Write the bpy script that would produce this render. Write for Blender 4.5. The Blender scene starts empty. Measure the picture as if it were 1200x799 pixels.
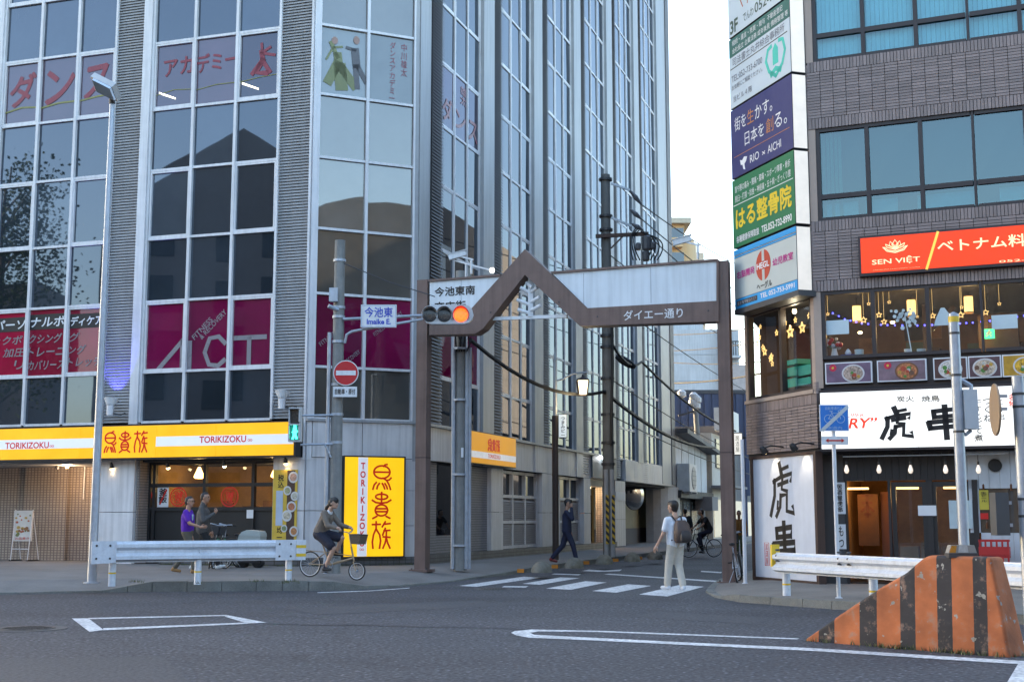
import bpy, bmesh, math, random
from mathutils import Vector, Matrix, Euler
random.seed(7)
R = math.radians
scene = bpy.context.scene
COL = scene.collection

# ------------------------------------------------------------------ camera, sky, sun, exposure
F_PX, CX, CY, HORIZON, CAM_H = 1528.0, 600.0, 399.5, 607.0, 1.45
PITCH = math.atan((HORIZON - CY) / F_PX)
cam_data = bpy.data.cameras.new('camera')
cam = bpy.data.objects.new('camera', cam_data)
COL.objects.link(cam)
cam.location = (0, 0, CAM_H)
cam.rotation_euler = (math.pi / 2 + PITCH, 0, 0)
cam_data.sensor_width = 36.0
cam_data.lens = 36.0 * F_PX / 1200.0
cam_data.clip_start = 0.1
cam_data.clip_end = 3000
scene.camera = cam

SUN_AZ, SUN_EL = R(-50), R(13)          # azimuth from +Y towards +X: sun low behind the office block
world = bpy.data.worlds.new('World')
scene.world = world
world.use_nodes = True
wn = world.node_tree.nodes
bg = wn['Background']
sky = wn.new('ShaderNodeTexSky')
sky.sky_type = 'NISHITA'
sky.sun_disc = False
sky.sun_elevation = SUN_EL
sky.sun_rotation = SUN_AZ
sky.altitude = 50
sky.air_density = 1.0
sky.dust_density = 2.5
sky.ozone_density = 1.15
world.node_tree.links.new(sky.outputs[0], bg.inputs[0])
bg.inputs[1].default_value = 0.15
sun_data = bpy.data.lights.new('sun', 'SUN')
sun_data.energy = 2.6
sun_data.angle = R(0.5)
sun_data.color = (1.0, 0.76, 0.5)
sun = bpy.data.objects.new('sun', sun_data)
COL.objects.link(sun)
sd = Vector((math.sin(SUN_AZ) * math.cos(SUN_EL), math.cos(SUN_AZ) * math.cos(SUN_EL), math.sin(SUN_EL)))
sun.rotation_euler = sd.to_track_quat('Z', 'Y').to_euler()
sun.location = (0, 0, 60)
vs = scene.view_settings
vs.view_transform = 'Standard'
vs.look = 'None'
vs.gamma = 1.0
vs.use_curve_mapping = False
vs.exposure = 2.65
scene.render.engine = 'CYCLES'
scene.cycles.use_denoising = True
scene.cycles.max_bounces = 6
scene.cycles.glossy_bounces = 3
scene.cycles.transparent_max_bounces = 12
scene.cycles.caustics_reflective = False
scene.cycles.caustics_refractive = False
scene.cycles.sample_clamp_indirect = 4.0

# ------------------------------------------------------------------ pixel -> place
def ray(px, py):
 a, b = (px - CX) / F_PX, (CY - py) / F_PX
 c, s = math.cos(PITCH), math.sin(PITCH)
 return Vector((a, c - b * s, s + b * c))
def on_z(px, py, z=0.0):
 d = ray(px, py)
 t = (z - CAM_H) / d.z
 return Vector((d.x * t, d.y * t, z))
def at_y(px, py, Y):
 d = ray(px, py)
 t = Y / d.y
 return Vector((d.x * t, Y, CAM_H + d.z * t))
def to_px(p):
 c, s = math.cos(PITCH), math.sin(PITCH)
 x, y, z = p[0], p[1], p[2] - CAM_H
 dep = y * c + z * s
 if dep < 0.1:
  return None
 return CX + F_PX * x / dep, CY - F_PX * (z * c - y * s) / dep
def in_view(p, m=25):
 q = to_px(p)
 return q is not None and -m < q[0] < 1200 + m and -m < q[1] < 799 + m

class Fac:
 """a wall plane: u runs to the viewer's right, n points out of the wall"""
 def __init__(s, x, y, ang):
  s.o = Vector((x, y, 0))
  s.u = Vector((math.sin(ang), math.cos(ang), 0))
  s.n = Vector((s.u.y, -s.u.x, 0))
 def pt(s, u, z, o=0.0):
  p = s.o + s.u * u + s.n * o
  return Vector((p.x, p.y, z))
 def uz(s, px, py, o=0.0):
  d = ray(px, py)
  c = Vector((0, 0, CAM_H))
  t = ((s.o + s.n * o) - Vector((0, 0, 0))).dot(s.n) / d.dot(s.n)
  p = c + d * t
  return (p - s.o).dot(s.u), p.z
 def rz(s):
  return math.atan2(s.u.y, s.u.x)

# ------------------------------------------------------------------ materials
MATS = {}
EMK = .46                                  # lit signs and lamps against the chosen exposure
def lin(c):
 if isinstance(c, str):
  c = [int(c[i:i + 2], 16) / 255 for i in (0, 2, 4)]
  c = [x / 12.92 if x < .04045 else ((x + .055) / 1.055) ** 2.4 for x in c]
 return tuple(c)
def M(name, col=(.5, .5, .5), rough=.6, metal=0., spec=.5, var=.12, vs_=3.0, bump=0., bs=60., streak=0., emit=None, es=0., coat=0., grain=0.):
 if name in MATS:
  return MATS[name]
 es *= EMK
 col = lin(col)
 m = bpy.data.materials.new(name)
 m.use_nodes = True
 nt = m.node_tree
 N, L = nt.nodes, nt.links
 b = N['Principled BSDF']
 b.inputs['Roughness'].default_value = rough
 b.inputs['Metallic'].default_value = metal
 b.inputs['Specular IOR Level'].default_value = spec
 if coat:
  b.inputs['Coat Weight'].default_value = coat
 geo = N.new('ShaderNodeNewGeometry')
 no = N.new('ShaderNodeTexNoise')
 no.inputs['Scale'].default_value = vs_
 no.inputs['Detail'].default_value = 5
 no.inputs['Roughness'].default_value = .65
 L.new(geo.outputs['Position'], no.inputs['Vector'])
 mr = N.new('ShaderNodeMapRange')
 mr.inputs[1].default_value = .3
 mr.inputs[2].default_value = .7
 mr.inputs[3].default_value = 1 - var
 mr.inputs[4].default_value = 1 + var
 L.new(no.outputs[0], mr.inputs[0])
 fac = mr.outputs[0]
 def mul(a, bb):
  x = N.new('ShaderNodeMath')
  x.operation = 'MULTIPLY'
  L.new(a, x.inputs[0])
  L.new(bb, x.inputs[1])
  return x.outputs[0]
 if streak:
  mp = N.new('ShaderNodeMapping')
  mp.inputs['Scale'].default_value = (9, 9, .55)
  L.new(geo.outputs['Position'], mp.inputs[0])
  n2 = N.new('ShaderNodeTexNoise')
  n2.inputs['Scale'].default_value = 1.0
  n2.inputs['Detail'].default_value = 4
  L.new(mp.outputs[0], n2.inputs['Vector'])
  r2 = N.new('ShaderNodeMapRange')
  r2.inputs[1].default_value = .42
  r2.inputs[2].default_value = .75
  r2.inputs[3].default_value = 1
  r2.inputs[4].default_value = 1 - streak
  L.new(n2.outputs[0], r2.inputs[0])
  fac = mul(fac, r2.outputs[0])
 if grain:
  n4 = N.new('ShaderNodeTexNoise')
  n4.inputs['Scale'].default_value = bs
  n4.inputs['Detail'].default_value = 2
  L.new(geo.outputs['Position'], n4.inputs['Vector'])
  r4 = N.new('ShaderNodeMapRange')
  r4.inputs[1].default_value = .3
  r4.inputs[2].default_value = .7
  r4.inputs[3].default_value = 1 - grain
  r4.inputs[4].default_value = 1 + grain
  L.new(n4.outputs[0], r4.inputs[0])
  fac = mul(fac, r4.outputs[0])
 vm = N.new('ShaderNodeVectorMath')
 vm.operation = 'SCALE'
 vm.inputs[0].default_value = col
 L.new(fac, vm.inputs['Scale'])
 L.new(vm.outputs[0], b.inputs['Base Color'])
 rr = N.new('ShaderNodeMapRange')
 rr.inputs[1].default_value = .3
 rr.inputs[2].default_value = .7
 rr.inputs[3].default_value = max(0, rough - .08)
 rr.inputs[4].default_value = min(1, rough + .08)
 L.new(no.outputs[0], rr.inputs[0])
 L.new(rr.outputs[0], b.inputs['Roughness'])
 if bump:
  n3 = N.new('ShaderNodeTexNoise')
  n3.inputs['Scale'].default_value = bs
  n3.inputs['Detail'].default_value = 3
  L.new(geo.outputs['Position'], n3.inputs['Vector'])
  bp = N.new('ShaderNodeBump')
  bp.inputs['Strength'].default_value = bump
  bp.inputs['Distance'].default_value = .02
  L.new(n3.outputs[0], bp.inputs['Height'])
  L.new(bp.outputs[0], b.inputs['Normal'])
 if emit is not None:
  ev = N.new('ShaderNodeVectorMath')
  ev.operation = 'SCALE'
  ev.inputs[0].default_value = lin(emit)
  L.new(fac, ev.inputs['Scale'])
  L.new(ev.outputs[0], b.inputs['Emission Color'])
  b.inputs['Emission Strength'].default_value = es
 MATS[name] = m
 return m

def glass_mat(name, body, refl, base_refl, rough=.015, transp=0.0):
 """window glass: a tinted body (or see-through pane) under a mirror-like surface that strengthens at grazing angles"""
 if name in MATS:
  return MATS[name]
 m = bpy.data.materials.new(name)
 m.use_nodes = True
 nt = m.node_tree
 N, L = nt.nodes, nt.links
 N.remove(N['Principled BSDF'])
 out = N['Material Output']
 geo = N.new('ShaderNodeNewGeometry')
 no = N.new('ShaderNodeTexNoise')
 no.inputs['Scale'].default_value = .9
 no.inputs['Detail'].default_value = 4
 L.new(geo.outputs['Position'], no.inputs['Vector'])
 if transp:
  body_sh = N.new('ShaderNodeBsdfTransparent')
  body_sh.inputs[0].default_value = (*body, 1)
 else:
  body_sh = N.new('ShaderNodeBsdfDiffuse')
  vm = N.new('ShaderNodeVectorMath')
  vm.operation = 'SCALE'
  vm.inputs[0].default_value = body
  mr = N.new('ShaderNodeMapRange')
  mr.inputs[3].default_value = .6
  mr.inputs[4].default_value = 1.4
  L.new(no.outputs[0], mr.inputs[0])
  oi = N.new('ShaderNodeObjectInfo')
  mo = N.new('ShaderNodeMapRange')
  mo.inputs[3].default_value = .45
  mo.inputs[4].default_value = 1.7
  L.new(oi.outputs['Random'], mo.inputs[0])
  mq = N.new('ShaderNodeMath')
  mq.operation = 'MULTIPLY'
  L.new(mr.outputs[0], mq.inputs[0])
  L.new(mo.outputs[0], mq.inputs[1])
  L.new(mq.outputs[0], vm.inputs['Scale'])
  L.new(vm.outputs[0], body_sh.inputs[0])
 gl = N.new('ShaderNodeBsdfGlossy')
 gl.inputs['Color'].default_value = (*refl, 1)
 gl.inputs['Roughness'].default_value = rough
 n2 = N.new('ShaderNodeTexNoise')
 n2.inputs['Scale'].default_value = .55
 L.new(geo.outputs['Position'], n2.inputs['Vector'])
 bp = N.new('ShaderNodeBump')
 bp.inputs['Strength'].default_value = .035
 bp.inputs['Distance'].default_value = .03
 L.new(n2.outputs[0], bp.inputs['Height'])
 L.new(bp.outputs[0], gl.inputs['Normal'])
 lw = N.new('ShaderNodeLayerWeight')
 lw.inputs[0].default_value = .35
 mr2 = N.new('ShaderNodeMapRange')
 mr2.inputs[3].default_value = base_refl
 mr2.inputs[4].default_value = .97
 L.new(lw.outputs['Fresnel'], mr2.inputs[0])
 mx = N.new('ShaderNodeMixShader')
 fo = mr2.outputs[0]
 if transp:                                   # the inner face of a thin pane adds no second mirror
  bf = N.new('ShaderNodeMath')
  bf.operation = 'SUBTRACT'
  bf.inputs[0].default_value = 1.0
  L.new(geo.outputs['Backfacing'], bf.inputs[1])
  bm2 = N.new('ShaderNodeMath')
  bm2.operation = 'MULTIPLY'
  L.new(fo, bm2.inputs[0])
  L.new(bf.outputs[0], bm2.inputs[1])
  fo = bm2.outputs[0]
 L.new(fo, mx.inputs[0])
 L.new(body_sh.outputs[0], mx.inputs[1])
 L.new(gl.outputs[0], mx.inputs[2])
 L.new(mx.outputs[0], out.inputs[0])
 MATS[name] = m
 return m

def brick_mat(name, c1, c2, mortar, w, h, rough=.45, msize=.012, bump=.4):
 """small mosaic tiles too fine to build one by one; pattern in the wall's own local frame (object x/y along, z up)"""
 if name in MATS:
  return MATS[name]
 m = M(name, (.5, .5, .5), rough)
 nt = m.node_tree
 N, L = nt.nodes, nt.links
 b = N['Principled BSDF']
 tc = N.new('ShaderNodeTexCoord')
 sp = N.new('ShaderNodeSeparateXYZ')
 L.new(tc.outputs['Object'], sp.inputs[0])
 ad = N.new('ShaderNodeMath')
 L.new(sp.outputs[0], ad.inputs[0])
 L.new(sp.outputs[1], ad.inputs[1])
 cb = N.new('ShaderNodeCombineXYZ')
 L.new(ad.outputs[0], cb.inputs[0])
 L.new(sp.outputs[2], cb.inputs[1])
 br = N.new('ShaderNodeTexBrick')
 br.offset = 0
 br.inputs['Scale'].default_value = 1
 br.inputs['Brick Width'].default_value = w
 br.inputs['Row Height'].default_value = h
 br.inputs['Mortar Size'].default_value = msize
 br.inputs['Color1'].default_value = (*lin(c1), 1)
 br.inputs['Color2'].default_value = (*lin(c2), 1)
 br.inputs['Mortar'].default_value = (*lin(mortar), 1)
 L.new(cb.outputs[0], br.inputs['Vector'])
 L.new(br.outputs[0], b.inputs['Base Color'])
 bp = N.new('ShaderNodeBump')
 bp.invert = True
 bp.inputs['Strength'].default_value = bump
 bp.inputs['Distance'].default_value = .01
 L.new(br.outputs['Fac'], bp.inputs['Height'])
 L.new(bp.outputs[0], b.inputs['Normal'])
 return m

# ------------------------------------------------------------------ mesh building
def Tm(loc=(0, 0, 0), rz=0.0):
 return Matrix.Translation(Vector(loc)) @ Matrix.Rotation(rz, 4, 'Z')

class MB:
 def __init__(s):
  s.v, s.f, s.mi = [], [], []
  s.cur = 0
 def add(s, vs_, fs):
  k = len(s.v)
  s.v += [Vector(p) for p in vs_]
  for f in fs:
   s.f.append([i + k for i in f])
   s.mi.append(s.cur)
  return s
 def hexa(s, p):
  return s.add(p, [(0, 3, 2, 1), (4, 5, 6, 7), (0, 1, 5, 4), (1, 2, 6, 5), (2, 3, 7, 6), (3, 0, 4, 7)])
 def box(s, x0, x1, y0, y1, z0, z1):
  return s.hexa([(x0, y0, z0), (x1, y0, z0), (x1, y1, z0), (x0, y1, z0), (x0, y0, z1), (x1, y0, z1), (x1, y1, z1), (x0, y1, z1)])
 def fbox(s, F, u0, u1, z0, z1, o0, o1):
  """a box lying on a wall plane F"""
  return s.hexa([F.pt(u0, z0, o1), F.pt(u1, z0, o1), F.pt(u1, z0, o0), F.pt(u0, z0, o0),
     F.pt(u0, z1, o1), F.pt(u1, z1, o1), F.pt(u1, z1, o0), F.pt(u0, z1, o0)])
 def bar(s, a, b, w, h=None, up=(0, 0, 1)):
  """rectangular bar from a to b"""
  a, b = Vector(a), Vector(b)
  h = h or w
  d = (b - a).normalized()
  x = d.cross(Vector(up))
  if x.length < 1e-4:
   x = d.cross(Vector((1, 0, 0)))
  x.normalize()
  y = x.cross(d)
  x *= w / 2
  y *= h / 2
  return s.hexa([a - x - y, a + x - y, a + x + y, a - x + y, b - x - y, b + x - y, b + x + y, b - x + y])
 def tube(s, pts, r, seg=8, closed=False, caps=True):
  pts = [Vector(p) for p in pts]
  n = len(pts)
  rs = r if isinstance(r, (list, tuple)) else [r] * n
  rings = []
  px = None
  for i, p in enumerate(pts):
   if closed:
    d = pts[(i + 1) % n] - pts[i - 1]
   else:
    d = pts[min(i + 1, n - 1)] - pts[max(i - 1, 0)]
   d.normalize()
   if px is None:
    x = d.orthogonal().normalized()
   else:
    x = px - d * px.dot(d)
    x = x.normalized() if x.length > 1e-6 else d.orthogonal().normalized()
   px = x
   y = d.cross(x)
   rings.append([p + (x * math.cos(t) + y * math.sin(t)) * rs[i] for t in [2 * math.pi * k / seg for k in range(seg)]])
  fs = []
  m = n if closed else n - 1
  for i in range(m):
   for k in range(seg):
    a, b = i * seg + k, i * seg + (k + 1) % seg
    c, d2 = ((i + 1) % n) * seg + (k + 1) % seg, ((i + 1) % n) * seg + k
    fs.append((a, b, c, d2))
  if caps and not closed:
   fs.append(tuple(range(seg - 1, -1, -1)))
   fs.append(tuple((n - 1) * seg + k for k in range(seg)))
  return s.add([v for rg in rings for v in rg], fs)
 def cyl(s, a, b, r0, r1=None, seg=12):
  return s.tube([a, b], [r0, r0 if r1 is None else r1], seg)
 def lathe(s, c, prof, seg=16, axis=(0, 0, 1)):
  """prof: list of (radius, height along axis)"""
  c, ax = Vector(c), Vector(axis).normalized()
  x = ax.orthogonal().normalized()
  y = ax.cross(x)
  vs_, fs = [], []
  for r, h in prof:
   for k in range(seg):
    t = 2 * math.pi * k / seg
    vs_.append(c + ax * h + (x * math.cos(t) + y * math.sin(t)) * r)
  for i in range(len(prof) - 1):
   for k in range(seg):
    fs.append((i * seg + k, i * seg + (k + 1) % seg, (i + 1) * seg + (k + 1) % seg, (i + 1) * seg + k))
  fs.append(tuple(range(seg - 1, -1, -1)))
  fs.append(tuple((len(prof) - 1) * seg + k for k in range(seg)))
  return s.add(vs_, fs)
 def ball(s, c, r, seg=10, rings=6, sc=(1, 1, 1), rot=None):
  c = Vector(c)
  vs_, fs = [], []
  for i in range(rings + 1):
   t = math.pi * i / rings
   for k in range(seg):
    a = 2 * math.pi * k / seg
    p = Vector((math.sin(t) * math.cos(a) * r * sc[0], math.sin(t) * math.sin(a) * r * sc[1], math.cos(t) * r * sc[2]))
    if rot:
     p = rot @ p
    vs_.append(c + p)
  for i in range(rings):
   for k in range(seg):
    fs.append((i * seg + k, (i + 1) * seg + k, (i + 1) * seg + (k + 1) % seg, i * seg + (k + 1) % seg))
  return s.add(vs_, fs)
 def torus(s, c, R_, r, axis, seg=24, sub=6):
  c, ax = Vector(c), Vector(axis).normalized()
  x = ax.orthogonal().normalized()
  y = ax.cross(x)
  return s.tube([c + (x * math.cos(t) + y * math.sin(t)) * R_ for t in [2 * math.pi * k / seg for k in range(seg)]], r, sub, closed=True)
 def prism(s, pts, z0, z1):
  """vertical prism over plan points (x, y); z1 may be a list"""
  n = len(pts)
  zz = z1 if isinstance(z1, (list, tuple)) else [z1] * n
  vs_ = [(p[0], p[1], z0) for p in pts] + [(p[0], p[1], zz[i]) for i, p in enumerate(pts)]
  fs = [tuple(range(n - 1, -1, -1)), tuple(range(n, 2 * n))]
  for i in range(n):
   j = (i + 1) % n
   fs.append((i, j, n + j, n + i))
  return s.add(vs_, fs)
 def fprism(s, F, pts, o0, o1):
  """outline (u, z) on wall plane F, thick from o0 to o1"""
  n = len(pts)
  vs_ = [F.pt(u, z, o1) for u, z in pts] + [F.pt(u, z, o0) for u, z in pts]
  fs = [tuple(range(n)), tuple(range(2 * n - 1, n - 1, -1))]
  for i in range(n):
   j = (i + 1) % n
   fs.append((i, n + i, n + j, j))
  return s.add(vs_, fs)
 def fdisc(s, F, u, z, r, o0, o1, seg=20, rz=None):
  return s.fprism(F, [(u + r * math.cos(t), z + (rz or r) * math.sin(t)) for t in [2 * math.pi * k / seg for k in range(seg)]], o0, o1)
 def strokes(s, F, lines, box, w, o, t=.004):
  """brush strokes as thin flat ribbons: lines in a unit box (x right, y up), box = (u0, z0, u1, z1)"""
  u0, z0, u1, z1 = box
  for ln in lines:
   ww = w
   if isinstance(ln, tuple):
    ln, ww = ln[0], w * ln[1]
   P = [Vector((u0 + a * (u1 - u0), z0 + b * (z1 - z0))) for a, b in ln]
   L_, R_ = [], []
   for i, p in enumerate(P):
    d = (P[min(i + 1, len(P) - 1)] - P[max(i - 1, 0)]).normalized()
    q = Vector((-d.y, d.x)) * ww / 2
    e = d * ww * .3 * (-1 if i == 0 else 1 if i == len(P) - 1 else 0)
    L_.append(p + q + e)
    R_.append(p - q + e)
   for i in range(len(P) - 1):
    s.fprism(F, [tuple(R_[i]), tuple(R_[i + 1]), tuple(L_[i + 1]), tuple(L_[i])], o, o + t)
  return s
 def build(s, name, mat=None, parent=None, smooth=False, label=None, kind=None):
  me = bpy.data.meshes.new(name)
  mats = mat if isinstance(mat, (list, tuple)) else [mat]
  pv = s.v
  ob = bpy.data.objects.new(name, me)
  if parent is not None:
   ob.parent = parent
   inv = WM[parent.name].inverted()
  else:
   lo = Vector((sum(v.x for v in pv) / len(pv), sum(v.y for v in pv) / len(pv), min(v.z for v in pv)))
   inv = Matrix.Translation(-lo)
   ob.location = lo
  loc_me = [inv @ v for v in pv]
  # keep the origin of every part at its own middle, so its local frame is its own
  if parent is not None:
   c = sum(loc_me, Vector()) / len(loc_me)
   ob.location = c
   loc_me = [v - c for v in loc_me]
  me.from_pydata([tuple(v) for v in loc_me], [], s.f)
  for x in mats:
   if x is not None:
    me.materials.append(x)
  if len(mats) > 1:
   me.polygons.foreach_set('material_index', s.mi)
  if smooth:
   me.polygons.foreach_set('use_smooth', [True] * len(me.polygons))
   try:
    me.set_sharp_from_angle(angle=R(45))
   except Exception:
    pass
  me.update()
  COL.objects.link(ob)
  WM[ob.name] = (WM[parent.name] @ Matrix.Translation(ob.location)) if parent is not None else Matrix.Translation(ob.location)
  if label:
   ob['label'] = label
  if kind:
   ob['kind'] = kind
  return ob

WM = {}
def tag(o, label, cat, group=None):
 o['label'] = label
 o['category'] = cat
 if group:
  o['group'] = group
 return o
def thing(name, label, cat, loc=(0, 0, 0), rz=0.0, group=None):
 o = bpy.data.objects.new(name, None)
 o.empty_display_size = .3
 o.location = loc
 o.rotation_euler = (0, 0, rz)
 COL.objects.link(o)
 WM[o.name] = Tm(loc, rz)
 return tag(o, label, cat, group)
def piece(name, mesh, parent, loc, rot=(0, 0, 0), scale=(1, 1, 1)):
 """another copy of a small shared mesh, as a part of parent (local place)"""
 o = bpy.data.objects.new(name, mesh)
 o.parent = parent
 o.location = loc
 o.rotation_euler = rot
 o.scale = scale
 COL.objects.link(o)
 WM[o.name] = WM[parent.name] @ Matrix.Translation(Vector(loc)) @ Euler(rot).to_matrix().to_4x4()
 return o
def structure(o):
 o['kind'] = 'structure'
 return o

TXT = {}
def text_mesh(body, bold=0.0, space=1.0, vertical=False, line=1.0):
 key = (body, bold, space, vertical, line)
 if key in TXT:
  return TXT[key]
 c = bpy.data.curves.new('lettering', 'FONT')
 c.body = '\n'.join(body) if vertical else body
 c.resolution_u = 3
 c.fill_mode = 'FRONT'
 c.offset = bold
 c.space_character = space
 c.space_line = line
 c.align_x = 'CENTER' if vertical else 'LEFT'
 o = bpy.data.objects.new('lettering', c)
 me = bpy.data.meshes.new_from_object(o)
 bpy.data.objects.remove(o)
 vs_ = [v.co.copy() for v in me.vertices]
 fs = [tuple(p.vertices) for p in me.polygons]
 bpy.data.meshes.remove(me)
 x0, x1 = min(v.x for v in vs_), max(v.x for v in vs_)
 y0, y1 = min(v.y for v in vs_), max(v.y for v in vs_)
 TXT[key] = ([((v.x - x0) / (x1 - x0), (v.y - y0) / (y1 - y0)) for v in vs_], fs)
 return TXT[key]
def text(F, body, box, o, mat, parent, bold=0.0, shear=0.0, rot=0.0, space=1.0, vertical=False, line=1.0, name='lettering', mb=None):
 """lettering fitted into box (u0, z0, u1, z1) on wall plane F, o in front of it"""
 cjk = any(ord(c) > 0x2E80 for c in body)
 vs_, fs = text_mesh(body, 0.0 if cjk else bold, space, vertical, line)
 u0, z0, u1, z1 = box
 uc, zc = (u0 + u1) / 2, (z0 + z1) / 2
 ca, sa = math.cos(rot), math.sin(rot)
 em = min(abs(z1 - z0) / (len(body) if vertical else 1), abs(u1 - u0) / (1 if vertical else len(body)))
 k = bold * em * .9
 out = mb or MB()
 for n, (dx, dy) in enumerate(((0, 0), (k, 0), (-k, 0), (0, k), (0, -k)) if cjk and bold > .012 else ((0, 0),)):
  pts = []
  for a, b in vs_:
   x, y = (a - .5) * (u1 - u0) + shear * (b - .5) * (z1 - z0) + dx, (b - .5) * (z1 - z0) + dy
   pts.append(F.pt(uc + x * ca - y * sa, zc + x * sa + y * ca, o + n * .0007))
  out.add(pts, fs)
 return out if mb is not None else out.build(name, mat, parent)
# ------------------------------------------------------------------ shared materials
m_white_clad = M('white_cladding', (.70, .685, .69), .45, var=.09, vs_=1.2, streak=.25)
m_alu = M('aluminium', (.72, .715, .73), .38, metal=.0, var=.06, streak=.18)
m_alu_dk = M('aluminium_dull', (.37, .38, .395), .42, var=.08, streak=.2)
m_louver = M('louver_grey', (.33, .33, .335), .5, var=.1, streak=.15)
m_louver_br = M('louver_brown', (.11, .105, .11), .55, var=.12)
m_core = M('core_dark', (.03, .032, .036), .8)
m_concrete = M('pole_concrete', (.24, .24, .23), .8, var=.15, vs_=4, bump=.2, bs=90, streak=.3, grain=.1)
m_galv = M('galvanised_steel', (.40, .44, .50), .42, metal=.35, var=.14, vs_=6, streak=.12)
m_steel_dk = M('dark_steel', (.05, .05, .055), .5, var=.1)
m_black = M('black_rubber', (.012, .012, .013), .6, var=.1)
m_black_frame = M('black_frame', (.02, .02, .022), .45)
m_white_paint = M('white_paint', (.72, .74, .76), .4, var=.07, vs_=5, streak=.15)
m_yellow_tape = M('yellow_tape', (.75, .5, .03), .4)
m_red_print = M('red_print', (.55, .012, .01), .4, var=.04)
m_blue_print = M('blue_print', (.03, .1, .55), .4, var=.04)
m_black_print = M('black_print', (.012, .011, .012), .5, var=.04)
m_white_print = M('white_print', (.75, .76, .78), .5, var=.03)
m_glass_front = glass_mat('tinted_window_glass', (.027, .035, .044), (.60, .69, .84), .115)
m_glass_side = glass_mat('side_window_glass', (.018, .023, .030), (.72, .79, .88), .09)
m_glass_corner = glass_mat('corner_window_glass', (.085, .085, .080), (.66, .66, .65), .15)  # paler grey body stands in for the cream sky it mirrors
m_film = glass_mat('magenta_film_glass', (.12, .004, .035), (.6, .62, .7), .05)
m_film2 = glass_mat('red_film_glass', (.24, .008, .03), (.6, .62, .7), .03)
m_film_hall = glass_mat('pink_grey_film_glass', (.06, .035, .045), (.6, .66, .8), .10)
m_film_white = glass_mat('white_film_glass', (.18, .20, .20), (.7, .72, .74), .08)
m_clear = glass_mat('clear_shop_glass', (.93, .95, .95), (.85, .9, .95), .05, transp=1)
m_soffit = M('soffit', (.35, .36, .37), .6)
m_tile_beige = brick_mat('beige_mosaic', (.40, .34, .29), (.35, .29, .25), (.16, .13, .12), .075, .075)
m_tile_grey = brick_mat('grey_mosaic', (.30, .30, .33), (.26, .26, .29), (.12, .12, .14), .075, .075)
m_tile_base = brick_mat('base_tile', (.10, .10, .11), (.13, .13, .135), (.05, .05, .05), .22, .1)

# ------------------------------------------------------------------ wall planes of the two corner buildings
def X_at(px, Y):
 return (px - CX) / F_PX * Y
LF = Fac(X_at(359, 34.8), 34.8, R(108.3))                      # office block, front
LC = Fac(LF.o.x, LF.o.y, R(66.0))                              # its cut corner
C_LEN = 3.08
c1 = LC.pt(C_LEN, 0)
LS = Fac(c1.x, c1.y, R(18.3))                                  # its side along the street
RC_LEN = 3.1
RF = Fac(X_at(959, 27.1), 27.1, R(113.6))                      # tiled building, front
RC = Fac(RF.o.x, RF.o.y, R(162.0))                             # its cut corner (u negative)
PV = 0.20                                                      # pavement level on the office side
PR = 0.12
STREET = LS.u.copy()

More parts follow.
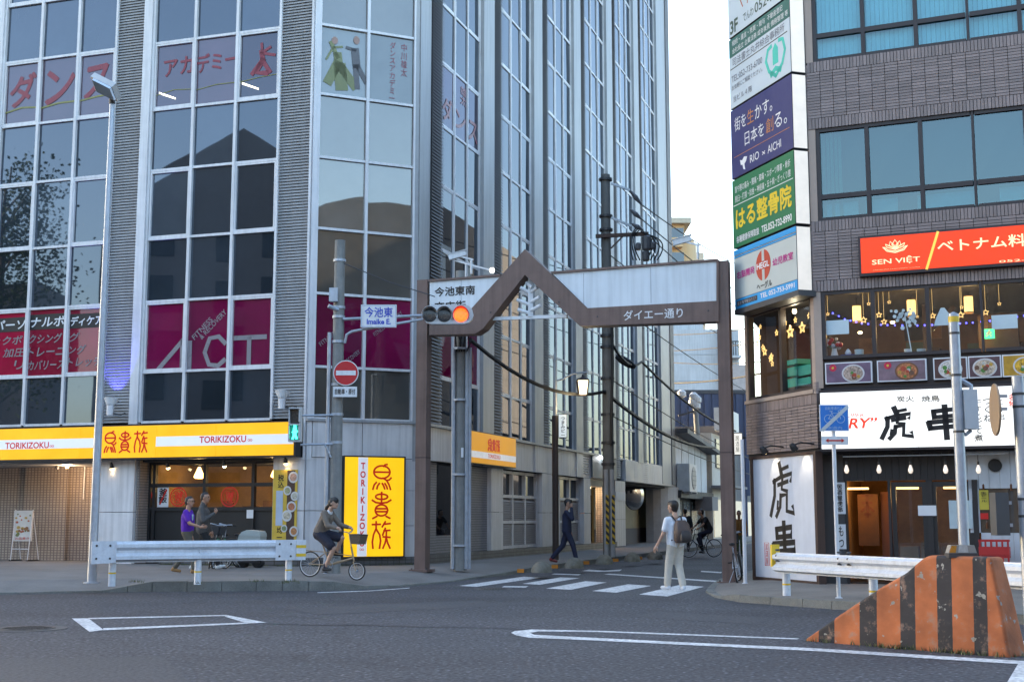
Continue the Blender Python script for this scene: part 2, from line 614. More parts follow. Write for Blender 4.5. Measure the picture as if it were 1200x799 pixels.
# ------------------------------------------------------------------ ground
def asphalt_mat():
 m = M('asphalt', (.074, .074, .084), .78, var=.14, vs_=.35, bump=.7, bs=20, grain=.8)
 nt = m.node_tree
 N, L = nt.nodes, nt.links
 b = N['Principled BSDF']
 src = b.inputs['Base Color'].links[0].from_socket
 geo = N.new('ShaderNodeNewGeometry')
 # fine cracks and long repair seams
 vo = N.new('ShaderNodeTexVoronoi')
 vo.feature = 'DISTANCE_TO_EDGE'
 vo.inputs['Scale'].default_value = .22
 dn = N.new('ShaderNodeTexNoise')
 dn.inputs['Scale'].default_value = 1.3
 dn.inputs['Detail'].default_value = 6
 L.new(geo.outputs['Position'], dn.inputs['Vector'])
 av = N.new('ShaderNodeVectorMath')
 av.operation = 'MULTIPLY_ADD'
 L.new(dn.outputs['Color'], av.inputs[0])
 av.inputs[1].default_value = (1.6, 1.6, 0)
 L.new(geo.outputs['Position'], av.inputs[2])
 L.new(av.outputs[0], vo.inputs['Vector'])
 mr = N.new('ShaderNodeMapRange')
 mr.inputs[1].default_value = .0
 mr.inputs[2].default_value = .006
 mr.inputs[3].default_value = .6
 mr.inputs[4].default_value = 1
 L.new(vo.outputs['Distance'], mr.inputs[0])
 # wheel-darkened bands and patches
 wn_ = N.new('ShaderNodeTexNoise')
 wn_.inputs['Scale'].default_value = 1.0
 wn_.inputs['Detail'].default_value = 6
 wm_ = N.new('ShaderNodeMapping')
 wm_.inputs['Scale'].default_value = (.10, .42, 1)
 wm_.inputs['Rotation'].default_value = (0, 0, R(20))
 L.new(geo.outputs['Position'], wm_.inputs[0])
 L.new(wm_.outputs[0], wn_.inputs['Vector'])
 wr_ = N.new('ShaderNodeMapRange')
 wr_.inputs[1].default_value = .35
 wr_.inputs[2].default_value = .65
 wr_.inputs[3].default_value = .80
 wr_.inputs[4].default_value = 1.16
 L.new(wn_.outputs[0], wr_.inputs[0])
 # pale aggregate specks
 vs2 = N.new('ShaderNodeTexVoronoi')
 vs2.inputs['Scale'].default_value = 13
 L.new(geo.outputs['Position'], vs2.inputs['Vector'])
 r2 = N.new('ShaderNodeMapRange')
 r2.inputs[1].default_value = .05
 r2.inputs[2].default_value = .3
 r2.inputs[3].default_value = 2.3
 r2.inputs[4].default_value = .72
 L.new(vs2.outputs['Distance'], r2.inputs[0])
 mm = N.new('ShaderNodeMath')
 mm.operation = 'MULTIPLY'
 L.new(mr.outputs[0], mm.inputs[0])
 L.new(r2.outputs[0], mm.inputs[1])
 m3 = N.new('ShaderNodeMath')
 m3.operation = 'MULTIPLY'
 L.new(mm.outputs[0], m3.inputs[0])
 L.new(wr_.outputs[0], m3.inputs[1])
 mm = m3
 sc = N.new('ShaderNodeVectorMath')
 sc.operation = 'SCALE'
 L.new(src, sc.inputs[0])
 L.new(mm.outputs[0], sc.inputs['Scale'])
 L.new(sc.outputs[0], b.inputs['Base Color'])
 return m
m_asphalt = asphalt_mat()
m_pave = M('pavement_asphalt', (.190, .180, .170), .8, var=.22, vs_=.8, bump=.35, bs=110, grain=.22)
m_pave_r = M('pavement_brown', (.205, .180, .155), .8, var=.22, vs_=1.1, bump=.35, bs=110, grain=.22)
m_kerb = M('kerb_concrete', (.17, .17, .155), .85, var=.25, vs_=2.5, bump=.4, bs=70, grain=.2)

g = MB()
g.add([(-900, -500, 0), (900, -500, 0), (900, 1500, 0), (-900, 1500, 0)], [(0, 1, 2, 3)])
road = structure(g.build('road', m_asphalt))
tag(road, 'dark grey asphalt roadway with pale specks', 'road')

def pavement(name, edge, back, level, mat, inward_w, label):
 """edge: [(x, y, kerb height)] along the road, walked with the pavement on its left"""
 n = len(edge)
 E_, I_ = [], []
 for i, (x, y, h) in enumerate(edge):
  a, b = edge[max(i - 1, 0)], edge[min(i + 1, n - 1)]
  d = Vector((b[0] - a[0], b[1] - a[1], 0)).normalized()
  nn = Vector((-d.y, d.x, 0))
  E_.append(Vector((x, y, h)) + nn * .17)
  I_.append(Vector((x, y, level)) + nn * inward_w)
  E_[-1].z = h
 mb = MB()
 vs_ = [(e.x, e.y, -.05) for e in E_] + [tuple(e) for e in E_] + [tuple(i) for i in I_]
 fs = []
 for i in range(n - 1):
  fs.append((i, i + 1, n + i + 1, n + i))
  fs.append((n + i, n + i + 1, 2 * n + i + 1, 2 * n + i))
 k = len(vs_)
 vs_ += [(x, y, level) for x, y in back]
 fs.append(tuple(range(2 * n, 3 * n)) + tuple(range(k, k + len(back))))
 mb.add(vs_, fs)
 root = structure(mb.build(name, mat))
 tag(root, label, 'pavement')
 # kerb stones laid end to end
 for i in range(n - 1):
  a, b = edge[i], edge[i + 1]
  A, B = Vector((a[0], a[1], 0)), Vector((b[0], b[1], 0))
  L_ = (B - A).length
  d = (B - A) / L_
  nn = Vector((-d.y, d.x, 0))
  if not (in_view(A) or in_view(B)):
   m = 1
  else:
   m = max(1, round(L_ / .62))
  for k in range(m):
   t0, t1 = k / m, (k + 1) / m
   p, q = A + d * L_ * t0 + d * .006, A + d * L_ * t1 - d * .006
   h0, h1 = a[2] + (b[2] - a[2]) * t0 + .006, a[2] + (b[2] - a[2]) * t1 + .006
   w = nn * .172
   j = random.uniform(-.006, .006)
   mb = MB().hexa([p + Vector((0, 0, -.04)), q + Vector((0, 0, -.04)), q + w + Vector((0, 0, -.04)), p + w + Vector((0, 0, -.04)),
       p + nn * .02 + Vector((0, 0, h0 + j)), q + nn * .02 + Vector((0, 0, h1 + j)), q + w + Vector((0, 0, h1 + j)), p + w + Vector((0, 0, h0 + j))])
   mb.build('kerb_stone', m_kerb, root)
 return root

rj = random.Random(2)
def E3(px, py, h):
 p = on_z(px, py, 0)
 return (p.x, p.y, h)
k0 = on_z(588, 674.5)
left_edge = [E3(-900, 704, .03), E3(-260, 699.5, .03), E3(20, 696, .03), E3(120, 694, .04), E3(178, 693, .19), E3(300, 692.4, .20), E3(392, 691.6, .17),
   E3(432, 690, .05), E3(482, 686.6, .03), E3(530, 681.8, .03)] + \
   [(k0.x + STREET.x * t, k0.y + STREET.y * t, h) for t, h in ((0, .06), (3, .12), (8, .14), (20, .14), (34, .14), (90, .14))]
pf = k0 + STREET * 90
pavement('pavement_left', left_edge, [(pf.x - 60, pf.y + 20), (-90, 75), (-90, 34)], PV, m_pave, 1.5, 'worn grey pavement below the yellow shop fascia')
q0 = on_z(842, 679.5)
right_edge = [(q0.x + STREET.x * t, q0.y + STREET.y * t, .03) for t in (90, 30, 10, 3, 0)] + \
   [E3(831, 687, .025), E3(826, 693.5, .025), E3(836, 699.5, .03), E3(866, 705.5, .12), E3(940, 711, .13), E3(1010, 716, .13), E3(1100, 723, .13), E3(1260, 737, .13), E3(1700, 775, .13)]
pavement('pavement_right', right_edge, [(60, 30), (60, 130)], PR, m_pave_r, 1.3, 'brownish pavement in front of the tiled corner building')

# painted markings: thin sheets on the road
m_mark = M('road_paint', (.58, .58, .58), .6, var=.26, vs_=2.6, grain=.4, bs=18)
def mark(name, pts, label, z=.006, mat=None):
 mb = MB().add([on_z(x, y, z) for x, y in pts], [tuple(range(len(pts)))])
 o = mb.build(name, mat or m_mark, road)
 if label:
  o['label'] = label
 return o
for q in ([(538, 686), (558, 687.2), (634, 676.5), (614, 675.2)], [(612, 683.6), (633, 684.6), (679, 677), (657, 676)],
  [(640, 689), (669, 690.6), (711, 682), (686, 680.6)], [(694, 692), (722, 694), (763, 686), (736, 684.2)], [(749, 696), (782, 698.4), (825, 687), (796, 685)]):
 mark('crossing_stripe', q, 'white stripe of the zebra crossing')
mark('dash_mark', [(588, 687.6), (591, 686.2), (619, 686.4), (616, 688)], 'short white dash before the crossing')
mark('stop_line', [(708, 672.6), (714, 671.8), (846, 680.4), (845, 681.9)], 'white line across the side street behind the crossing')
mark('edge_line', [(646, 672.5), (650, 671.6), (681, 672.4), (678, 673.7)], None)
mark('arrow_mark', [(682, 668.6), (690, 667), (708, 668.3), (729, 666.8), (726, 668.8), (700, 669.6)], None)
mark('arrow_mark', [(822, 668.4), (846, 669.8), (845, 671.2), (821, 669.7)], None)
mark('edge_line', [(372, 693.6), (432, 691.6), (480, 688.2), (480, 688.9), (432, 692.4), (372, 694.4)], None)
px5 = lambda L_: [(x * .5, 640 + y * .5) for x, y in L_]
mark('box_marking', px5([(168, 168), (207, 168), (243, 195), (210, 200)]), None)
mark('box_marking', px5([(530, 160), (625, 178), (580, 180), (527, 164)]), None)
mark('box_marking', px5([(207, 167), (530, 160), (530, 162.6), (207, 170)]), None)
mark('box_marking', px5([(242, 191), (580, 177.6), (580, 181), (242, 196)]), None)
px6 = lambda L_: [(500 + x * .5, 640 + y * .5) for x, y in L_]
mark('island_outline', px6([(198, 202), (206, 198), (245, 194), (400, 197), (640, 206), (874, 215), (868, 217.5), (640, 209), (400, 200), (262, 198.5), (243, 202), (252, 206.5), (340, 211),
       (600, 224), (900, 237.5), (1200, 256), (1420, 269), (1420, 277), (1200, 263.5), (900, 244), (600, 230), (340, 217.5), (240, 213.5), (210, 208)]), 'white outline of the traffic island')
mark('lane_line', [(1176, 806), (1193, 777.5), (1215, 779), (1205, 812)], None)
m_patch = M('asphalt_repair', (.060, .060, .066), .8, var=.12, vs_=.6, bump=.6, bs=22, grain=.4)
mark('repair_patch', [(330, 712), (560, 703), (596, 709), (372, 720)], None, .003, m_patch)
mark('repair_patch', [(770, 716), (905, 724), (884, 731), (742, 722)], None, .003, m_patch)
mark('repair_patch', [(-30, 772), (190, 768), (240, 812), (-60, 820)], None, .003, m_patch)
m_seam = M('seam_tar', (.022, .022, .024), .6, var=.2)
for L_, w in (([(312, 730), (360, 731.6), (430, 732), (500, 734.2), (575, 735), (640, 737.5)], .35),):
 for a, b in zip(L_, L_[1:]):
  j = rj.uniform(-.5, .5)
  mark('road_seam', [(a[0], a[1]), (b[0], b[1]), (b[0], b[1] + w), (a[0], a[1] + w)], None, .0045, m_seam)
m_iron = M('cast_iron', (.055, .048, .044), .6, var=.2, vs_=30, bump=.6, bs=40)
def manhole(px, py, r, label):
 c = on_z(px, py)
 t = thing('manhole_cover', label, 'manhole cover', c)
 MB().lathe(c + Vector((0, 0, .001)), [(r * 1.42, 0), (r * 1.42, .006), (r * 1.05, .007)], 28).build('concrete_ring', M('ring_concrete', (.095, .09, .088), .8, var=.2, grain=.25, bs=90), t)
 mb = MB().lathe(c + Vector((0, 0, .002)), [(r, 0), (r, .011)], 28)
 for i in range(-4, 5):
  for j in range(-4, 5):
   if i * i + j * j < 18:
    x, y = c.x + i * r * .19, c.y + j * r * .19
    mb.box(x - .022, x + .022, y - .022, y + .022, .013, .018)
 mb.build('lid', m_iron, t)
manhole(32, 736.5, .36, 'round iron manhole cover in the road in front of the white box marking')
manhole(578, 690, .30, 'round iron manhole cover beside the first zebra stripe')

# ------------------------------------------------------------------ office block
office = thing('office_building', 'tall glass office block with white mullions and yellow shop fascia on the corner', 'building', LF.pt(0, PV))
ZL = [4.1, 5.5, 7.5, 9.3, 11.3, 13.1, 15.1, 16.9, 18.9, 20.7, 22.7, 24.5, 26.5, 28.3, 30.3]
ZT = 31.2
S_END = 36.0
FL_END = -62  # unseen left run, lengthened to keep the low sun off the road
def plan(o, u_end=FL_END, s_end=S_END):
 """plan outline of the block, walls pushed out by o"""
 def meet(A, B):
  a, b = A.o + A.n * o, B.o + B.n * o
  d = A.u.x * B.u.y - A.u.y * B.u.x
  t = ((b.x - a.x) * B.u.y - (b.y - a.y) * B.u.x) / d
  return a + A.u * t
 e = LS.pt(s_end, 0, o)
 l = LF.pt(u_end, 0, o)
 bk = LS.pt(s_end, 0, -24)
 bl = LF.pt(u_end, 0, -24)
 return [(p.x, p.y) for p in (l, meet(LF, LC), meet(LC, LS), e, bk, bl)]
MB().prism(plan(-.16), 3.0, ZT).build('core_wall', m_core, office)
MB().prism(plan(-.02), ZT - .5, ZT + .3).build('parapet', m_white_clad, office)
core_back = MB().prism([tuple(LF.pt(FL_END, 0, -5)[:2]), tuple(LF.pt(1, 0, -5)[:2]), tuple(LS.pt(S_END, 0, -6)[:2]), tuple(LS.pt(S_END, 0, -24)[:2]), tuple(LF.pt(FL_END, 0, -24)[:2])], 0, 3.0).build('ground_floor_core', M('back_wall_dark', (.05, .045, .04), .8), office)

stuff_pane, stuff_frame = MB(), MB()
def pane_jit(F, u0, u1, z0, z1, o, mat, mb=None):
 a, b = random.uniform(-.006, .006), random.uniform(-.006, .006)
 w, h = (u1 - u0) / 2, (z1 - z0) / 2
 P = []
 for oo in (0, -.02):
  for su, sz in ((-1, -1), (1, -1), (1, 1), (-1, 1)):
   P.append(F.pt((u0 + u1) / 2 + su * w, (z0 + z1) / 2 + sz * h, o + oo + a * su * w + b * sz * h))
 fs = [(0, 1, 2, 3), (7, 6, 5, 4), (0, 4, 5, 1), (1, 5, 6, 2), (2, 6, 7, 3), (3, 7, 4, 0)]
 if mb is not None:
  mb.add(P, fs)
  return None
 return MB().add(P, fs).build('window_pane', mat, office)
VIS_PANES = {}
def bay(F, u0, u1, ncol, glass, matfn=None, mull=.085, operable=True, key=None, pr=.05):
 """a glazed bay: vertical mullions, transoms, one pane per opening"""
 cw = (u1 - u0) / ncol
 vis = in_view(F.pt((u0 + u1) / 2, 6)) or in_view(F.pt((u0 + u1) / 2, 12))
 for k in range(ncol + 1):
  u = u0 + cw * k
  w = mull if 0 < k < ncol else mull * .8
  mb = MB() if vis else stuff_frame
  mb.fbox(F, u - w / 2, u + w / 2, ZL[0], ZT - .55, -.14, pr)
  if vis:
   mb.build('mullion', m_alu, office)
 for i, z in enumerate(ZL):
  mb = MB() if (vis and (in_view(F.pt(u0, z)) or in_view(F.pt(u1, z)))) else stuff_frame
  for k in range(ncol):
   a, b = u0 + cw * k + mull / 2, u0 + cw * (k + 1) - mull / 2
   mb.fbox(F, a, b, z - .035, z + .035, -.12, pr - .022)
  if mb is not stuff_frame:
   mb.build('transom', m_alu, office)
 for i in range(len(ZL) - 1):
  z0, z1 = ZL[i] + .035, ZL[i + 1] - .035
  for k in range(ncol):
   a, b = u0 + cw * k + mull / 2, u0 + cw * (k + 1) - mull / 2
   op = operable and i % 2 == 1 and k != 1
   v = in_view(F.pt((a + b) / 2, (z0 + z1) / 2), 45)
   pz0, pz1, pa, pb = z0, z1, a, b
   if op:
    f = MB() if v else stuff_frame
    t = .055
    f.fbox(F, a, a + t, z0, z1, -.1, pr - .03)
    f.fbox(F, b - t, b, z0, z1, -.1, pr - .03)
    f.fbox(F, a + t, b - t, z0, z0 + t, -.1, pr - .03)
    f.fbox(F, a + t, b - t, z1 - t, z1, -.1, pr - .03)
    pa, pb, pz0, pz1 = a + t, b - t, z0 + t, z1 - t
   else:
    f = None
   mt = (matfn(i, k) if matfn else None) or glass
   o = pane_jit(F, pa, pb, pz0, pz1, -.045, mt, None if v else stuff_pane)
   if o is not None:
    VIS_PANES[(key, i, k)] = (pa, pb, pz0, pz1)
    if f is not None:
     f.build('sash_frame', m_alu, office)
def louver(F, u0, u1, z0, z1, mat, pitch=.085, name='louver_panel', parent=None, o=0.0, tilt=.04):
 mb = MB()
 n = int((z1 - z0) / pitch)
 for i in range(n):
  z = z0 + (i + .5) * pitch
  a, b, c, d = F.pt(u0, z - pitch * .42, o), F.pt(u1, z - pitch * .42, o), F.pt(u1, z + pitch * .30, o - tilt), F.pt(u0, z + pitch * .30, o - tilt)
  up = Vector((0, 0, .012))
  mb.hexa([a, b, c, d, a + up, b + up, c + up, d + up])
 mb.fbox(F, u0, u1, z0, z1, o - .09, o - .07)
 ob = mb.build(name, mat, parent or office)
 ob['kind'] = 'stuff'
 return ob
def strip(name, F, u0, u1, z0, z1, o0, o1, mat, parent=None):
 return MB().fbox(F, u0, u1, z0, z1, o0, o1).build(name, mat, parent or office)

# front: two bays in view, the rest to the frame's left
def front_film(i, k):
 return m_film if i == 1 else m_film_hall if i == 5 else None
def front_film2(i, k):
 return m_film2 if i == 1 else m_film_hall if i == 5 else None
uL = lambda px: LF.uz(px, 60)[0]
strip('corner_column', LF, uL(366), -.0, 3.0, ZT - .5, -.15, .06, m_alu)
louver(LF, uL(330), uL(366) - .01, 4.1, ZT - .5, m_louver)
bay(LF, uL(181), uL(329), 3, m_glass_front, front_film, key='f1')
strip('pilaster', LF, uL(170), uL(179.5), 4.05, ZT - .5, -.15, .10, m_alu)
louver(LF, uL(138), uL(169.6), 4.1, ZT - .5, m_louver)
bay(LF, uL(137) - 3.98, uL(137), 3, m_glass_front, front_film2, key='f2')
for k in range(2, 14):
 if uL(137) - 9 - 5.2 * (k - 2) < FL_END:
  break
 u = uL(137) - 3.98 - 5.2 * (k - 2)
 stuff_frame.fbox(LF, u - .34 - 0, u - .04, 4.05, ZT - .5, -.15, .10)
 stuff_frame.fbox(LF, u - 1.22, u - .35, 4.1, ZT - .5, -.12, -.05)
 bay(LF, u - 5.18, u - 1.24, 3, m_glass_front, None, key='f%d' % (k + 1))
# cut corner
bay(LC, .16, C_LEN - .12, 2, m_glass_corner, lambda i, k: m_film if i == 1 else m_film_white if i == 5 else None, operable=False, key='c')
strip('corner_column', LC, 0.0, .14, 3.0, ZT - .5, -.15, .06, m_alu)
strip('corner_column', LC, C_LEN - .10, C_LEN, 3.0, ZT - .5, -.15, .06, m_alu_dk)
strip('corner_column', LS, 0.0, .80, 3.0, ZT - .5, -.15, .06, m_alu_dk)
# side: six bays
for k in range(6):
 u = .82 + 5.5 * k
 louver(LS, u + .02, u + .95, 4.1 if k < 3 else 3.2, ZT - .5, m_louver_br, pitch=.1, o=.10)
 bay(LS, u + .98, u + 4.40, 3, m_glass_side, (lambda i, kk: m_film if i == 1 else m_film_hall if i == 5 else None) if k == 0 else None, key='s%d' % k, mull=.07, pr=.005)
 if k < 5:
  strip('pilaster', LS, u + 4.44, u + 5.49, 4.05, ZT - .5, -.15, .12, m_alu_dk)
strip('pilaster', LS, .82 + 5.5 * 5 + 4.44, S_END - .95, 3.2, ZT - .5, -.15, .12, m_alu_dk)
strip('corner_column', LS, S_END - .93, S_END, 3.2, ZT - .5, -.15, .16, m_louver_br)
o = stuff_pane.build('far_window_pane', m_glass_front, office)
o['kind'] = 'stuff'
o = stuff_frame.build('far_window_frame', m_alu, office)
o['kind'] = 'stuff'

# lettering and pictures behind the panes
m_txt_red = M('film_red', (.24, .03, .05), .3, var=.05)
m_txt_pale = M('film_pale', (.26, .24, .26), .3, var=.05)
m_txt_yel = M('film_yellow', (.24, .23, .06), .3)
def pbox(key, i, k, a=0, b=0, c=1, d=1):
 pa, pb, z0, z1 = VIS_PANES[(key, i, k)]
 return (pa + (pb - pa) * a, z0 + (z1 - z0) * b, pa + (pb - pa) * c, z0 + (z1 - z0) * d)
FO = -.033
for k, ch in enumerate('ダンス'):
 if ('f2', 5, k) in VIS_PANES:
  text(LF, ch, pbox('f2', 5, k, .12, .3, .92, .82), FO, m_txt_red, office, bold=.035, shear=.1, rot=.1)
for k, ch in enumerate(('アカ', 'デミー')):
 text(LF, ch, pbox('f1', 5, k, .2 if k == 0 else 0, .5, 1, .78), FO, m_txt_red, office, bold=.03, rot=.05)
mb = MB()
b_ = pbox('f1', 5, 2, .15, .3, .95, .85)
mb.strokes(LF, [[(.5, .98), (.52, .8)], ([(.5, .75), (.55, .5)], 1.8), ([(.55, .5), (.35, .15), (.7, .1)], 2.2), ([(.45, .4), (.2, .12)], 1.6), [(.5, .7), (.8, .85)], [(.5, .7), (.95, .6)], ([(.6, .4), (.8, .12)], 1.6)], b_, .08, FO)
mb.build('dancer_silhouette', m_txt_red, office)
mb = MB()
for key in ('f1', 'f2'):
 for k in range(3):
  if (key, 5, k) in VIS_PANES:
   b_ = pbox(key, 5, k)
   mb.strokes(LF, [[(0, .2 + .03 * k), (.5, .26 + .02 * k), (1, .24 + .04 * k)]], b_, .05 if key == 'f2' else .02, FO)
mb.build('yellow_swoosh', m_txt_yel, office)
for k, ch in ((0, 'パーソ'), (1, 'ナルボ'), (2, 'ディケア')):
 if ('f2', 1, k) in VIS_PANES:
  x0, z0, x1, z1 = pbox('f2', 1, k, 0, .70, 1, .93)
  MB().fbox(LF, x0, x1, z0, z1, FO, FO + .003).build('black_band', m_black_print, office)
  text(LF, ch, pbox('f2', 1, k, .03, .74, .97, .89), FO + .006, m_white_print, office, bold=.03, shear=.15)
  text(LF, ('ックボ', 'クシング', '')[k] or 'グ', pbox('f2', 1, k, 0, .49, .9 if k < 2 else .3, .63), FO, m_txt_pale, office, bold=.02, shear=.2)
  text(LF, ('加圧', 'トレーニ', 'ング')[k], pbox('f2', 1, k, .35 if k == 0 else 0, .29, 1 if k < 2 else .5, .43), FO, m_txt_pale, office, bold=.02, shear=.2)
  text(LF, ('リ', 'カバリース', 'トレッチ')[k], pbox('f2', 1, k, .7 if k == 0 else 0, .09, 1, .23), FO, m_txt_pale, office, bold=.02, shear=.2)
MB().strokes(LF, [[(.35, .0), (.98, .42)], [(.98, .0), (.98, .42)]], pbox('f1', 1, 0, 0, 0, 1, 1), .13, FO).build('lettering', m_txt_pale, office)
MB().strokes(LF, [[(.0, .0), (.0, .42), (.0, .42)], [(.98, .36), (.8, .46), (.55, .44), (.42, .24), (.55, .06), (.8, .04), (.98, .12)]], pbox('f1', 1, 1, .06, 0, .94, 1), .13, FO).build('lettering', m_txt_pale, office)
MB().strokes(LF, [[(.0, .42), (.95, .42)], [(.45, .0), (.45, .42)]], pbox('f1', 1, 2, .05, 0, .9, 1), .13, FO).build('lettering', m_txt_pale, office)
text(LF, 'FITNESS', pbox('f1', 1, 1, .05, .55, .65, .63), FO, m_txt_pale, office, bold=.01, rot=.75)
text(LF, '& RECOVERY', pbox('f1', 1, 1, .2, .60, 1.02, .68), FO, m_txt_pale, office, bold=.01, rot=.75)
text(LC, 'FITNESS', pbox('c', 1, 0, .05, .35, .45, .41), FO, m_txt_pale, office, rot=.7)
text(LC, '& RECOVERY', pbox('c', 1, 0, .55, .1, 1.0, .16), FO, m_txt_pale, office, rot=.7)
text(LC, 'FITNESS & RECOVERY', pbox('c', 1, 1, .1, .62, .9, .68), FO, m_txt_pale, office, rot=.7)
text(LC, '中川雄太', pbox('c', 5, 1, .72, .42, .86, .92), FO, m_txt_red, office, vertical=True, bold=.01)
text(LC, 'ダンスアカデミー', pbox('c', 5, 1, .46, .06, .60, .92), FO, m_txt_red, office, vertical=True, bold=.01)
# ballroom couple printed on the corner pane
b_ = pbox('c', 5, 0, .02, .08, 1.0, .95)
MB().strokes(LC, [([(.2, .8), (.35, .55)], 1.0), ([(.35, .6), (.4, .35)], 2.0), ([(.35, .45), (.15, .12)], 2.2), ([(.4, .4), (.45, .06)], 3.0), ([(.42, .4), (.75, .1)], 2.2), ([(.1, .5), (.25, .72), (.45, .75)], .5)], b_, .12, FO).build('dancer_gown_print', M('print_green', (.20, .22, .10), .5), office)
MB().strokes(LC, [([(.74, .72), (.78, .45)], 1.9), ([(.76, .45), (.8, .08)], 1.3), ([(.8, .45), (1.0, .2)], 1.2), ([(.55, .75), (.75, .72)], .7)], b_, .12, FO + .004).build('dancer_suit_print', M('print_grey', (.12, .12, .13), .5), office)
mb = MB()
mb.fdisc(LC, b_[0] + .28 * (b_[2] - b_[0]), b_[1] + .84 * (b_[3] - b_[1]), .09, FO + .003, FO + .008, 12, .11)
mb.fdisc(LC, b_[0] + .77 * (b_[2] - b_[0]), b_[1] + .90 * (b_[3] - b_[1]), .09, FO + .003, FO + .008, 12, .12)
mb.build('dancer_face_print', M('print_skin', (.35, .22, .18), .5), office)
text(LS, 'ダ', pbox('s0', 5, 0, .1, .1, .9, .5), FO, m_txt_red, office, bold=.03) if ('s0', 5, 0) in VIS_PANES else None
text(LS, 'ン', pbox('s0', 5, 1, .1, .15, .9, .45), FO, m_txt_red, office, bold=.03)
text(LS, 'ス', pbox('s0', 5, 2, .1, .1, .9, .45), FO, m_txt_red, office, bold=.03)
text(LS, '雄太', pbox('s0', 5, 1, .5, .6, .95, .9), FO, m_txt_red, office, vertical=True, bold=.02)
# flat glowing strips on the panes, painted for tubes lit in the hall
m_tube = M('tube_glow', (.8, .8, .7), .5, emit=(1, .93, .6), es=1.6)
for k, (a, c) in ((0, (.08, .55)), (2, (.05, .5))):
 pa, pb, z0, z1 = VIS_PANES[('f1', 5, k)]
 w, h = pb - pa, z1 - z0
 MB().add([LF.pt(pa + w * a, z0 + h * .22, FO), LF.pt(pa + w * c, z0 + h * .10, FO), LF.pt(pa + w * c, z0 + h * .125, FO), LF.pt(pa + w * a, z0 + h * .25, FO)], [(0, 1, 2, 3)]).build('ceiling_light_glimpse', m_tube, office)
# ------------------------------------------------------------------ office block: ground floor
def clad(F, u0, u1, zs, o0, o1, mat=None, parent=None, gap=.008):
 for a, b in zip(zs, zs[1:]):
  MB().fbox(F, u0 + gap, u1 - gap, a + gap, b - gap, o0, o1).build('cladding_panel', mat or m_white_clad, parent or office)
def u_of(F, px, py, o=0.0):
 return F.uz(px, py, o)[0]
# fascia band over the cut corner and the side
strip('fascia_backing', LC, .0, C_LEN, 3.04, 4.06, -.16, .02, m_core)
clad(LC, 0.15, C_LEN * .5, [3.06, 4.02], .02, .07)
clad(LC, C_LEN * .5, C_LEN - .1, [3.06, 4.02], .02, .07)
MB().fbox(LC, -.02, C_LEN + .02, 4.02, 4.09, -.1, .12).build('ledge', m_alu_dk, office)
MB().fbox(LS, -.02, 22.3, 4.02, 4.09, -.1, .17).build('ledge', m_alu_dk, office)
side_breaks = [0, .82, 2.6, 5.3, 6.3, 8.6, 10.8, 11.8, 14.2, 16.3, 17.3, 19.6, 22.3]
for a, b in zip(side_breaks, side_breaks[1:]):
 clad(LS, a, b, [3.06, 4.02], -.05, .08 if b - a > 1.2 else .11)
# pillars: stacked cladding panels
clad(LC, 0, .62, [PV, 1.65, 3.06], -.3, .04)
clad(LF, -.62, 0, [PV, 1.65, 3.06], -.3, .04)
clad(LC, C_LEN - .42, C_LEN, [PV, 1.25, 2.2, 3.06], -.3, .05)
clad(LS, 0, .82, [PV, 1.9, 3.06], -.3, .08)
strip('side_wall', LC, .62, C_LEN - .42, PV, 3.04, -.3, -.05, M('grey_wall', (.22, .24, .27), .6, streak=.2), None)
for px0, px1 in ((573, 587), (633, 645), (682, 690)):
 clad(LS, u_of(LS, px0, 600), u_of(LS, px1, 600), [PV + .02, 1.65, 3.06], -.3, .08)
uu = u_of(LS, 719, 600), u_of(LS, 731, 600)
clad(LS, uu[0], uu[1], [PV + .02, 1.4, 2.6, 3.1], -.3, .08)
# plinth
MB().fbox(LC, -.1, C_LEN + .1, 0.05, .42, -.2, .16).build('plinth', m_tile_base, office)
MB().fbox(LS, .05, 22.4, 0.05, .44, -.2, .22).build('plinth', m_tile_base, office)
MB().fbox(LF, u_of(LF, 190, 655), 0.05, 0.05, .40, -1.2, .16).build('plinth', m_tile_base, office)
# front: white pillar and shopfront
pA = u_of(LF, 117, 590), u_of(LF, 158, 590)
clad(LF, pA[0], pA[1], [PV, 1.62, 3.06], -.65, .06)
clad(LF, pA[1] + .01, pA[1] + .1, [PV, 3.06], -.9, -.05, m_tile_beige)
sh0, sh1 = pA[1] + .12, u_of(LF, 319, 590)
clad(LF, sh1, -.62, [PV, 1.65, 3.06], -.7, .0)
RO = -.55
shop = thing('shop_front', 'dark framed shop front with red round emblems under the yellow fascia', 'shop front', LF.pt((sh0 + sh1) / 2, PV, RO))
zt = LF.uz(250, 568, RO)[1]
zb = LF.uz(250, 596, RO)[1]
ztop = 3.02
cols = [sh0, u_of(LF, 181, 590, RO), u_of(LF, 240, 590, RO), u_of(LF, 297, 590, RO), sh1]
for u in cols:
 strip('frame_post', LF, u - .045, u + .045, PV, ztop, RO - .06, RO + .06, m_black_frame, shop)
for z in (zt, zb, ztop - .04, PV + .05):
 for a, b in zip(cols, cols[1:]):
  strip('frame_rail', LF, a + .045, b - .045, z - .05, z + .05, RO - .05, RO + .05, m_black_frame, shop)
for a, b in zip(cols, cols[1:]):
 strip('window_pane', LF, a + .045, b - .045, zb + .05, zt - .05, RO - .01, RO + .005, m_clear, shop)
 strip('window_pane', LF, a + .045, b - .045, zt + .05, ztop - .09, RO - .01, RO + .005, m_clear, shop)
 strip('base_panel', LF, a + .045, b - .045, PV + .1, zb - .05, RO - .03, RO, M('black_board', (.018, .017, .017), .5), shop)
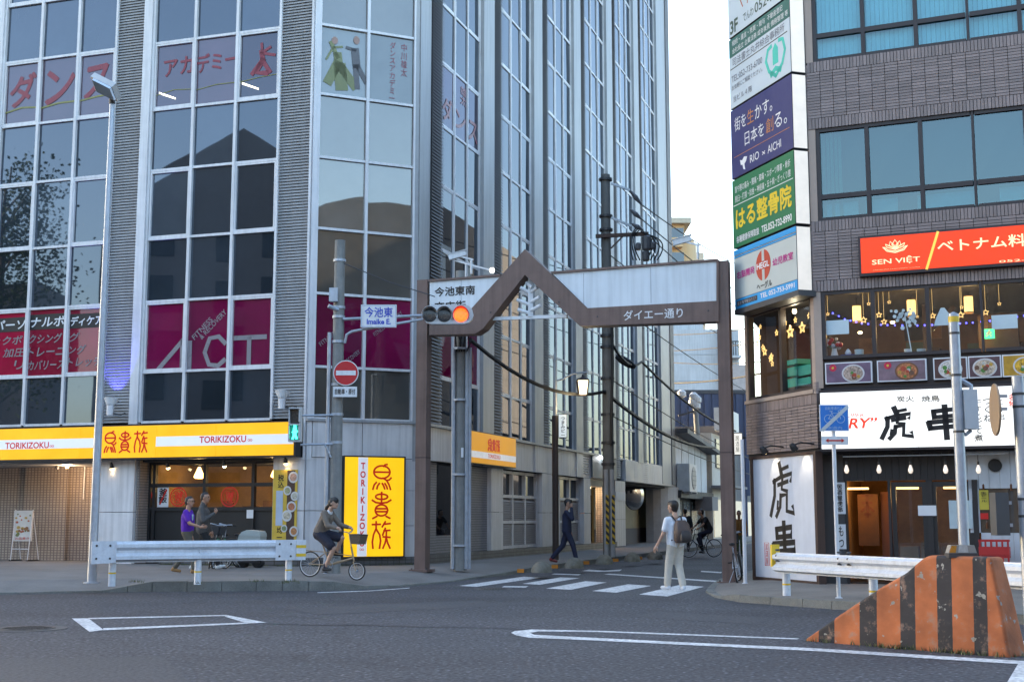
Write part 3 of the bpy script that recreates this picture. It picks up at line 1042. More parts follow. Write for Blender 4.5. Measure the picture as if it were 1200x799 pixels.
# warm dining room behind it
m_room = M('warm_room_wall', (.34, .22, .10), .8, var=.25, vs_=1.5)
room = MB()
room.fbox(LF, sh0 - .2, sh1 + .2, PV, 3.0, RO - 3.2, RO - 3.1)
room.fbox(LF, sh0 - .3, sh0 - .2, PV, 3.0, RO - 3.2, RO - .1)
room.fbox(LF, sh1 + .2, sh1 + .3, PV, 3.0, RO - 3.2, RO - .1)
room.fbox(LF, sh0 - .2, sh1 + .2, PV - .1, PV + .05, RO - 3.1, RO - .1)
room.build('room_wall', m_room, shop)
screen = MB()
for k, (a, b, h) in enumerate(((.05, .30, 1.55), (.34, .42, 1.75), (.5, .62, 1.6), (.66, .82, 1.75), (.86, .97, 1.6))):
 screen.fbox(LF, sh0 + (sh1 - sh0) * a, sh0 + (sh1 - sh0) * b, PV, PV + h, RO - 1.6, RO - 1.5)
screen.build('booth_screen', M('booth_wood', (.16, .085, .04), .6), shop)
mb = MB()
lamp_pts = [LF.pt(sh0 + (sh1 - sh0) * t, 2.62, RO - 1.3) for t in (.18, .78)]
for p in lamp_pts:
 mb.lathe(p, [(.03, .3), (.05, .26), (.14, .05), (.15, 0), (.1, -.03)], 14)
mb.build('ceiling_lamp', M('warm_lamp', (.9, .7, .4), .5, emit=(1, .55, .16), es=4), shop)
for i, p in enumerate(lamp_pts):
 ld = bpy.data.lights.new('shop_lamp_light', 'POINT')
 ld.energy = 8 if i else 4
 ld.color = (1, .62, .25)
 ld.shadow_soft_size = .12
 lo = bpy.data.objects.new('shop_lamp_light', ld)
 lo.location = p - Vector((0, 0, .12))
 COL.objects.link(lo)
# red round emblems and paper posters on the glass
m_emb = M('emblem_red', (.32, .015, .01), .5, emit=(.6, .02, .01), es=.12)
for px, py, r in ((168.5, 580, .27), (209, 582, .27), (269, 582, .28)):
 u, z = LF.uz(px, py, RO + .01)
 mb = MB()
 for rr, w in ((r, .035), (r * .72, .02)):
  n = 24
  for k in range(n):
   t0, t1 = 2 * math.pi * k / n, 2 * math.pi * (k + 1) / n
   mb.fprism(LF, [(u + (rr - w) * math.cos(t0), z + (rr - w) * math.sin(t0)), (u + rr * math.cos(t0), z + rr * math.sin(t0)), (u + rr * math.cos(t1), z + rr * math.sin(t1)), (u + (rr - w) * math.cos(t1), z + (rr - w) * math.sin(t1))], RO + .008, RO + .012)
 mb.build('round_emblem', m_emb, shop)
TORI = [[(.5 + .43 * math.cos(t), .68 + .25 * math.sin(t)) for t in [2 * math.pi * k / 20 for k in range(21)]], [(.1, .68), (.9, .68)], [(.58, .9), (.66, .97), (.78, .99)],
  [(.55, .45), (.75, .36), (.88, .2), (.97, 0)], [(.78, .36), (.9, .38), (1.0, .46)], [(.22, .28), (.1, .18), (.03, 0)], [(.38, .24), (.28, .14), (.24, .02)], [(.52, .24), (.6, .14), (.66, .02)], [(.66, .24), (.76, .12), (.8, .02)]]
KI = [[(.5 + .32 * math.cos(t), .82 + .1 * math.sin(t)) for t in [2 * math.pi * k / 16 for k in range(17)]], [(.5, .99), (.5, .58)], [(0, .69), (.2, .6), (.5, .575), (.8, .61), (1, .7)],
 [(.5 + .33 * math.cos(t), .31 + .21 * math.sin(t)) for t in [2 * math.pi * k / 18 for k in range(19)]], [(.2, .37), (.8, .37)], [(.2, .26), (.8, .26)], [(.27, .09), (.04, 0)], [(.74, .09), (.96, .01)]]
ZOKU = [[(.23, 1), (.23, .72)], [(.02, .89), (.46, .9)], [(.23, .74), (.1, .52), (.04, .25), (.08, .02)], [(.24, .72), (.42, .52), (.48, .3), (.42, .02)], [(.72, 1), (.55, .8)], [(.66, .9), (.98, .93)],
  [(.72, .76), (.58, .5)], [(.64, .66), (.97, .68)], [(.6, .44), (.98, .42)], [(.78, .64), (.77, .42), (.86, .2), (.98, .02)], [(.77, .42), (.72, .22), (.6, .02)]]
mb = MB()
for (px, py) in ((209, 582), (269, 582)):
 u, z = LF.uz(px, py, RO + .01)
 mb.strokes(LF, TORI, (u - .12, z - .02, u + .02, z + .14), .022, RO + .008)
 mb.strokes(LF, KI, (u + .02, z - .02, u + .14, z + .14), .02, RO + .008)
 mb.strokes(LF, ZOKU, (u - .1, z - .16, u + .1, z - .03), .022, RO + .008)
mb.build('emblem_lettering', m_emb, shop)
x0, z0 = LF.uz(184, 594, RO + .01)
x1, z1 = LF.uz(198, 570, RO + .01)
strip('paper_poster', LF, x0, x1, z0, z1, RO + .006, RO + .012, m_white_print, shop)
text(LF, '釜飯', (x0 + .05, z0 + .12, x1 - .05, z1 - .05), RO + .015, m_black_print, shop, bold=.04, vertical=True)
MB().strokes(LF, [[(.25, .15), (.8, .85)]], (x0, z0, x1, z1), .05, RO + .014).build('red_slash', m_red_print, shop)
x0, z0 = LF.uz(289, 607, RO + .06)
x1, z1 = LF.uz(297, 597, RO + .06)
strip('notice', LF, x0, x1, z0, z1, RO + .06, RO + .065, m_white_print, shop)

# recessed entrance at the far left of the front
ent0 = FL_END
MB().fbox(LF, ent0, pA[0] - 1.0, PV, 3.05, -2.3, -2.1).build('entrance_wall', m_tile_beige, office)
MB().fbox(LF, pA[0] - 1.02, pA[0] - .3, PV, 3.05, -1.5, -1.4).build('entrance_wall', m_tile_beige, office)
MB().fbox(LF, pA[0] - 1.12, pA[0] - 1.02, PV, 3.05, -2.1, -1.4).build('entrance_wall', m_tile_beige, office)
MB().fbox(LF, pA[0] - .3, pA[0], PV, 3.05, -1.5, -.6).build('entrance_recess', m_black_frame, office)
MB().fbox(LF, u_of(LF, -25, 600), u_of(LF, 27, 600), PV, 3.05, -2.1, -1.95).build('entrance_wall', m_tile_beige, office)
MB().fbox(LF, ent0, pA[0], 2.98, 3.06, -2.3, .0).build('entrance_soffit', m_soffit, office)
u, z = LF.uz(98, 548, -2.0)
MB().fbox(LF, u - .02, u + .02, LF.uz(73, 585, -2.0)[1], 2.98, -2.09, -2.05).build('conduit', m_alu, office)
uc_ = u_of(LF, 73, 590, -2.09)
MB().fbox(LF, uc_ - .09, uc_ + .09, 1.85, 2.2, -2.1, -2.0).build('switch_box', M('box_tan', (.3, .25, .2), .5), office)
m_bulb = M('warm_bulb', (1, .85, .6), .4, emit=(1, .72, .35), es=5)
def spot(F, px, py, o, label, lit=True, power=.35):
 u, z = F.uz(px, py, o)
 top = 3.0
 t = thing('spot_lamp', label, 'spot lamp', F.pt(u, z, o), 0, 'spot lamps under the yellow fascia')
 MB().cyl(F.pt(u, top, o), F.pt(u, z + .16, o), .018, seg=8).build('stem', m_black_frame, t)
 a = F.pt(u, z + .17, o)
 d = (F.n * -.25 + Vector((0, 0, -1))).normalized()
 MB().lathe(a, [(.03, 0), (.045, .05), (.06, .16), (.055, .165)], 12, d).build('shade', m_black_frame, t, smooth=True)
 MB().ball(a + d * .17, .055, 10, 6).build('bulb', m_bulb if lit else m_steel_dk, t, smooth=True)
 if lit:
  ld = bpy.data.lights.new('spot_lamp_light', 'SPOT')
  ld.energy = power
  ld.color = (1, .7, .38)
  ld.spot_size = R(110)
  ld.shadow_soft_size = .05
  lo = bpy.data.objects.new('spot_lamp_light', ld)
  lo.location = a + d * .26
  lo.rotation_euler = (-d).to_track_quat('Z', 'Y').to_euler()
  COL.objects.link(lo)
spot(LF, 66, 548, -.9, 'unlit dark spot lamp above the tiled entrance', lit=False)
spot(LF, 130, 549, .15, 'lit spot lamp above the white pillar')
spot(LF, 196, 548, .05, 'lit spot lamp above the grey-jacketed man and paper poster')
spot(LF, 262, 546, .05, 'lit spot lamp above the parked bicycles')
spot(LF, 334, 543, .2, 'lit spot lamp above the yellow food banner')
ent_l = bpy.data.lights.new('entrance_fill_light', 'POINT')  # added warm light, no lit lamp known in this recess
ent_l.energy = 16
ent_l.color = (1, .66, .38)
ent_l.shadow_soft_size = .1
eo = bpy.data.objects.new('entrance_fill_light', ent_l)
eo.location = LF.pt(pA[0] - 1.9, 2.85, -1.0)
COL.objects.link(eo)
MB().lathe(LF.pt(pA[0] - 1.9, 2.9, -1.0), [(.04, 0), (.05, .03), (.05, .09)], 10).build('fill_bulb', m_bulb, office)  # bulb added to go with the entrance fill

# ------------------------------------------------------------------ yellow signs
m_sign_y = M('backlit_yellow', (.8, .42, .01), .4, emit=(1, .43, .0), es=.26, var=.10, vs_=.9)
m_sign_y2 = M('backlit_yellow_bright', (.80, .46, .01), .4, emit=(1, .54, .0), es=.30, var=.07, vs_=.9)
m_sign_y3 = M('backlit_yellow_dim', (.7, .36, .02), .4, emit=(1, .40, .0), es=.14, var=.1, vs_=.5)
m_sign_w = M('backlit_white', (.8, .8, .82), .4, emit=(.9, .93, 1), es=.12, var=.02)
m_sign_r = M('backlit_red', (.5, .012, .005), .4, emit=(1, .02, .0), es=.08, var=.02)
SO = .42
a0, b0 = LF.uz(347, 490.5, SO)
z_lo = LF.uz(200, 537.5, SO)[1]
z_hi = LF.uz(200, 496.5, SO)[1]
u_r, u_l = a0, u_of(LF, -40, 520, SO)
fs_ = thing('fascia_sign', 'long yellow backlit fascia sign with white bands over the shop front', 'sign', LF.pt((u_l + u_r) / 2, z_lo, SO))
MB().fbox(LF, u_l, u_r, z_lo, z_hi, .12, SO).build('sign_box', m_black_frame, fs_)
seams = [u_l + .02, u_of(LF, 94, 520, SO), u_of(LF, 139, 520, SO), u_of(LF, 183, 520, SO), u_of(LF, 253, 520, SO), u_r - .05]
for a, b in zip(seams, seams[1:]):
 MB().fbox(LF, a + .004, b - .004, z_lo + .05, z_hi - .03, SO, SO + .012).build('yellow_panel', m_sign_y, fs_)
zw0, zw1 = z_lo + (z_hi - z_lo) * .36, z_lo + (z_hi - z_lo) * .64
for a, b in ((u_l, u_of(LF, 110.5, 520, SO)), (u_of(LF, 183, 520, SO), u_of(LF, 345, 510, SO) - .02)):
 MB().fbox(LF, a, b, zw0, zw1, SO + .012, SO + .017).build('white_band', m_sign_w, fs_)
def bx4(F, px0, py0, px1, py1, o):
 a, b = F.uz(px0, py0, o)
 c, d = F.uz(px1, py1, o)
 return (a, b, c, d)
text(LF, 'TORIKIZOKU', bx4(LF, 6.5, 526, 58, 517.5, SO), SO + .021, m_sign_r, fs_, bold=.02)
text(LF, 'TORIKIZOKU', bx4(LF, 234, 519, 289, 510, SO), SO + .021, m_sign_r, fs_, bold=.02)
for px in (60, 292):
 u, z = LF.uz(px, 523 if px < 100 else 516, SO)
 mb = MB()
 for k in range(2):
  mb.torus(LF.pt(u + k * .07, z + .01, SO + .022), .028, .006, LF.n, 10, 4)
 mb.build('lettering', m_sign_r, fs_)
for S_, x0, x1 in ((TORI, 122, 137), (KI, 139.5, 154), (ZOKU, 157, 173.5)):
 MB().strokes(LF, S_, bx4(LF, x0, 530, x1, 505, SO), .045, SO + .015).build('lettering', m_sign_r, fs_)

co = .30
bb = bx4(LC, 402.5, 652, 473.5, 536.5, co)
cs = thing('corner_sign', 'big bright yellow sign with a vertical white band beside the utility pole', 'sign', LC.pt((bb[0] + bb[2]) / 2, bb[1], co))
MB().fbox(LC, bb[0] - .03, bb[2] + .05, bb[1] - .03, bb[3] + .04, -.04, co).build('sign_box', m_black_frame, cs)
MB().fbox(LC, bb[0], bb[2], bb[1], bb[3], co, co + .012).build('yellow_panel', m_sign_y2, cs)
fx = lambda t: bb[0] + (bb[2] - bb[0]) * t
fz = lambda t: bb[3] + (bb[1] - bb[3]) * t
MB().fbox(LC, fx(.22), fx(.38), bb[1] + .004, bb[3] - .004, co + .012, co + .017).build('white_band', m_sign_w, cs)
text(LC, 'TORIKIZOKU', (fx(.255), fz(.9), fx(.345), fz(.055)), co + .021, m_sign_r, cs, vertical=True, bold=.03, line=.95)
mb = MB()
for k in range(2):
 mb.torus(LC.pt(fx(.28) + k * .06, fz(.93), co + .02), .026, .006, LC.n, 10, 4)
mb.build('lettering', m_sign_r, cs)
for S_, t0, t1 in ((TORI, .065, .325), (KI, .35, .62), (ZOKU, .65, .925)):
 MB().strokes(LC, S_, (fx(.46), fz(t1), fx(.78), fz(t0)), .05, co + .015).build('lettering', m_sign_r, cs)

so = .32
a0, zz0 = LS.uz(548.5, 541, so)
a1, zz1 = LS.uz(604.5, 514, so)
zt_ = LS.uz(548.5, 504, so)[1]
ss = thing('side_sign', 'small dim yellow sign with a white band on the side wall of the office block', 'sign', LS.pt((a0 + a1) / 2, zz0, so))
MB().fbox(LS, a0, a1, zz0 - .03, zt_ + .03, .12, so).build('sign_box', m_black_frame, ss)
MB().fbox(LS, a0 + .03, a1 - .03, zz0, zt_, so, so + .012).build('yellow_panel', m_sign_y3, ss)
gz = lambda t: zz0 + (zt_ - zz0) * t
gx = lambda t: a0 + (a1 - a0) * t
MB().fbox(LS, gx(.01), gx(.99), gz(.17), gz(.38), so + .012, so + .017).build('white_band', M('dim_white', (.75, .75, .77), .5, emit=(1, 1, 1), es=.12), ss)
for S_, t0, t1 in ((TORI, .38, .46), (KI, .47, .54), (ZOKU, .55, .63)):
 MB().strokes(LS, S_, (gx(t0), gz(.46), gx(t1), gz(.84)), .05, so + .016).build('lettering', m_sign_r, ss)
text(LS, 'TORIKIZOKU', (gx(.38), gz(.21), gx(.64), gz(.34)), so + .02, m_sign_r, ss, bold=.02)

# ------------------------------------------------------------------ food banner on the pillar, poster stand, floodlights
BNF = Fac(LF.o.x + LF.n.x * .045, LF.o.y + LF.n.y * .045, R(108.3))
bb = bx4(BNF, 318.5, 632, 349, 550, .02)
ban = thing('food_banner', 'yellow banner with photos of dishes hanging beside the shop window', 'banner', BNF.pt((bb[0] + bb[2]) / 2, bb[1], .03))
MB().fbox(BNF, bb[0], bb[2], bb[1], bb[3], .012, .022).build('cloth', M('banner_yellow', (.62, .42, .05), .6), ban)
w, h = bb[2] - bb[0], bb[3] - bb[1]
BX = lambda a, b: (bb[0] + w * a, bb[3] - h * b)
MB().fbox(BNF, BX(.58, 0)[0], BX(.9, 0)[0], bb[1] + .004, bb[3] - .02, .022, .025).build('dark_table_print', M('print_wood', (.07, .035, .025), .6), ban)
m_dish = M('print_dish', (.6, .6, .6), .5)
for k, (a, b, r, c) in enumerate(((.83, .11, .2, (.5, .3, .22)), (.6, .3, .16, (.35, .35, .2)), (.9, .38, .16, (.5, .48, .4)), (.78, .53, .19, (.4, .15, .08)), (.6, .66, .2, (.5, .45, .35)), (.5, .84, .13, (.2, .25, .12)), (.9, .88, .18, (.45, .2, .08)))):
 u, z = BX(a, b)
 r *= w
 MB().fdisc(BNF, u, z, r, .025 + k * .0012, .028 + k * .0012, 16, r * 1.05).build('plate_print', m_dish, ban)
 MB().fdisc(BNF, u, z, r * .72, .029 + k * .0012, .031 + k * .0012, 12, r * .72).build('food_print', M('print_food_%d' % k, c, .6, var=.6, vs_=25), ban)
u0, z1 = BX(.2, .07)
u1, z0 = BX(.44, .26)
text(BNF, '税込', (u0, z0, u1, z1), .026, m_black_print, ban, vertical=True, bold=.02)
u0, z1 = BX(.14, .3)
u1, z0 = BX(.42, .8)
MB().fbox(BNF, u0, u1, z0, z1, .022, .027).build('covering_sheet', M('print_pale_blue', (.42, .5, .62), .6), ban)
u0, z1 = BX(.2, .82)
u1, z0 = BX(.42, .97)
text(BNF, '均一', (u0, z0, u1, z1), .026, m_black_print, ban, vertical=True, bold=.02)

c = LF.pt(u_of(LF, 25, 640, -1.2), PV, -1.2)
st = thing('poster_stand', 'steel easel with a food poster in the tiled entrance', 'poster stand', c, LF.rz())
S = Fac(c.x, c.y, R(108.3))
MB().fbox(S, -.33, .33, .78, 1.68, -.05, -.02).build('poster_board', M('poster_white', (.6, .58, .55), .6), st)
for k in range(22):
 a, b = random.uniform(-.25, .25), random.uniform(.95, 1.58)
 r = random.uniform(.03, .07)
 MB().fdisc(S, a, b, r, -.02 + k * .0004, -.016 + k * .0004, 8, r * .7).build('food_print', M('print_dishes_%d' % (k % 4), ((.4, .1, .05), (.25, .12, .05), (.45, .3, .08), (.15, .18, .06))[k % 4], .6, var=.5, vs_=30), st)
text(S, 'お品書き', (-.25, .82, .25, .9), -.012, m_red_print, st)
for sx in (-.31, .31):
 MB().tube([S.pt(sx, 1.7, -.06), S.pt(sx * .96, PV + .02, .08)], .014, 6).build('leg', m_alu, st)
 MB().tube([S.pt(sx, 1.6, -.07), S.pt(sx * 1.02, PV + .02, -.40)], .014, 6).build('leg', m_alu, st)
 MB().bar(S.pt(sx, PV + .02, .12), S.pt(sx, PV + .02, -.44), .03).build('foot', m_black, st)
MB().tube([S.pt(-.3, .55, .04), S.pt(.3, .55, .04)], .012, 6).build('crossbar', m_alu, st)

def floodlight(px, py, label):
 u, z = LF.uz(px, py, .35)
 t = thing('floodlight', label, 'floodlight', LF.pt(u, z, .2), 0, 'floodlights above the yellow fascia')
 MB().bar(LF.pt(u, z - .28, .02), LF.pt(u, z - .28, .4), .05).build('bracket', m_alu_dk, t)
 MB().cyl(LF.pt(u, z - .3, .38), LF.pt(u, z - .02, .38), .09, .1, 12).build('body', m_alu, t)
 MB().lathe(LF.pt(u, z - .02, .38), [(.1, 0), (.16, .1), (.21, .18), (.19, .18), (.13, .09)], 16, (LF.n * -.25 + Vector((0, 0, 1)))).build('reflector_hood', m_white_paint, t)
 MB().tube([LF.pt(u + .1, z - .25, .38), LF.pt(u + .24, z - .28, .2), LF.pt(u + .26, z - .22, .05)], .02, 6).build('cable', m_steel_dk, t)
floodlight(130, 474, 'white floodlight beside the tall lamp post, over the yellow fascia')
floodlight(331, 466, 'white floodlight above the pedestrian signal')
fl = bpy.data.lights.new('floodlight_beam', 'SPOT')
fl.energy = 45
fl.color = (.12, .12, 1)
fl.spot_size = R(70)
fl.spot_blend = .6
flo = bpy.data.objects.new('floodlight_beam', fl)
u, z = LF.uz(128, 474, .35)
flo.location = LF.pt(u, z + .15, .42)
flo.rotation_euler = (-(Vector((0, 0, 1)) - LF.n * .45)).to_track_quat('Z', 'Y').to_euler()
COL.objects.link(flo)

# ------------------------------------------------------------------ office block: side ground floor
def us(px, py=600):
 return u_of(LS, px, py)
m_dark_glass = glass_mat('dark_ground_glass', (.01, .011, .013), (.7, .76, .84), .08)
strip('dark_window', LS, us(515), us(552), .95, 3.0, -.28, -.22, m_dark_glass)
strip('tile_wall', LS, us(508), us(515), PV + .2, 3.04, -.3, -.1, m_tile_grey)
strip('tile_wall', LS, us(552), us(573), PV + .2, 3.04, -.3, -.06, m_tile_grey)
strip('tile_wall', LS, us(515), us(552), PV + .2, .95, -.3, -.16, m_tile_grey)
m_gate = M('gate_cream', (.36, .33, .32), .6, var=.1)
def shutter_bay(px0, px1, open_upto, label):
 u0, u1 = us(px0), us(px1)
 w = (u1 - u0) / 3
 strip('dark_window', LS, u0, u1, .45, 3.02, -.3, -.2, m_dark_glass)
 for k in range(4):
  strip('window_post', LS, u0 + w * k - .05, u0 + w * k + .05, .44, 3.02, -.2, -.08, m_alu)
 for z in (.5, 1.32, 2.18, 2.98):
  for k in range(3):
   strip('window_rail', LS, u0 + w * k + .05, u0 + w * (k + 1) - .05, z - .05, z + .05, -.19, -.09, m_alu)
 for k in range(3):
  for z0, z1 in ((.56, 1.26), (1.38, 2.12)):
   if k == 0 and open_upto and z0 > 1:
    continue
   louver(LS, u0 + w * k + .07, u0 + w * (k + 1) - .07, z0, z1, m_gate, pitch=.075, name='louver_gate', o=-.1)
shutter_bay(588.5, 632, False, '')
shutter_bay(646, 681, True, '')
# lit doorway
strip('lit_doorway_wall', LS, us(690), us(706), PV + .2, 2.9, -.9, -.8, M('doorway_wood', (.45, .27, .13), .6))
strip('doorway_head', LS, us(690), us(719), 2.75, 3.06, -.9, .0, m_steel_dk)
strip('doorway_wall', LS, us(706), us(719), PV + .2, 2.75, -.3, .0, m_tile_grey)
dl = bpy.data.lights.new('doorway_light', 'POINT')
dl.energy = 16
dl.color = (1, .65, .32)
dl.shadow_soft_size = .08
do_ = bpy.data.objects.new('doorway_light', dl)
do_.location = LS.pt((us(690) + us(706)) / 2, 2.55, -.45)
COL.objects.link(do_)
MB().fbox(LS, us(694), us(702), 2.70, 2.74, -.55, -.35).build('doorway_lamp', m_bulb, office)
x0, x1 = us(697), us(708)
sgn = thing('doorway_sign', 'small red and white lettered sign lit over the side doorway', 'sign', LS.pt(x1, 3.1, .1))
MB().fbox(LS, us(690.5), us(719), 3.1, 4.0, .1, .16).build('sign_board', M('sign_grey', (.12, .14, .16), .5), sgn)
text(LS, '酒場', (us(703), 3.2, us(707.5), 3.85), .165, M('neon_red', (.6, .05, .05), .5, emit=(1, .1, .12), es=1.2), sgn, vertical=True, bold=.03)
MB().cyl(LS.pt(us(698), 3.98, .2), LS.pt(us(701), 3.9, .4), .05, .06).build('sign_lamp', M('cool_bulb', (1, 1, 1), .4, emit=(.95, .98, 1), es=8), sgn)
# parking recess under the last bays
u0, u1 = us(731), S_END
strip('recess_wall', LS, u0, u1, PV, 3.1, -1.5, -1.4, M('recess_cream', (.38, .36, .24), .7, streak=.1))
strip('recess_dado', LS, u0, u1, PV, .95, -1.4, -1.37, M('recess_grey', (.12, .12, .13), .7))
strip('recess_soffit', LS, u0, S_END, 3.1, 3.2, -5, .02, m_soffit)
mb = MB()
ucol = u_of(LS, 757, 600, -1.0), u_of(LS, 781, 600, -1.0)
n = 10
rr = (ucol[1] - ucol[0]) / 2
for k in range(n):
 t0, t1 = math.pi * k / n, math.pi * (k + 1) / n
 cu = (ucol[0] + ucol[1]) / 2
 mb.add([LS.pt(cu - rr * math.cos(t0), PV, rr * .45 * math.sin(t0) - 1), LS.pt(cu - rr * math.cos(t1), PV, rr * .45 * math.sin(t1) - 1), LS.pt(cu - rr * math.cos(t1), 3.1, rr * .45 * math.sin(t1) - 1), LS.pt(cu - rr * math.cos(t0), 3.1, rr * .45 * math.sin(t0) - 1)], [(0, 1, 2, 3)])
mb.build('curved_pillar', M('pillar_grey', (.36, .37, .38), .6), office, smooth=True)
clad(LS, u0 + .05, S_END - .1, [3.12, 4.1], -.1, .10, m_white_clad)
MB().fbox(LS, us(719.5, 590), us(730.5, 590), LS.uz(725, 586, .09)[1], LS.uz(725, 576, .09)[1], .085, .1).build('paper_notice', m_white_print, office)
u, z = LS.uz(746, 580, -.8)
mir = thing('traffic_mirror', 'round convex traffic mirror in the recess of the office block', 'traffic mirror', LS.pt(u, z, -.8))
MB().lathe(LS.pt(u, z, -.95), [(.70, 0), (.72, .05), (.6, .10), (.35, .16), (.02, .19)], 26, LS.n + Vector((-.2, -.5, 0))).build('mirror_face', M('mirror_metal', (.5, .5, .48), .12, metal=1, var=.03), mir, smooth=True)
MB().torus(LS.pt(u, z, -.94), .71, .035, LS.n + Vector((-.2, -.5, 0)), 28, 6).build('rim', m_steel_dk, mir)
MB().cyl(LS.pt(u, z, -1.0), LS.pt(u, z, -2.1), .03).build('arm', m_steel_dk, mir)
# ------------------------------------------------------------------ tiled corner building on the right
m_brick = M('wall_tile', (.245, .190, .178), .42, var=.12, vs_=2.0, bump=.12, bs=60)
nt = m_brick.node_tree
N, L = nt.nodes, nt.links
_b = N['Principled BSDF']
_src = _b.inputs['Base Color'].links[0].from_socket
_oi, _ge = N.new('ShaderNodeObjectInfo'), N.new('ShaderNodeNewGeometry')
_ad = N.new('ShaderNodeMath')
L.new(_oi.outputs['Random'], _ad.inputs[0])
L.new(_ge.outputs['Random Per Island'], _ad.inputs[1])
_fr = N.new('ShaderNodeMath')
_fr.operation = 'FRACT'
L.new(_ad.outputs[0], _fr.inputs[0])
_mr = N.new('ShaderNodeMapRange')
_mr.inputs[3].default_value = .84
_mr.inputs[4].default_value = 1.2
L.new(_fr.outputs[0], _mr.inputs[0])
_sc = N.new('ShaderNodeVectorMath')
_sc.operation = 'SCALE'
L.new(_src, _sc.inputs[0])
L.new(_mr.outputs[0], _sc.inputs['Scale'])
L.new(_sc.outputs[0], _b.inputs['Base Color'])
m_mortar = M('mortar', (.03, .027, .03), .9)
m_tan = M('tan_column', (.42, .32, .26), .5, var=.06, streak=.1)
m_bronze = M('bronze_frame', (.030, .022, .024), .45)
RW = 7.5
tiled = thing('tiled_building', 'dark brown tiled corner building with shop signs and restaurant windows', 'building', RF.pt(0, PR))
zr = lambda y, px=962: RF.uz(px, y)[1]
W2B, W2T, W3B, W3T, W4B = zr(421), zr(342), zr(259), zr(151), zr(72)
W4T = W4B + (W3T - W3B)
PB0, PB1 = zr(452), zr(424)                 # food poster band
SB0, SB1 = zr(526, 965), zr(461)            # lit white sign
RTOP = W4T + 3.0
def rplan(o, w=RW, back=9):
 a = RC.pt(-RC_LEN, 0, o)
 def meet(A, B):
  p, q = A.o + A.n * o, B.o + B.n * o
  d = A.u.x * B.u.y - A.u.y * B.u.x
  t = ((q.x - p.x) * B.u.y - (q.y - p.y) * B.u.x) / d
  return p + A.u * t
 m = meet(RC, RF)
 e = RF.pt(w, 0, o)
 eb = e + STREET * back
 ab = RC.pt(-RC_LEN, 0, 0) + STREET * back + LS.n * -o
 ab2 = RC.pt(-RC_LEN, 0, 0) + LS.n * -o
 return [(p.x, p.y) for p in (a, m, e, eb, ab)]
MB().prism(rplan(-.03), SB0 - .1, PB0 - .05).build('wall_core', m_mortar, tiled)
MB().prism(rplan(-.03), W2T, W3B).build('wall_core', m_mortar, tiled)
MB().prism(rplan(-.26), W3B, W3T).build('wall_core', M('office_dim', (.045, .065, .075), .8), tiled)
MB().prism(rplan(-.03), W3T, W4B).build('wall_core', m_mortar, tiled)
MB().prism(rplan(-.25), W4B, W4T).build('wall_core', m_core, tiled)
MB().prism(rplan(-.03), W4T, RTOP).build('wall_core', m_mortar, tiled)
# restaurant room on the second floor
rb = [Vector((x, y, 0)) for x, y in rplan(-.1)]
mb = MB()
m_rest = M('restaurant_wall', (.19, .10, .05), .8, var=.4, vs_=.8)
mb.fbox(RF, -.5, RW, PB0 - .05, W2T, -4.6, -4.5)
mb.fbox(RF, RW - .1, RW, PB0 - .05, W2T, -4.5, -.1)
mb.build('restaurant_wall', m_rest, tiled)
MB().fbox(RF, -.02, RW, PB0 - .05, PB1, -.5, -.12).build('sill_wall', m_bronze, tiled)
MB().prism(rplan(-.12), PB0 - .12, PB0 - .05).build('restaurant_floor', m_bronze, tiled)
MB().fbox(RF, -2.2, -.5, PB0 - .05, W2T, -4.6, -4.5).build('restaurant_wall', m_rest, tiled)

# tiles
TILES = []
def tile_field(F, u0, u1, z0, z1, holes=(), soldier=(True, True)):
 tw, th, sw, sh_, gp = .265, .0650, .0700, .235, .011
 za, zb = z0 + (sh_ if soldier[0] else 0), z1 - (sh_ if soldier[1] else 0)
 for base, on in ((z0, soldier[0]), (zb, soldier[1])):
  if on:
   n = round((u1 - u0) / sw)
   s_ = (u1 - u0) / n
   for k in range(n):
    TILES.append((F, u0 + k * s_ + gp / 2, u0 + (k + 1) * s_ - gp / 2, base + gp / 2, base + sh_ - gp / 2))
 n = max(1, round((u1 - u0) / tw))
 s_ = (u1 - u0) / n
 m = max(1, round((zb - za) / th))
 hh = (zb - za) / m
 for k in range(n):
  for j in range(m):
   a, b, c, d = u0 + k * s_ + gp / 2, u0 + (k + 1) * s_ - gp / 2, za + j * hh + gp / 2, za + (j + 1) * hh - gp / 2
   if any(a > H[0] and b < H[1] and c > H[2] and d < H[3] for H in holes):
    continue
   TILES.append((F, a, b, c, d))
RSO = .16
rs0, rz0 = RF.uz(1007, 324, RSO)
rs1 = rs0 + 4.4
rz1 = RF.uz(1008, 277, RSO)[1]
FW = 6.2
CB0 = RC.uz(915, 463)[1] - .08
tile_field(RF, .0, FW, W3T, W4B)
tile_field(RF, .0, FW, W2T, W3B, holes=[(rs0 + .1, rs1, rz0 + .2, rz1 - .1)])
tile_field(RC, -RC_LEN, -.0, SB0 + .02, CB0, soldier=(False, True))
tile_field(RC, -RC_LEN, -.0, W2T, W3B, soldier=(True, True))
def tile_score(t):
 F, a, b, c, d = t
 p = F.pt((a + b) / 2, (c + d) / 2)
 if not in_view(p, 5):
  return -1
 q1, q2 = to_px(F.pt(a, c)), to_px(F.pt(b, d))
 if F is RC and c > W2T:
  return -1
 return abs((q1[0] - q2[0]) * (q1[1] - q2[1]))
TILES.sort(key=tile_score, reverse=True)
bm_ = MB()
bm_.add([(-.5, -.5, -.5), (.5, -.5, -.5), (.5, .5, -.5), (-.5, .5, -.5), (-.46, -.5, -.4), (.46, -.5, -.4), (.46, .5, .4), (-.46, .5, .4)], [])
tile_me = bpy.data.meshes.new('brick')
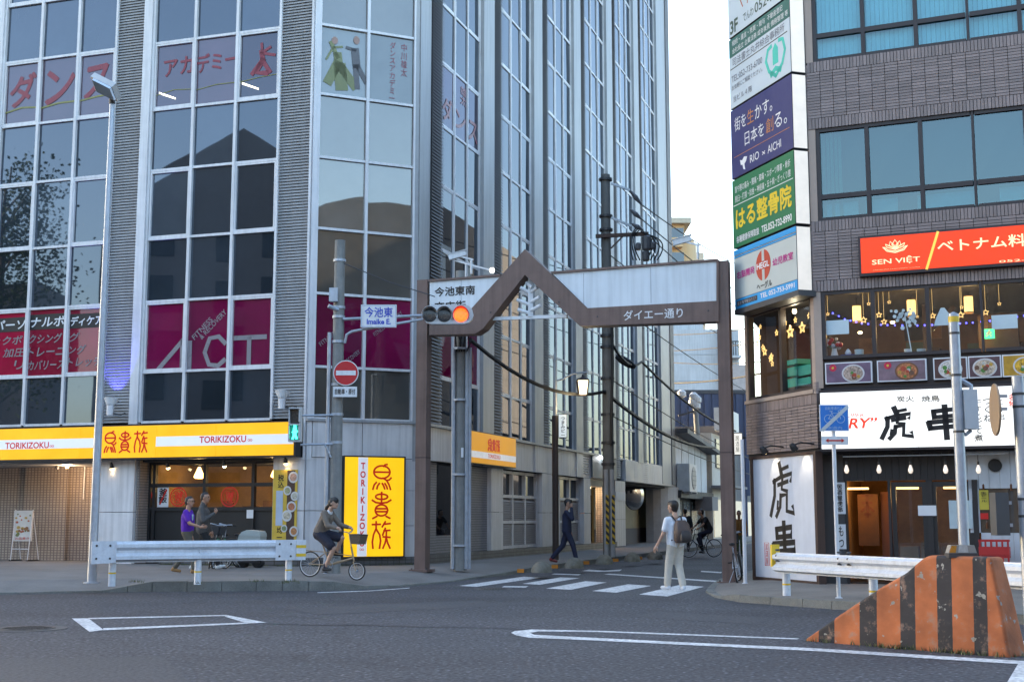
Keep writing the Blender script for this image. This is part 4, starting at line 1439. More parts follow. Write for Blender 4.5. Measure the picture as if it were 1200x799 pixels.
tile_me.from_pydata([(-.5, -.5, -.5), (.5, -.5, -.5), (.5, -.5, .5), (-.5, -.5, .5), (-.5, .5, -.5), (.5, .5, -.5), (.5, .5, .5), (-.5, .5, .5)], [],
     [(0, 1, 2, 3), (5, 4, 7, 6), (4, 0, 3, 7), (1, 5, 6, 2), (3, 2, 6, 7), (4, 5, 1, 0)])
tile_me.materials.append(m_brick)
rest = MB()
inv = WM[tiled.name].inverted()
for i, (F, a, b, c, d) in enumerate(TILES):
 pr = .012 + random.uniform(-.002, .003)
 if i < 300:
  p = inv @ F.pt((a + b) / 2, (c + d) / 2, -.02 + pr)
  piece('brick', tile_me, tiled, p, (random.uniform(-.006, .006), 0, F.rz()), (b - a, .05, d - c))
 else:
  rest.fbox(F, a, b, c, d, -.045 + pr, .005 + pr)
rest.build('brick_field', m_brick, tiled, kind='stuff')
# rounded tile corner
mb = MB()
for z0, z1 in ((W3T, W4B), (W2T, W3B), (SB1 + .0, SB1 + .25)):
 m = int((z1 - z0) / .0625)
 for j in range(m):
  mb.lathe(RF.pt(-.0, z0 + j * .0625 + .003, -.075), [(.085, 0), (.085, .056)], 14)
mb.build('corner_brick', m_brick, tiled, kind='stuff')

# windows: jamb columns, frames and panes
def win_row(F, us_, z0, z1, glass, low=None, jamb=.0, sash_thin=(), name='window'):
 for k, u in enumerate(us_):
  w = .05 if k in sash_thin else .085
  strip('window_post', F, u - w / 2, u + w / 2, z0, z1, -.14, -.02, m_bronze, tiled)
 for a, b in zip(us_, us_[1:]):
  segs = [z0, z1] if low is None else [z0, low, z1]
  for z in segs:
   strip('window_rail', F, a + .042, b - .042, z - (.0 if z == z0 else .07 if z == z1 else .05), z + (.07 if z == z0 else 0 if z == z1 else .05), -.13, -.025, m_bronze, tiled)
  for c, d in zip(segs, segs[1:]):
   P = [F.pt(a + .03, c + .05, -.08), F.pt(b - .03, c + .05, -.08), F.pt(b - .03, d - .05, -.08 + random.uniform(-.004, .004)), F.pt(a + .03, d - .05, -.08 + random.uniform(-.004, .004))]
   off = F.n * -.015
   MB().hexa([P[0] , P[1], P[1] + off, P[0] + off, P[3], P[2], P[2] + off, P[3] + off]).build('window_pane', glass, tiled)
ucols = [u_of(RF, px, 340) for px in (963.5, 1022, 1086, 1149)]
ucols += [ucols[-1] + 1.0 * k for k in (1, 2, 3)]
m_glass_sky = glass_mat('sky_window_glass', (.03, .06, .08), (.62, .80, .92), .24)
m_glass_cyan = glass_mat('cyan_tint_glass', (.66, .88, .92), (.7, .88, .95), .08, transp=1)
win_row(RF, ucols, W2B, W2T, m_clear, sash_thin=(3,))
m_glass_teal = glass_mat('teal_tint_glass', (.42, .68, .70), (.62, .80, .86), .13, transp=1)
win_row(RF, ucols, W3B, W3T, m_glass_teal, low=RF.uz(961, 231)[1], sash_thin=(3,))
win_row(RF, ucols, W4B, W4T, m_glass_cyan, low=RF.uz(958, 42)[1], sash_thin=(3,))
MB().fbox(RF, -.02, RW, PB1, W2B, -.5, -.13).build('sill_beam', m_bronze, tiled)
for z0, z1 in ((PB0 - .05, W2T), (W3B, W3T), (W4B, W4T)):
 strip('jamb_column', RF, -.02, ucols[0] - .04, z0, z1, -.18, .0, m_tan, tiled)
 strip('jamb_column', RC, -.17, -.02, z0, z1, -.18, .0, m_tan, tiled)
 strip('jamb_column', RC, -RC_LEN, -RC_LEN + .12, z0, z1, -.18, .0, m_tan, tiled)
# vertical blinds behind the top windows
mb = MB()
m_blind = M('vertical_blind', (.66, .69, .68), .7, var=.06)
u = ucols[0] + .05
while u < ucols[-1]:
 t = random.uniform(-.015, .015)
 mb.hexa([RF.pt(u, W4B + .1, -.17 + t), RF.pt(u + .088, W4B + .1, -.19 + t), RF.pt(u + .088, W4B + .1, -.195 + t), RF.pt(u, W4B + .1, -.175 + t),
   RF.pt(u, W4T - .1, -.17 + t), RF.pt(u + .088, W4T - .1, -.19 + t), RF.pt(u + .088, W4T - .1, -.195 + t), RF.pt(u, W4T - .1, -.175 + t)])
 u += .094
mb.build('vertical_blind', m_blind, tiled, kind='stuff')
# pale desks and partitions glimpsed low in the third-floor windows
m_desk = M('window_board', (.45, .60, .64), .5)
m_gframe = M('window_board_green', (.05, .30, .20), .5)
zl3 = RF.uz(961, 231)[1]
for a, b in ((.15, .95), (1.1, 1.75), (2.15, 3.35), (3.75, 4.6)):
 MB().fbox(RF, a, b, W3B + .08, zl3 - .12, -.22, -.19).build('desk_panel', m_desk, tiled)
 MB().fbox(RF, a, b, zl3 - .12, zl3 - .07, -.225, -.18).build('desk_edge', m_gframe, tiled)
for k in range(7):
 MB().fbox(RF, .06 + k * .085, .125 + k * .085, W3B + .1, W3T - .08, -.2 - .02 * (k % 2), -.18 - .02 * (k % 2)).build('curtain_fold', M('curtain_sage', (.30, .33, .26), .8), tiled)
MB().fbox(RF, .72, 1.02, zl3 + .1, W3T - .25, -.235, -.2).build('dark_panel', M('panel_dark', (.05, .04, .04), .6), tiled)
# cut corner window with two panes
cw0, cw1 = -RC_LEN + .14, -.19
cwm = u_of(RC, 914, 410)
CB, CT = RC.uz(915, 463)[1], RC.uz(915, 357)[1]
for u in (cw0, cwm, cw1):
 strip('window_post', RC, u - .05, u + .05, CB, CT, -.14, -.01, m_bronze, tiled)
for a, b in ((cw0, cwm), (cwm, cw1)):
 strip('window_rail', RC, a + .05, b - .05, CB, CB + .07, -.13, -.02, m_bronze, tiled)
 strip('window_rail', RC, a + .05, b - .05, CT - .07, CT, -.13, -.02, m_bronze, tiled)
 strip('window_pane', RC, a + .04, b - .04, CB + .05, CT - .05, -.095, -.08, m_clear, tiled)
strip('window_sill', RC, cw0 - .12, cw1 + .1, CB - .08, CB, -.1, .05, m_tan, tiled)
strip('window_head', RC, -RC_LEN, 0, CT, W2T + .02, -.1, -.01, m_bronze, tiled)

# things in the restaurant windows
m_lantern = M('paper_lantern', (.9, .7, .4), .6, emit=(1, .56, .16), es=1.1)
def pendant(px, py, o, label):
 u, z = RF.uz(px, py, o)
 t = thing('pendant_lamp', label, 'pendant lamp', RF.pt(u, z - .3, o), 0, 'pendant lamps in the restaurant')
 MB().cyl(RF.pt(u, z + .17, o), RF.pt(u, W2T - .01, o), .01, seg=6).build('cord', m_black, t)
 MB().lathe(RF.pt(u, z - .3, o), [(.08, .12), (.09, .15), (.09, .44), (.08, .47)], 18).build('lamp_shade', m_lantern, t, smooth=True)
 MB().lathe(RF.pt(u, z - .20, o), [(.095, 0), (.095, .025)], 18).build('ring', M('lamp_wood', (.2, .1, .04), .6), t)
 MB().lathe(RF.pt(u, z + .15, o), [(.095, 0), (.095, .025)], 18).build('ring', M('lamp_wood'), t)
 ld = bpy.data.lights.new('pendant_light', 'POINT')
 ld.energy = 3.5
 ld.color = (1, .62, .26)
 ld.shadow_soft_size = .2
 lo = bpy.data.objects.new('pendant_light', ld)
 lo.location = RF.pt(u, z - .45, o)
 COL.objects.link(lo)
pendant(1004, 367, -1.0, 'lit cylindrical pendant lamp nearest the cut corner of the restaurant')
pendant(1068, 360, -1.2, 'lit cylindrical pendant lamp in the second restaurant window')
pendant(1135, 356, -1.2, 'lit cylindrical pendant lamp behind the yellow-capped pole')
mb = MB()
for px, py in ((985, 353), (1052, 360), (1046, 379), (1109, 378), (1125, 338), (1008, 391), (1093, 387)):
 u, z = RF.uz(px, py, -3.2)
 mb.lathe(RF.pt(u, z, -3.2), [(.04, 0), (.055, .03), (.035, .05)], 10)
mb.build('room_bulb', m_bulb, tiled)
mb = MB()
for k in range(9):
 u = .3 + k * .75
 h = random.uniform(.5, 1.1)
 mb.fbox(RF, u, u + random.uniform(.35, .7), PB1, W2B + h * .5, -3.6, -3.0)
mb.build('restaurant_counter', M('counter_dark', (.07, .045, .03), .6), tiled)
rn = random.Random(5)
for k in range(14):
 u, z = rn.uniform(.2, 5.5), rn.uniform(W2B + .1, W2T - .5)
 w, h = rn.uniform(.15, .6), rn.uniform(.2, .6)
 MB().fbox(RF, u, u + w, z, z + h, -4.48, -4.4).build('wall_picture', M('wall_picture_%d' % (k % 4), ((.30, .14, .05), (.05, .04, .04), (.22, .2, .16), (.10, .14, .10))[k % 4], .6, var=.3), tiled)
MB().fbox(RF, 1.9, 2.0, PB1, W2T, -2.6, -2.5).build('timber_post', M('timber_dark', (.05, .03, .02), .6), tiled)
MB().bar(RF.pt(1.95, W2T - .7, -2.5), RF.pt(2.6, W2T - .1, -2.5), .1).build('timber_brace', M('timber_dark'), tiled)
MB().fbox(RF, 3.1, 3.9, PB1, W2B + 1.0, -2.2, -1.9).build('timber_screen', M('timber_brown', (.16, .075, .03), .6), tiled)
0 and mb.build('restaurant_counter', M('counter_dark', (.07, .045, .03), .6), tiled)
m_gold = M('gold_star', (.7, .45, .15), .4, emit=(1, .62, .22), es=.55)
def star(F, u, z, r, o, thing_):
 pts = []
 for k in range(10):
  t = math.pi / 2 + k * math.pi / 5
  rr = r if k % 2 == 0 else r * .42
  pts.append(F.pt(u + rr * math.cos(t), z + rr * math.sin(t), o))
 return MB().tube(pts, r * .17, 4, closed=True).build('star', m_gold, thing_)
deco = thing('star_garland', 'golden star ornaments hanging in the cut-corner restaurant window', 'garland', RC.pt(-1.2, CT - .1, -.2))
for px, py, r in ((926, 389, .1), (940, 384, .09), (920, 378, .05), (932, 375, .05), (948, 370, .05), (910, 390, .05), (890, 395, .05), (894, 407, .05), (896, 412, .07), (903, 420, .06), (888, 403, .04), (904, 418, .06), (905, 426, .05), (886, 388, .04), (891, 383, .04)):
 u, z = RC.uz(px, py, -.2)
 star(RC, u, z, r * 1.35, -.2, deco)
deco2 = thing('star_garland', 'golden star ornaments hanging along the restaurant front windows', 'garland', RF.pt(2, W2T - .1, -.25))
for px, py, r in ((970, 368, .05), (1012, 375, .09), (1036, 377, .08), (1030, 369, .08), (1042, 354, .05), (1093, 370, .08), (1126, 369, .09), (1155, 366, .08), (1171, 356, .05), (1075, 371, .04), (1018, 356, .05), (1127, 360, .05)):
 u, z = RF.uz(px, py, -.25)
 star(RF, u, z, r * .8, -.25, deco2)
 MB().cyl(RF.pt(u, z + r, -.25), RF.pt(u, W2T - .02, -.25), .003, seg=4).build('thread', m_gold, deco2)
fairy = thing('fairy_lights', 'string of small blue lights across the restaurant windows', 'fairy lights', RF.pt(2, W2B + .8, -.22))
m_blue_l = M('blue_led', (.1, .1, .9), .4, emit=(.06, .06, 1), es=4)
pp = []
for px, py in ((976, 367), (990, 374), (1010, 379), (1040, 381), (1075, 381.5), (1110, 380), (1140, 378), (1160, 376), (1200, 370), (1230, 366)):
 u, z = RF.uz(px, py, -.22)
 pp.append(RF.pt(u, z, -.22))
MB().tube(pp, .005, 4).build('cord', m_black, fairy)
for a, b in zip(pp, pp[1:]):
 n = max(2, int((b - a).length / .12))
 for k in range(n):
  MB().ball(a.lerp(b, k / n), .018, 6, 4).build('bulb', m_blue_l, fairy)
def paper(F, px0, py0, px1, py1, o, label, mat=None, name='paper_notice'):
 b = bx4(F, px0, py1, px1, py0, o)
 ob = MB().fbox(F, b[0], b[2], b[1], b[3], o, o + .006).build(name, mat or m_paper)
 return tag(ob, label, 'notice')
m_paper = M('pale_paper', (.55, .66, .70), .7, var=.05)
paper(RF, 968.5, 374.5, 994.5, 392.5, -.072, 'blank pale notice taped to the restaurant window nearest the cut corner')
paper(RF, 1162.5, 368, 1192, 386, -.072, 'blank pale notice taped to the restaurant window beside the exit sign')
ex = RF.uz(1159, 391, -1.5)
exs = thing('exit_sign', 'small green lit emergency exit sign inside the restaurant', 'exit sign', RF.pt(ex[0], ex[1], -1.5))
MB().fbox(RF, ex[0] - .11, ex[0] + .11, ex[1] - .1, ex[1] + .1, -1.55, -1.5).build('panel', M('exit_green', (.05, .5, .2), .5, emit=(.05, 1, .3), es=.8), exs)
MB().strokes(RF, [[(.55, .95), (.6, .85)], ([(.5, .75), (.45, .45)], 1.5), [(.5, .7), (.8, .6)], [(.5, .7), (.2, .55)], [(.45, .45), (.75, .3), (.7, .1)], [(.45, .45), (.3, .25), (.1, .2)]], (ex[0] - .08, ex[1] - .08, ex[0] + .08, ex[1] + .08), .025, -1.495).build('pictogram', m_white_print, exs)
MB().cyl(RF.pt(ex[0], ex[1] + .1, -1.52), RF.pt(ex[0], W2T, -1.52), .008, seg=5).build('hanger', m_black, exs)
cl = RC.pt(-1.3, CT - .2, -.28)
MB().lathe(cl, [(.03, 0), (.05, .03), (.04, .1)], 10).build('room_bulb', m_bulb, tiled)  # added bulb, goes with the fill light below
ld = bpy.data.lights.new('corner_fill_light', 'POINT')  # added light that brightens the cartons behind the pane
ld.energy = 2
ld.color = (1, .85, .6)
ld.shadow_soft_size = .06
lo = bpy.data.objects.new('corner_fill_light', ld)
lo.location = cl - Vector((0, 0, .1))
COL.objects.link(lo)
# green cartons piled behind the cut-corner pane
m_carton = M('green_carton', (.05, .42, .30), .7, var=.12)
for k, (a, b, c, d) in enumerate(((919, 455, 934, 442), (935, 454, 950, 441), (919, 442, 934, 429), (935, 441, 950, 426), (919, 429, 934, 420))):
 bb = bx4(RC, a, b, c, d, -.35)
 ob = MB().fbox(RC, bb[0], bb[2], bb[1], bb[3], -.75, -.35).build('carton', m_carton)
 tag(ob, ('green carton at the bottom by the dark half of the cut-corner window', 'green carton at the bottom by the tan column', 'green carton in the middle of the pile by the window post',
   'green carton on top beside the tan column', 'green carton on top of the pile by the window post')[k], 'carton', 'green cartons in the corner window')
ob = MB().fbox(RC, u_of(RC, 917, 455, -.35), -.2, PB0 - .05, bx4(RC, 919, 455.6, 934, 442, -.35)[1], -.8, -.3).build('carton_shelf', m_bronze, tiled)
# window-sill clutter
m_sill = RF.pt(0, W2B + .07, -.3)
vz = W2B + .0
u = u_of(RF, 978, 415, -.35)
vs3 = thing('flower_vase', 'small vase of white and red flowers in the restaurant window', 'vase', RF.pt(u, W2B, -.35))
MB().lathe(RF.pt(u, W2B, -.35), [(.06, 0), (.08, .1), (.05, .22), (.06, .26)], 12).build('vase', m_white_print, vs3)
mb, mb2, mb3 = MB(), MB(), MB()
for k in range(16):
 p = RF.pt(u + random.uniform(-.16, .16), W2B + random.uniform(.28, .48), -.35 + random.uniform(-.1, .1))
 (mb if k % 3 else mb2).ball(p, random.uniform(.03, .055), 6, 4)
 mb3.tube([RF.pt(u, W2B + .2, -.35), p], .006, 4)
mb.build('white_blossom', m_white_print, vs3)
mb2.build('red_blossom', m_red_print, vs3)
mb3.build('stem', M('stem_green', (.05, .15, .04), .6), vs3)
def cup(px, label, hgt, r, mat):
 u = u_of(RF, px, 415, -.3)
 o = MB().lathe(RF.pt(u, W2B, -.3), [(r * .7, 0), (r, hgt * .4), (r * 1.05, hgt), (r * .9, hgt), (r * .85, hgt * .5)], 12).build('pot', mat, None, smooth=True)
 tag(o, label, 'pot')
cup(1007, 'pale round pot on the restaurant sill beside the flowers', .2, .09, m_paper)
cup(1064, 'small white pot on the restaurant sill under the white umbrella ornament', .16, .07, m_white_print)
cup(1080, 'pale round pot on the restaurant sill beside the middle window post', .15, .09, m_paper)
u = u_of(RF, 994, 415, -.3)
tb = thing('tissue_box', 'blue tissue box with a white tissue on the restaurant sill', 'tissue box', RF.pt(u, W2B, -.3))
MB().fbox(RF, u - .14, u + .14, W2B, W2B + .1, -.38, -.22).build('box', m_blue_print, tb)
MB().lathe(RF.pt(u, W2B + .1, -.3), [(.05, 0), (.07, .04), (.04, .1), (.01, .13)], 8).build('tissue', m_white_print, tb)
# paper tree and umbrella stuck on the panes
u, z = RF.uz(1059, 370, -.07)
wt = MB()
for k in range(26):
 a, b = random.gauss(0, .13), random.gauss(0, .13)
 wt.fdisc(RF, u + a, z + b, random.uniform(.025, .05), -.068, -.065, 6)
wt.strokes(RF, [[(.3, 1), (.5, .5), (.7, 0)]], (u - .05, z - .75, u + .2, z), .02, -.068)
tag(wt.build('tree_decal', M('decal_white', (.5, .6, .63), .6)), 'white paper tree decal on the second restaurant window', 'decal')
u, z = RF.uz(1106, 372, -.07)
wu = MB().fprism(RF, [(u - .2, z - .16), (u + .17, z - .16), (u + .14, z + .02), (u + .02, z + .2), (u - .05, z + .2), (u - .14, z + .02)], -.068, -.064)
tag(wu.build('umbrella_decal', M('decal_white')), 'white folded umbrella decal on the third restaurant window', 'decal')
# food photographs under the restaurant windows
m_pic = [M('picture_%d' % k, c, .5, var=.35, vs_=4) for k, c in enumerate(((.16, .10, .16), (.20, .13, .16), (.09, .035, .03), (.10, .05, .06), (.5, .28, .02)))]
pics = [(967, 1022), (1028, 1086), (1094, 1134), (1135, 1174), (1175, 1230)]
labs = ['food photo of a bowl and noodles, nearest the cut corner', 'food photo of a red soup bowl, second under the windows', 'food photo of a white plate, beside the yellow-capped pole', 'food photo of a salad bowl, between the white plate and the yellow dish', 'food photo of a yellow dish at the picture edge']
m_plate = M('plate_print', (.62, .6, .6), .5)
foods = [(.40, .30, .24), (.45, .16, .06), (.6, .55, .5), (.5, .4, .3), (.6, .35, .03)]
for k, (a, b) in enumerate(pics):
 x0, x1 = u_of(RF, a, 438), u_of(RF, b, 438)
 z0, z1 = PB0 + .03, PB1 - .03
 t = thing('food_photo', labs[k], 'poster', RF.pt((x0 + x1) / 2, z0, 0), 0, 'food photos under the restaurant windows')
 MB().fbox(RF, x0, x1, z0, z1, -.12, .0).build('border', m_white_print, t)
 MB().fbox(RF, x0 + .025, x1 - .025, z0 + .025, z1 - .025, .0, .004).build('print', m_pic[k], t)
 w, h = x1 - x0, z1 - z0
 cx_, cz_ = x0 + w * (.6 if k < 2 else .5), z0 + h * .46
 r = h * .42
 MB().fdisc(RF, cx_, cz_, r * 1.25, .004, .008, 24, r).build('plate', m_plate if k != 1 else M('bowl_brown', (.16, .07, .03), .5), t)
 MB().fdisc(RF, cx_, cz_, r * 1.08, .008, .011, 20, r * .84).build('food', M('food_%d' % k, foods[k], .6, var=.75, vs_=22), t)
 for j in range(7):
  aa, rr = random.uniform(0, 6.28), random.uniform(.1, .75) * r
  c_ = [(.5, .5, .45), (.4, .06, .03), (.08, .22, .04), (.5, .3, .05), (.15, .07, .04)][(j + k) % 5]
  MB().fdisc(RF, cx_ + rr * math.cos(aa) * 1.1, cz_ + rr * math.sin(aa) * .8, r * random.uniform(.14, .3), .011 + j * .001, .0125 + j * .001, 9).build('garnish', M('garnish_%d' % ((j + k) % 5), c_, .6, var=.3, vs_=30), t)
 if k < 2:
  MB().fdisc(RF, x0 + w * .17 + .05 * k, z0 + h * .75, h * .17, .004, .009, 12).build('flower_print', M('print_pink', (.55, .02, .06), .5, var=.3, vs_=20), t)
  MB().fdisc(RF, x0 + w * .17 + .05 * k, z0 + h * .75, h * .06, .009, .012, 8).build('flower_eye', M('print_yellow', (.6, .45, .05), .5), t)
# ------------------------------------------------------------------ signs on the tiled building
m_red_lit = M('backlit_orange_red', (.75, .04, .0), .4, emit=(1, .04, .0), es=.30, var=.08)
m_cream_lit = M('lit_cream', (.8, .7, .4), .4, emit=(1, .80, .42), es=.30, var=.02)
m_gold_lit = M('lit_gold', (.8, .5, .1), .4, emit=(1, .55, .05), es=.30, var=.02)
rs = thing('red_restaurant_sign', 'orange-red lit sign with a lotus over the restaurant windows', 'sign', RF.pt(rs0 + 2, rz0, RSO))
MB().fbox(RF, rs0, rs1, rz0, rz1, .02, RSO).build('sign_box', m_bronze, rs)
zA, zB = rz0 + .06, rz1 - .05
MB().fbox(RF, rs0 + .05, rs1 - .05, zA, zB, RSO, RSO + .01).build('red_panel', m_red_lit, rs)
bR = lambda px0, py0, px1, py1: bx4(RF, px0, py0, px1, py1, RSO + .01)
def lotus(F, b, o):
 L_ = []
 def petal(cx, base, tip, wdt):
  return [[(base[0], base[1]), (cx - wdt, (base[1] + tip[1]) / 2), tip, (cx + wdt, (base[1] + tip[1]) / 2), (base[0], base[1])]]
 L_ += petal(.5, (.5, .3), (.5, 1.0), .13)
 L_ += petal(.36, (.5, .3), (.3, .9), .1) + petal(.64, (.5, .3), (.7, .9), .1)
 L_ += petal(.25, (.5, .25), (.1, .72), .1) + petal(.75, (.5, .25), (.9, .72), .1)
 L_ += [[(0, .5), (.15, .18), (.5, .02), (.85, .18), (1, .5)], [(.06, .48), (.2, .26), (.5, .12), (.8, .26), (.94, .48)]]
 return MB().strokes(F, L_, b, .018, o)
lotus(RF, bR(1035, 297.5, 1063, 280), RSO + .012).build('lotus_emblem', m_cream_lit, rs)
text(RF, 'SEN VIỆT', bR(1022, 312, 1078, 298.5), RSO + .014, m_cream_lit, rs, bold=.01)
text(RF, 'VIETNAMESE TRADITIONAL CUISINE', bR(1023, 316.6, 1078, 313), RSO + .014, m_cream_lit, rs)
MB().strokes(RF, [[(0, 0), (1, 1)]], bR(1086, 315, 1099, 272), .05, RSO + .011).build('gold_slash', m_gold_lit, rs)
text(RF, 'ベトナム料理', bR(1099, 296, 1223, 272), RSO + .014, m_cream_lit, rs, bold=.02)
text(RF, '052-753-0552', bR(1171, 308, 1270, 298), RSO + .014, m_cream_lit, rs)

WO = .28
m_white_lit = M('lightbox_white', (.85, .85, .82), .4, emit=(1, .98, .92), es=.34, var=.10, vs_=1.2)
m_red_on = M('lightbox_red', (.6, .03, .01), .4, emit=(1, .06, .01), es=.22)
ws0, wz0 = RF.uz(963, 526, WO)
wz1 = RF.uz(963, 460.5, WO)[1]
ws1 = u_of(RF, 1198, 500, WO)
wsn = thing('lightbox_sign', 'long white lit sign with black brush characters over the grill entrance', 'sign', RF.pt((ws0 + ws1) / 2, wz0, WO))
MB().fbox(RF, ws0 - .03, ws1 + .06, wz0 - .05, wz1 + .05, .02, WO).build('sign_box', m_bronze, wsn)
um = u_of(RF, 1075, 495, WO)
for a, b in ((ws0, um), (um, ws1)):
 MB().fbox(RF, a + .003, b - .003, wz0, wz1, WO, WO + .012).build('lit_panel', m_white_lit, wsn)
bW = lambda px0, py0, px1, py1: bx4(RF, px0, py0, px1, py1, WO)
def bt(bx, o):
 return o
text(RF, 'UPER', bW(993, 489, 1013, 484), WO + .016, m_red_on, wsn, shear=.2)
text(RF, 'RY”', bW(996, 502, 1027, 489), WO + .016, m_red_on, wsn, shear=.25, bold=.02)
text(RF, '炭火', bW(1051, 471, 1071, 463.5), WO + .016, m_black_print, wsn, bold=.022)
text(RF, '焼鳥', bW(1080, 471, 1101, 463), WO + .016, m_black_print, wsn, bold=.022)
TORA = [([(.42, 1.0), (.50, .80)], 1.3), ([(.48, .88), (.78, .93)], .8), ([(.15, .66), (.45, .74), (.92, .80), (.86, .66)], .9), ([(.22, .70), (.2, .4), (.02, .04)], 1.1), ([(.35, .6), (.75, .66)], .9), ([(.55, .78), (.5, .52), (.72, .48)], .9),
  ([(.45, .42), (.42, .2), (.25, .02)], 1.0), ([(.45, .4), (.7, .42), (.68, .12), (.98, .08), (.92, .2)], 1.05), ([(.33, .3), (.3, .16)], .7)]
KUSHI = [([(.52, 1.0), (.55, .0)], 1.35), ([(.2, .86), (.22, .64)], 1.2), ([(.2, .84), (.85, .9), (.8, .68)], 1.1), ([(.22, .66), (.82, .7)], 1.0), ([(.05, .5), (.1, .3)], 1.3), ([(.05, .5), (.97, .56), (.92, .34)], 1.15), ([(.1, .32), (.95, .38)], 1.1)]
MB().strokes(RF, TORA, bW(1033, 515, 1070, 477), .085, WO + .013).build('brush_character', m_black_print, wsn)
MB().strokes(RF, KUSHI, bW(1087, 514, 1127, 475), .085, WO + .013).build('brush_character', m_black_print, wsn)
text(RF, '牛すじどて煮', bW(1142, 517, 1150, 467), WO + .016, m_black_print, wsn, vertical=True, bold=.022)
text(RF, 'つくね', bW(1153, 494, 1162, 467), WO + .016, m_black_print, wsn, vertical=True, bold=.022)
text(RF, 'とり串', bW(1167, 493, 1176, 467), WO + .016, m_black_print, wsn, vertical=True)
text(RF, '名物', bW(1182.5, 477, 1191, 461.5), WO + .016, m_red_on, wsn, vertical=True, bold=.02)

# stack of signs on the cut corner
GO = .38
g_r = u_of(RC, 933, 270, GO)
g_l = u_of(RC, 859.5, 270, GO)
zy = lambda y, px=933: RC.uz(px, y, GO)[1]
Z = [zy(340, 935), zy(264, 934), zy(261.5, 934), zy(174, 933), zy(172, 933), zy(83.5, 932), zy(81.5, 932), zy(15, 932), zy(-9, 932), zy(-11, 932)]
Z.append(Z[-1] + 1.5)
m_face = lambda n, c: M(n, c, .45, var=.04, vs_=1.5)
m_cream_side = M('sign_side_cream', (.82, .76, .68), .45, emit=(1, .85, .66), es=.16, var=.06)
def corner_sign(name, z0, z1, faces, label):
 t = thing(name, label, 'sign', RC.pt((g_l + g_r) / 2, z0, GO), 0, 'signs stacked on the cut corner')
 MB().fbox(RC, g_l, g_r, z0, z1, .03, GO).build('sign_box', m_steel_dk, t)
 MB().fbox(RC, g_r, g_r + .006, z0 + .015, z1 - .015, .05, GO - .01).build('sign_return', m_cream_side, t)
 for a, b, m in faces:
  MB().fbox(RC, g_l + .006, g_r - .006, a + .006, b - .006, GO, GO + .008).build('sign_face', m, t)
 return t
cg = lambda t: g_l + (g_r - g_l) * t
m_teal = m_face('sign_teal', (.015, .12, .10))
m_navy = m_face('sign_navy', (.016, .022, .135))
m_green = m_face('sign_green', (.0, .155, .06))
m_pale = m_face('sign_pale', (.52, .60, .66))
m_txt_dk = M('sign_text_dark', (.03, .07, .05), .5)
def tz(z0, z1, a, b):
 return z0 + (z1 - z0) * a, z0 + (z1 - z0) * b
def ctext(t, body, z0, z1, ua, ub, za, zb, mat, lift=.012, **k):
 a, b = tz(z0, z1, za, zb)
 return text(RC, body, (cg(ua), a, cg(ub), b), GO + lift, mat, t, **k)
t = corner_sign('top_sign', Z[9], Z[10], [(Z[9], Z[10], m_pale)], 'white sign with green 3F lettering, topmost of the stack on the cut corner')
ctext(t, '3F', Z[9], Z[10], .03, .17, .04, .26, m_txt_dk, bold=.03)
ctext(t, 'でんわ', Z[9], Z[10], .26, .44, .1, .24, m_txt_dk, bold=.01)
ctext(t, '052-731-1', Z[9], Z[10], .46, .99, .1, .26, m_txt_dk, bold=.01)
MB().strokes(RC, [[(0, 1), (.1, .3), (.3, 0)], [(.7, 0), (.8, .4), (.6, 1)], [(.3, .6), (.6, .5)]], (cg(.2), tz(Z[9], Z[10], .36, .5)[0], cg(.4), tz(Z[9], Z[10], .3, .8)[1]), .03, GO + .01).build('drawing', M('sign_orange', (.4, .1, .03), .5), t)
t = corner_sign('office_sign', Z[6], Z[8], [(Z[6], Z[7], m_pale), (Z[7], Z[8], m_teal)], 'pale sign with a teal band and a mint heart emblem, second from the top')
ctext(t, '相続・遺言・売買・贈与', Z[7], Z[8], .06, .62, .55, .85, m_white_print)
ctext(t, '不動産登記', Z[7], Z[8], .66, .9, .55, .85, m_white_print)
ctext(t, '会社設立 企業法務 成年後見 債務整理 等', Z[7], Z[8], .06, .98, .12, .42, m_white_print)
m_txt_grey = M('sign_text_grey', (.08, .09, .13), .5)
ctext(t, '司法書士丸井綜合事務所', Z[6], Z[7], .06, .92, .80, .96, m_txt_grey)
MB().fbox(RC, cg(.02), cg(.96), tz(Z[6], Z[7], .755, .765)[0], tz(Z[6], Z[7], .755, .772)[1], GO + .008, GO + .012).build('rule_line', m_black_print, t)
ctext(t, 'TEL:052-733-6700', Z[6], Z[7], .04, .56, .50, .62, m_txt_grey)
ctext(t, 'お気軽にご相談ください。', Z[6], Z[7], .04, .56, .34, .44, m_txt_grey)
ctext(t, '当ビル４階', Z[6], Z[7], .06, .38, .10, .22, m_txt_grey)
m_mint = M('sign_mint', (.05, .52, .42), .5)
b_ = (cg(.62), tz(Z[6], Z[7], .1, .5)[0], cg(.92), tz(Z[6], Z[7], .1, .72)[1])
MB().strokes(RC, [([(.5, .0), (.15, .25), (.0, .6), (.12, .9), (.3, .95)], 1), ([(.5, .0), (.85, .25), (1.0, .6), (.9, .95), (.7, .98)], 1), ([(.25, .1), (.5, .22), (.75, .1)], 1.3)], b_, .09, GO + .01).build('heart_emblem', m_mint, t)
MB().fprism(RC, [(b_[0] + (b_[2] - b_[0]) * a, b_[1] + (b_[3] - b_[1]) * b) for a, b in ((.36, .35), (.64, .35), (.64, .8), (.5, .98), (.36, .8))], GO + .008, GO + .012).build('house_emblem', m_mint, t)
t = corner_sign('slogan_sign', Z[4], Z[5], [(Z[4], Z[5], m_navy)], 'navy blue slogan sign with white and orange lettering')
m_or = M('sign_amber', (.5, .2, .06), .5)
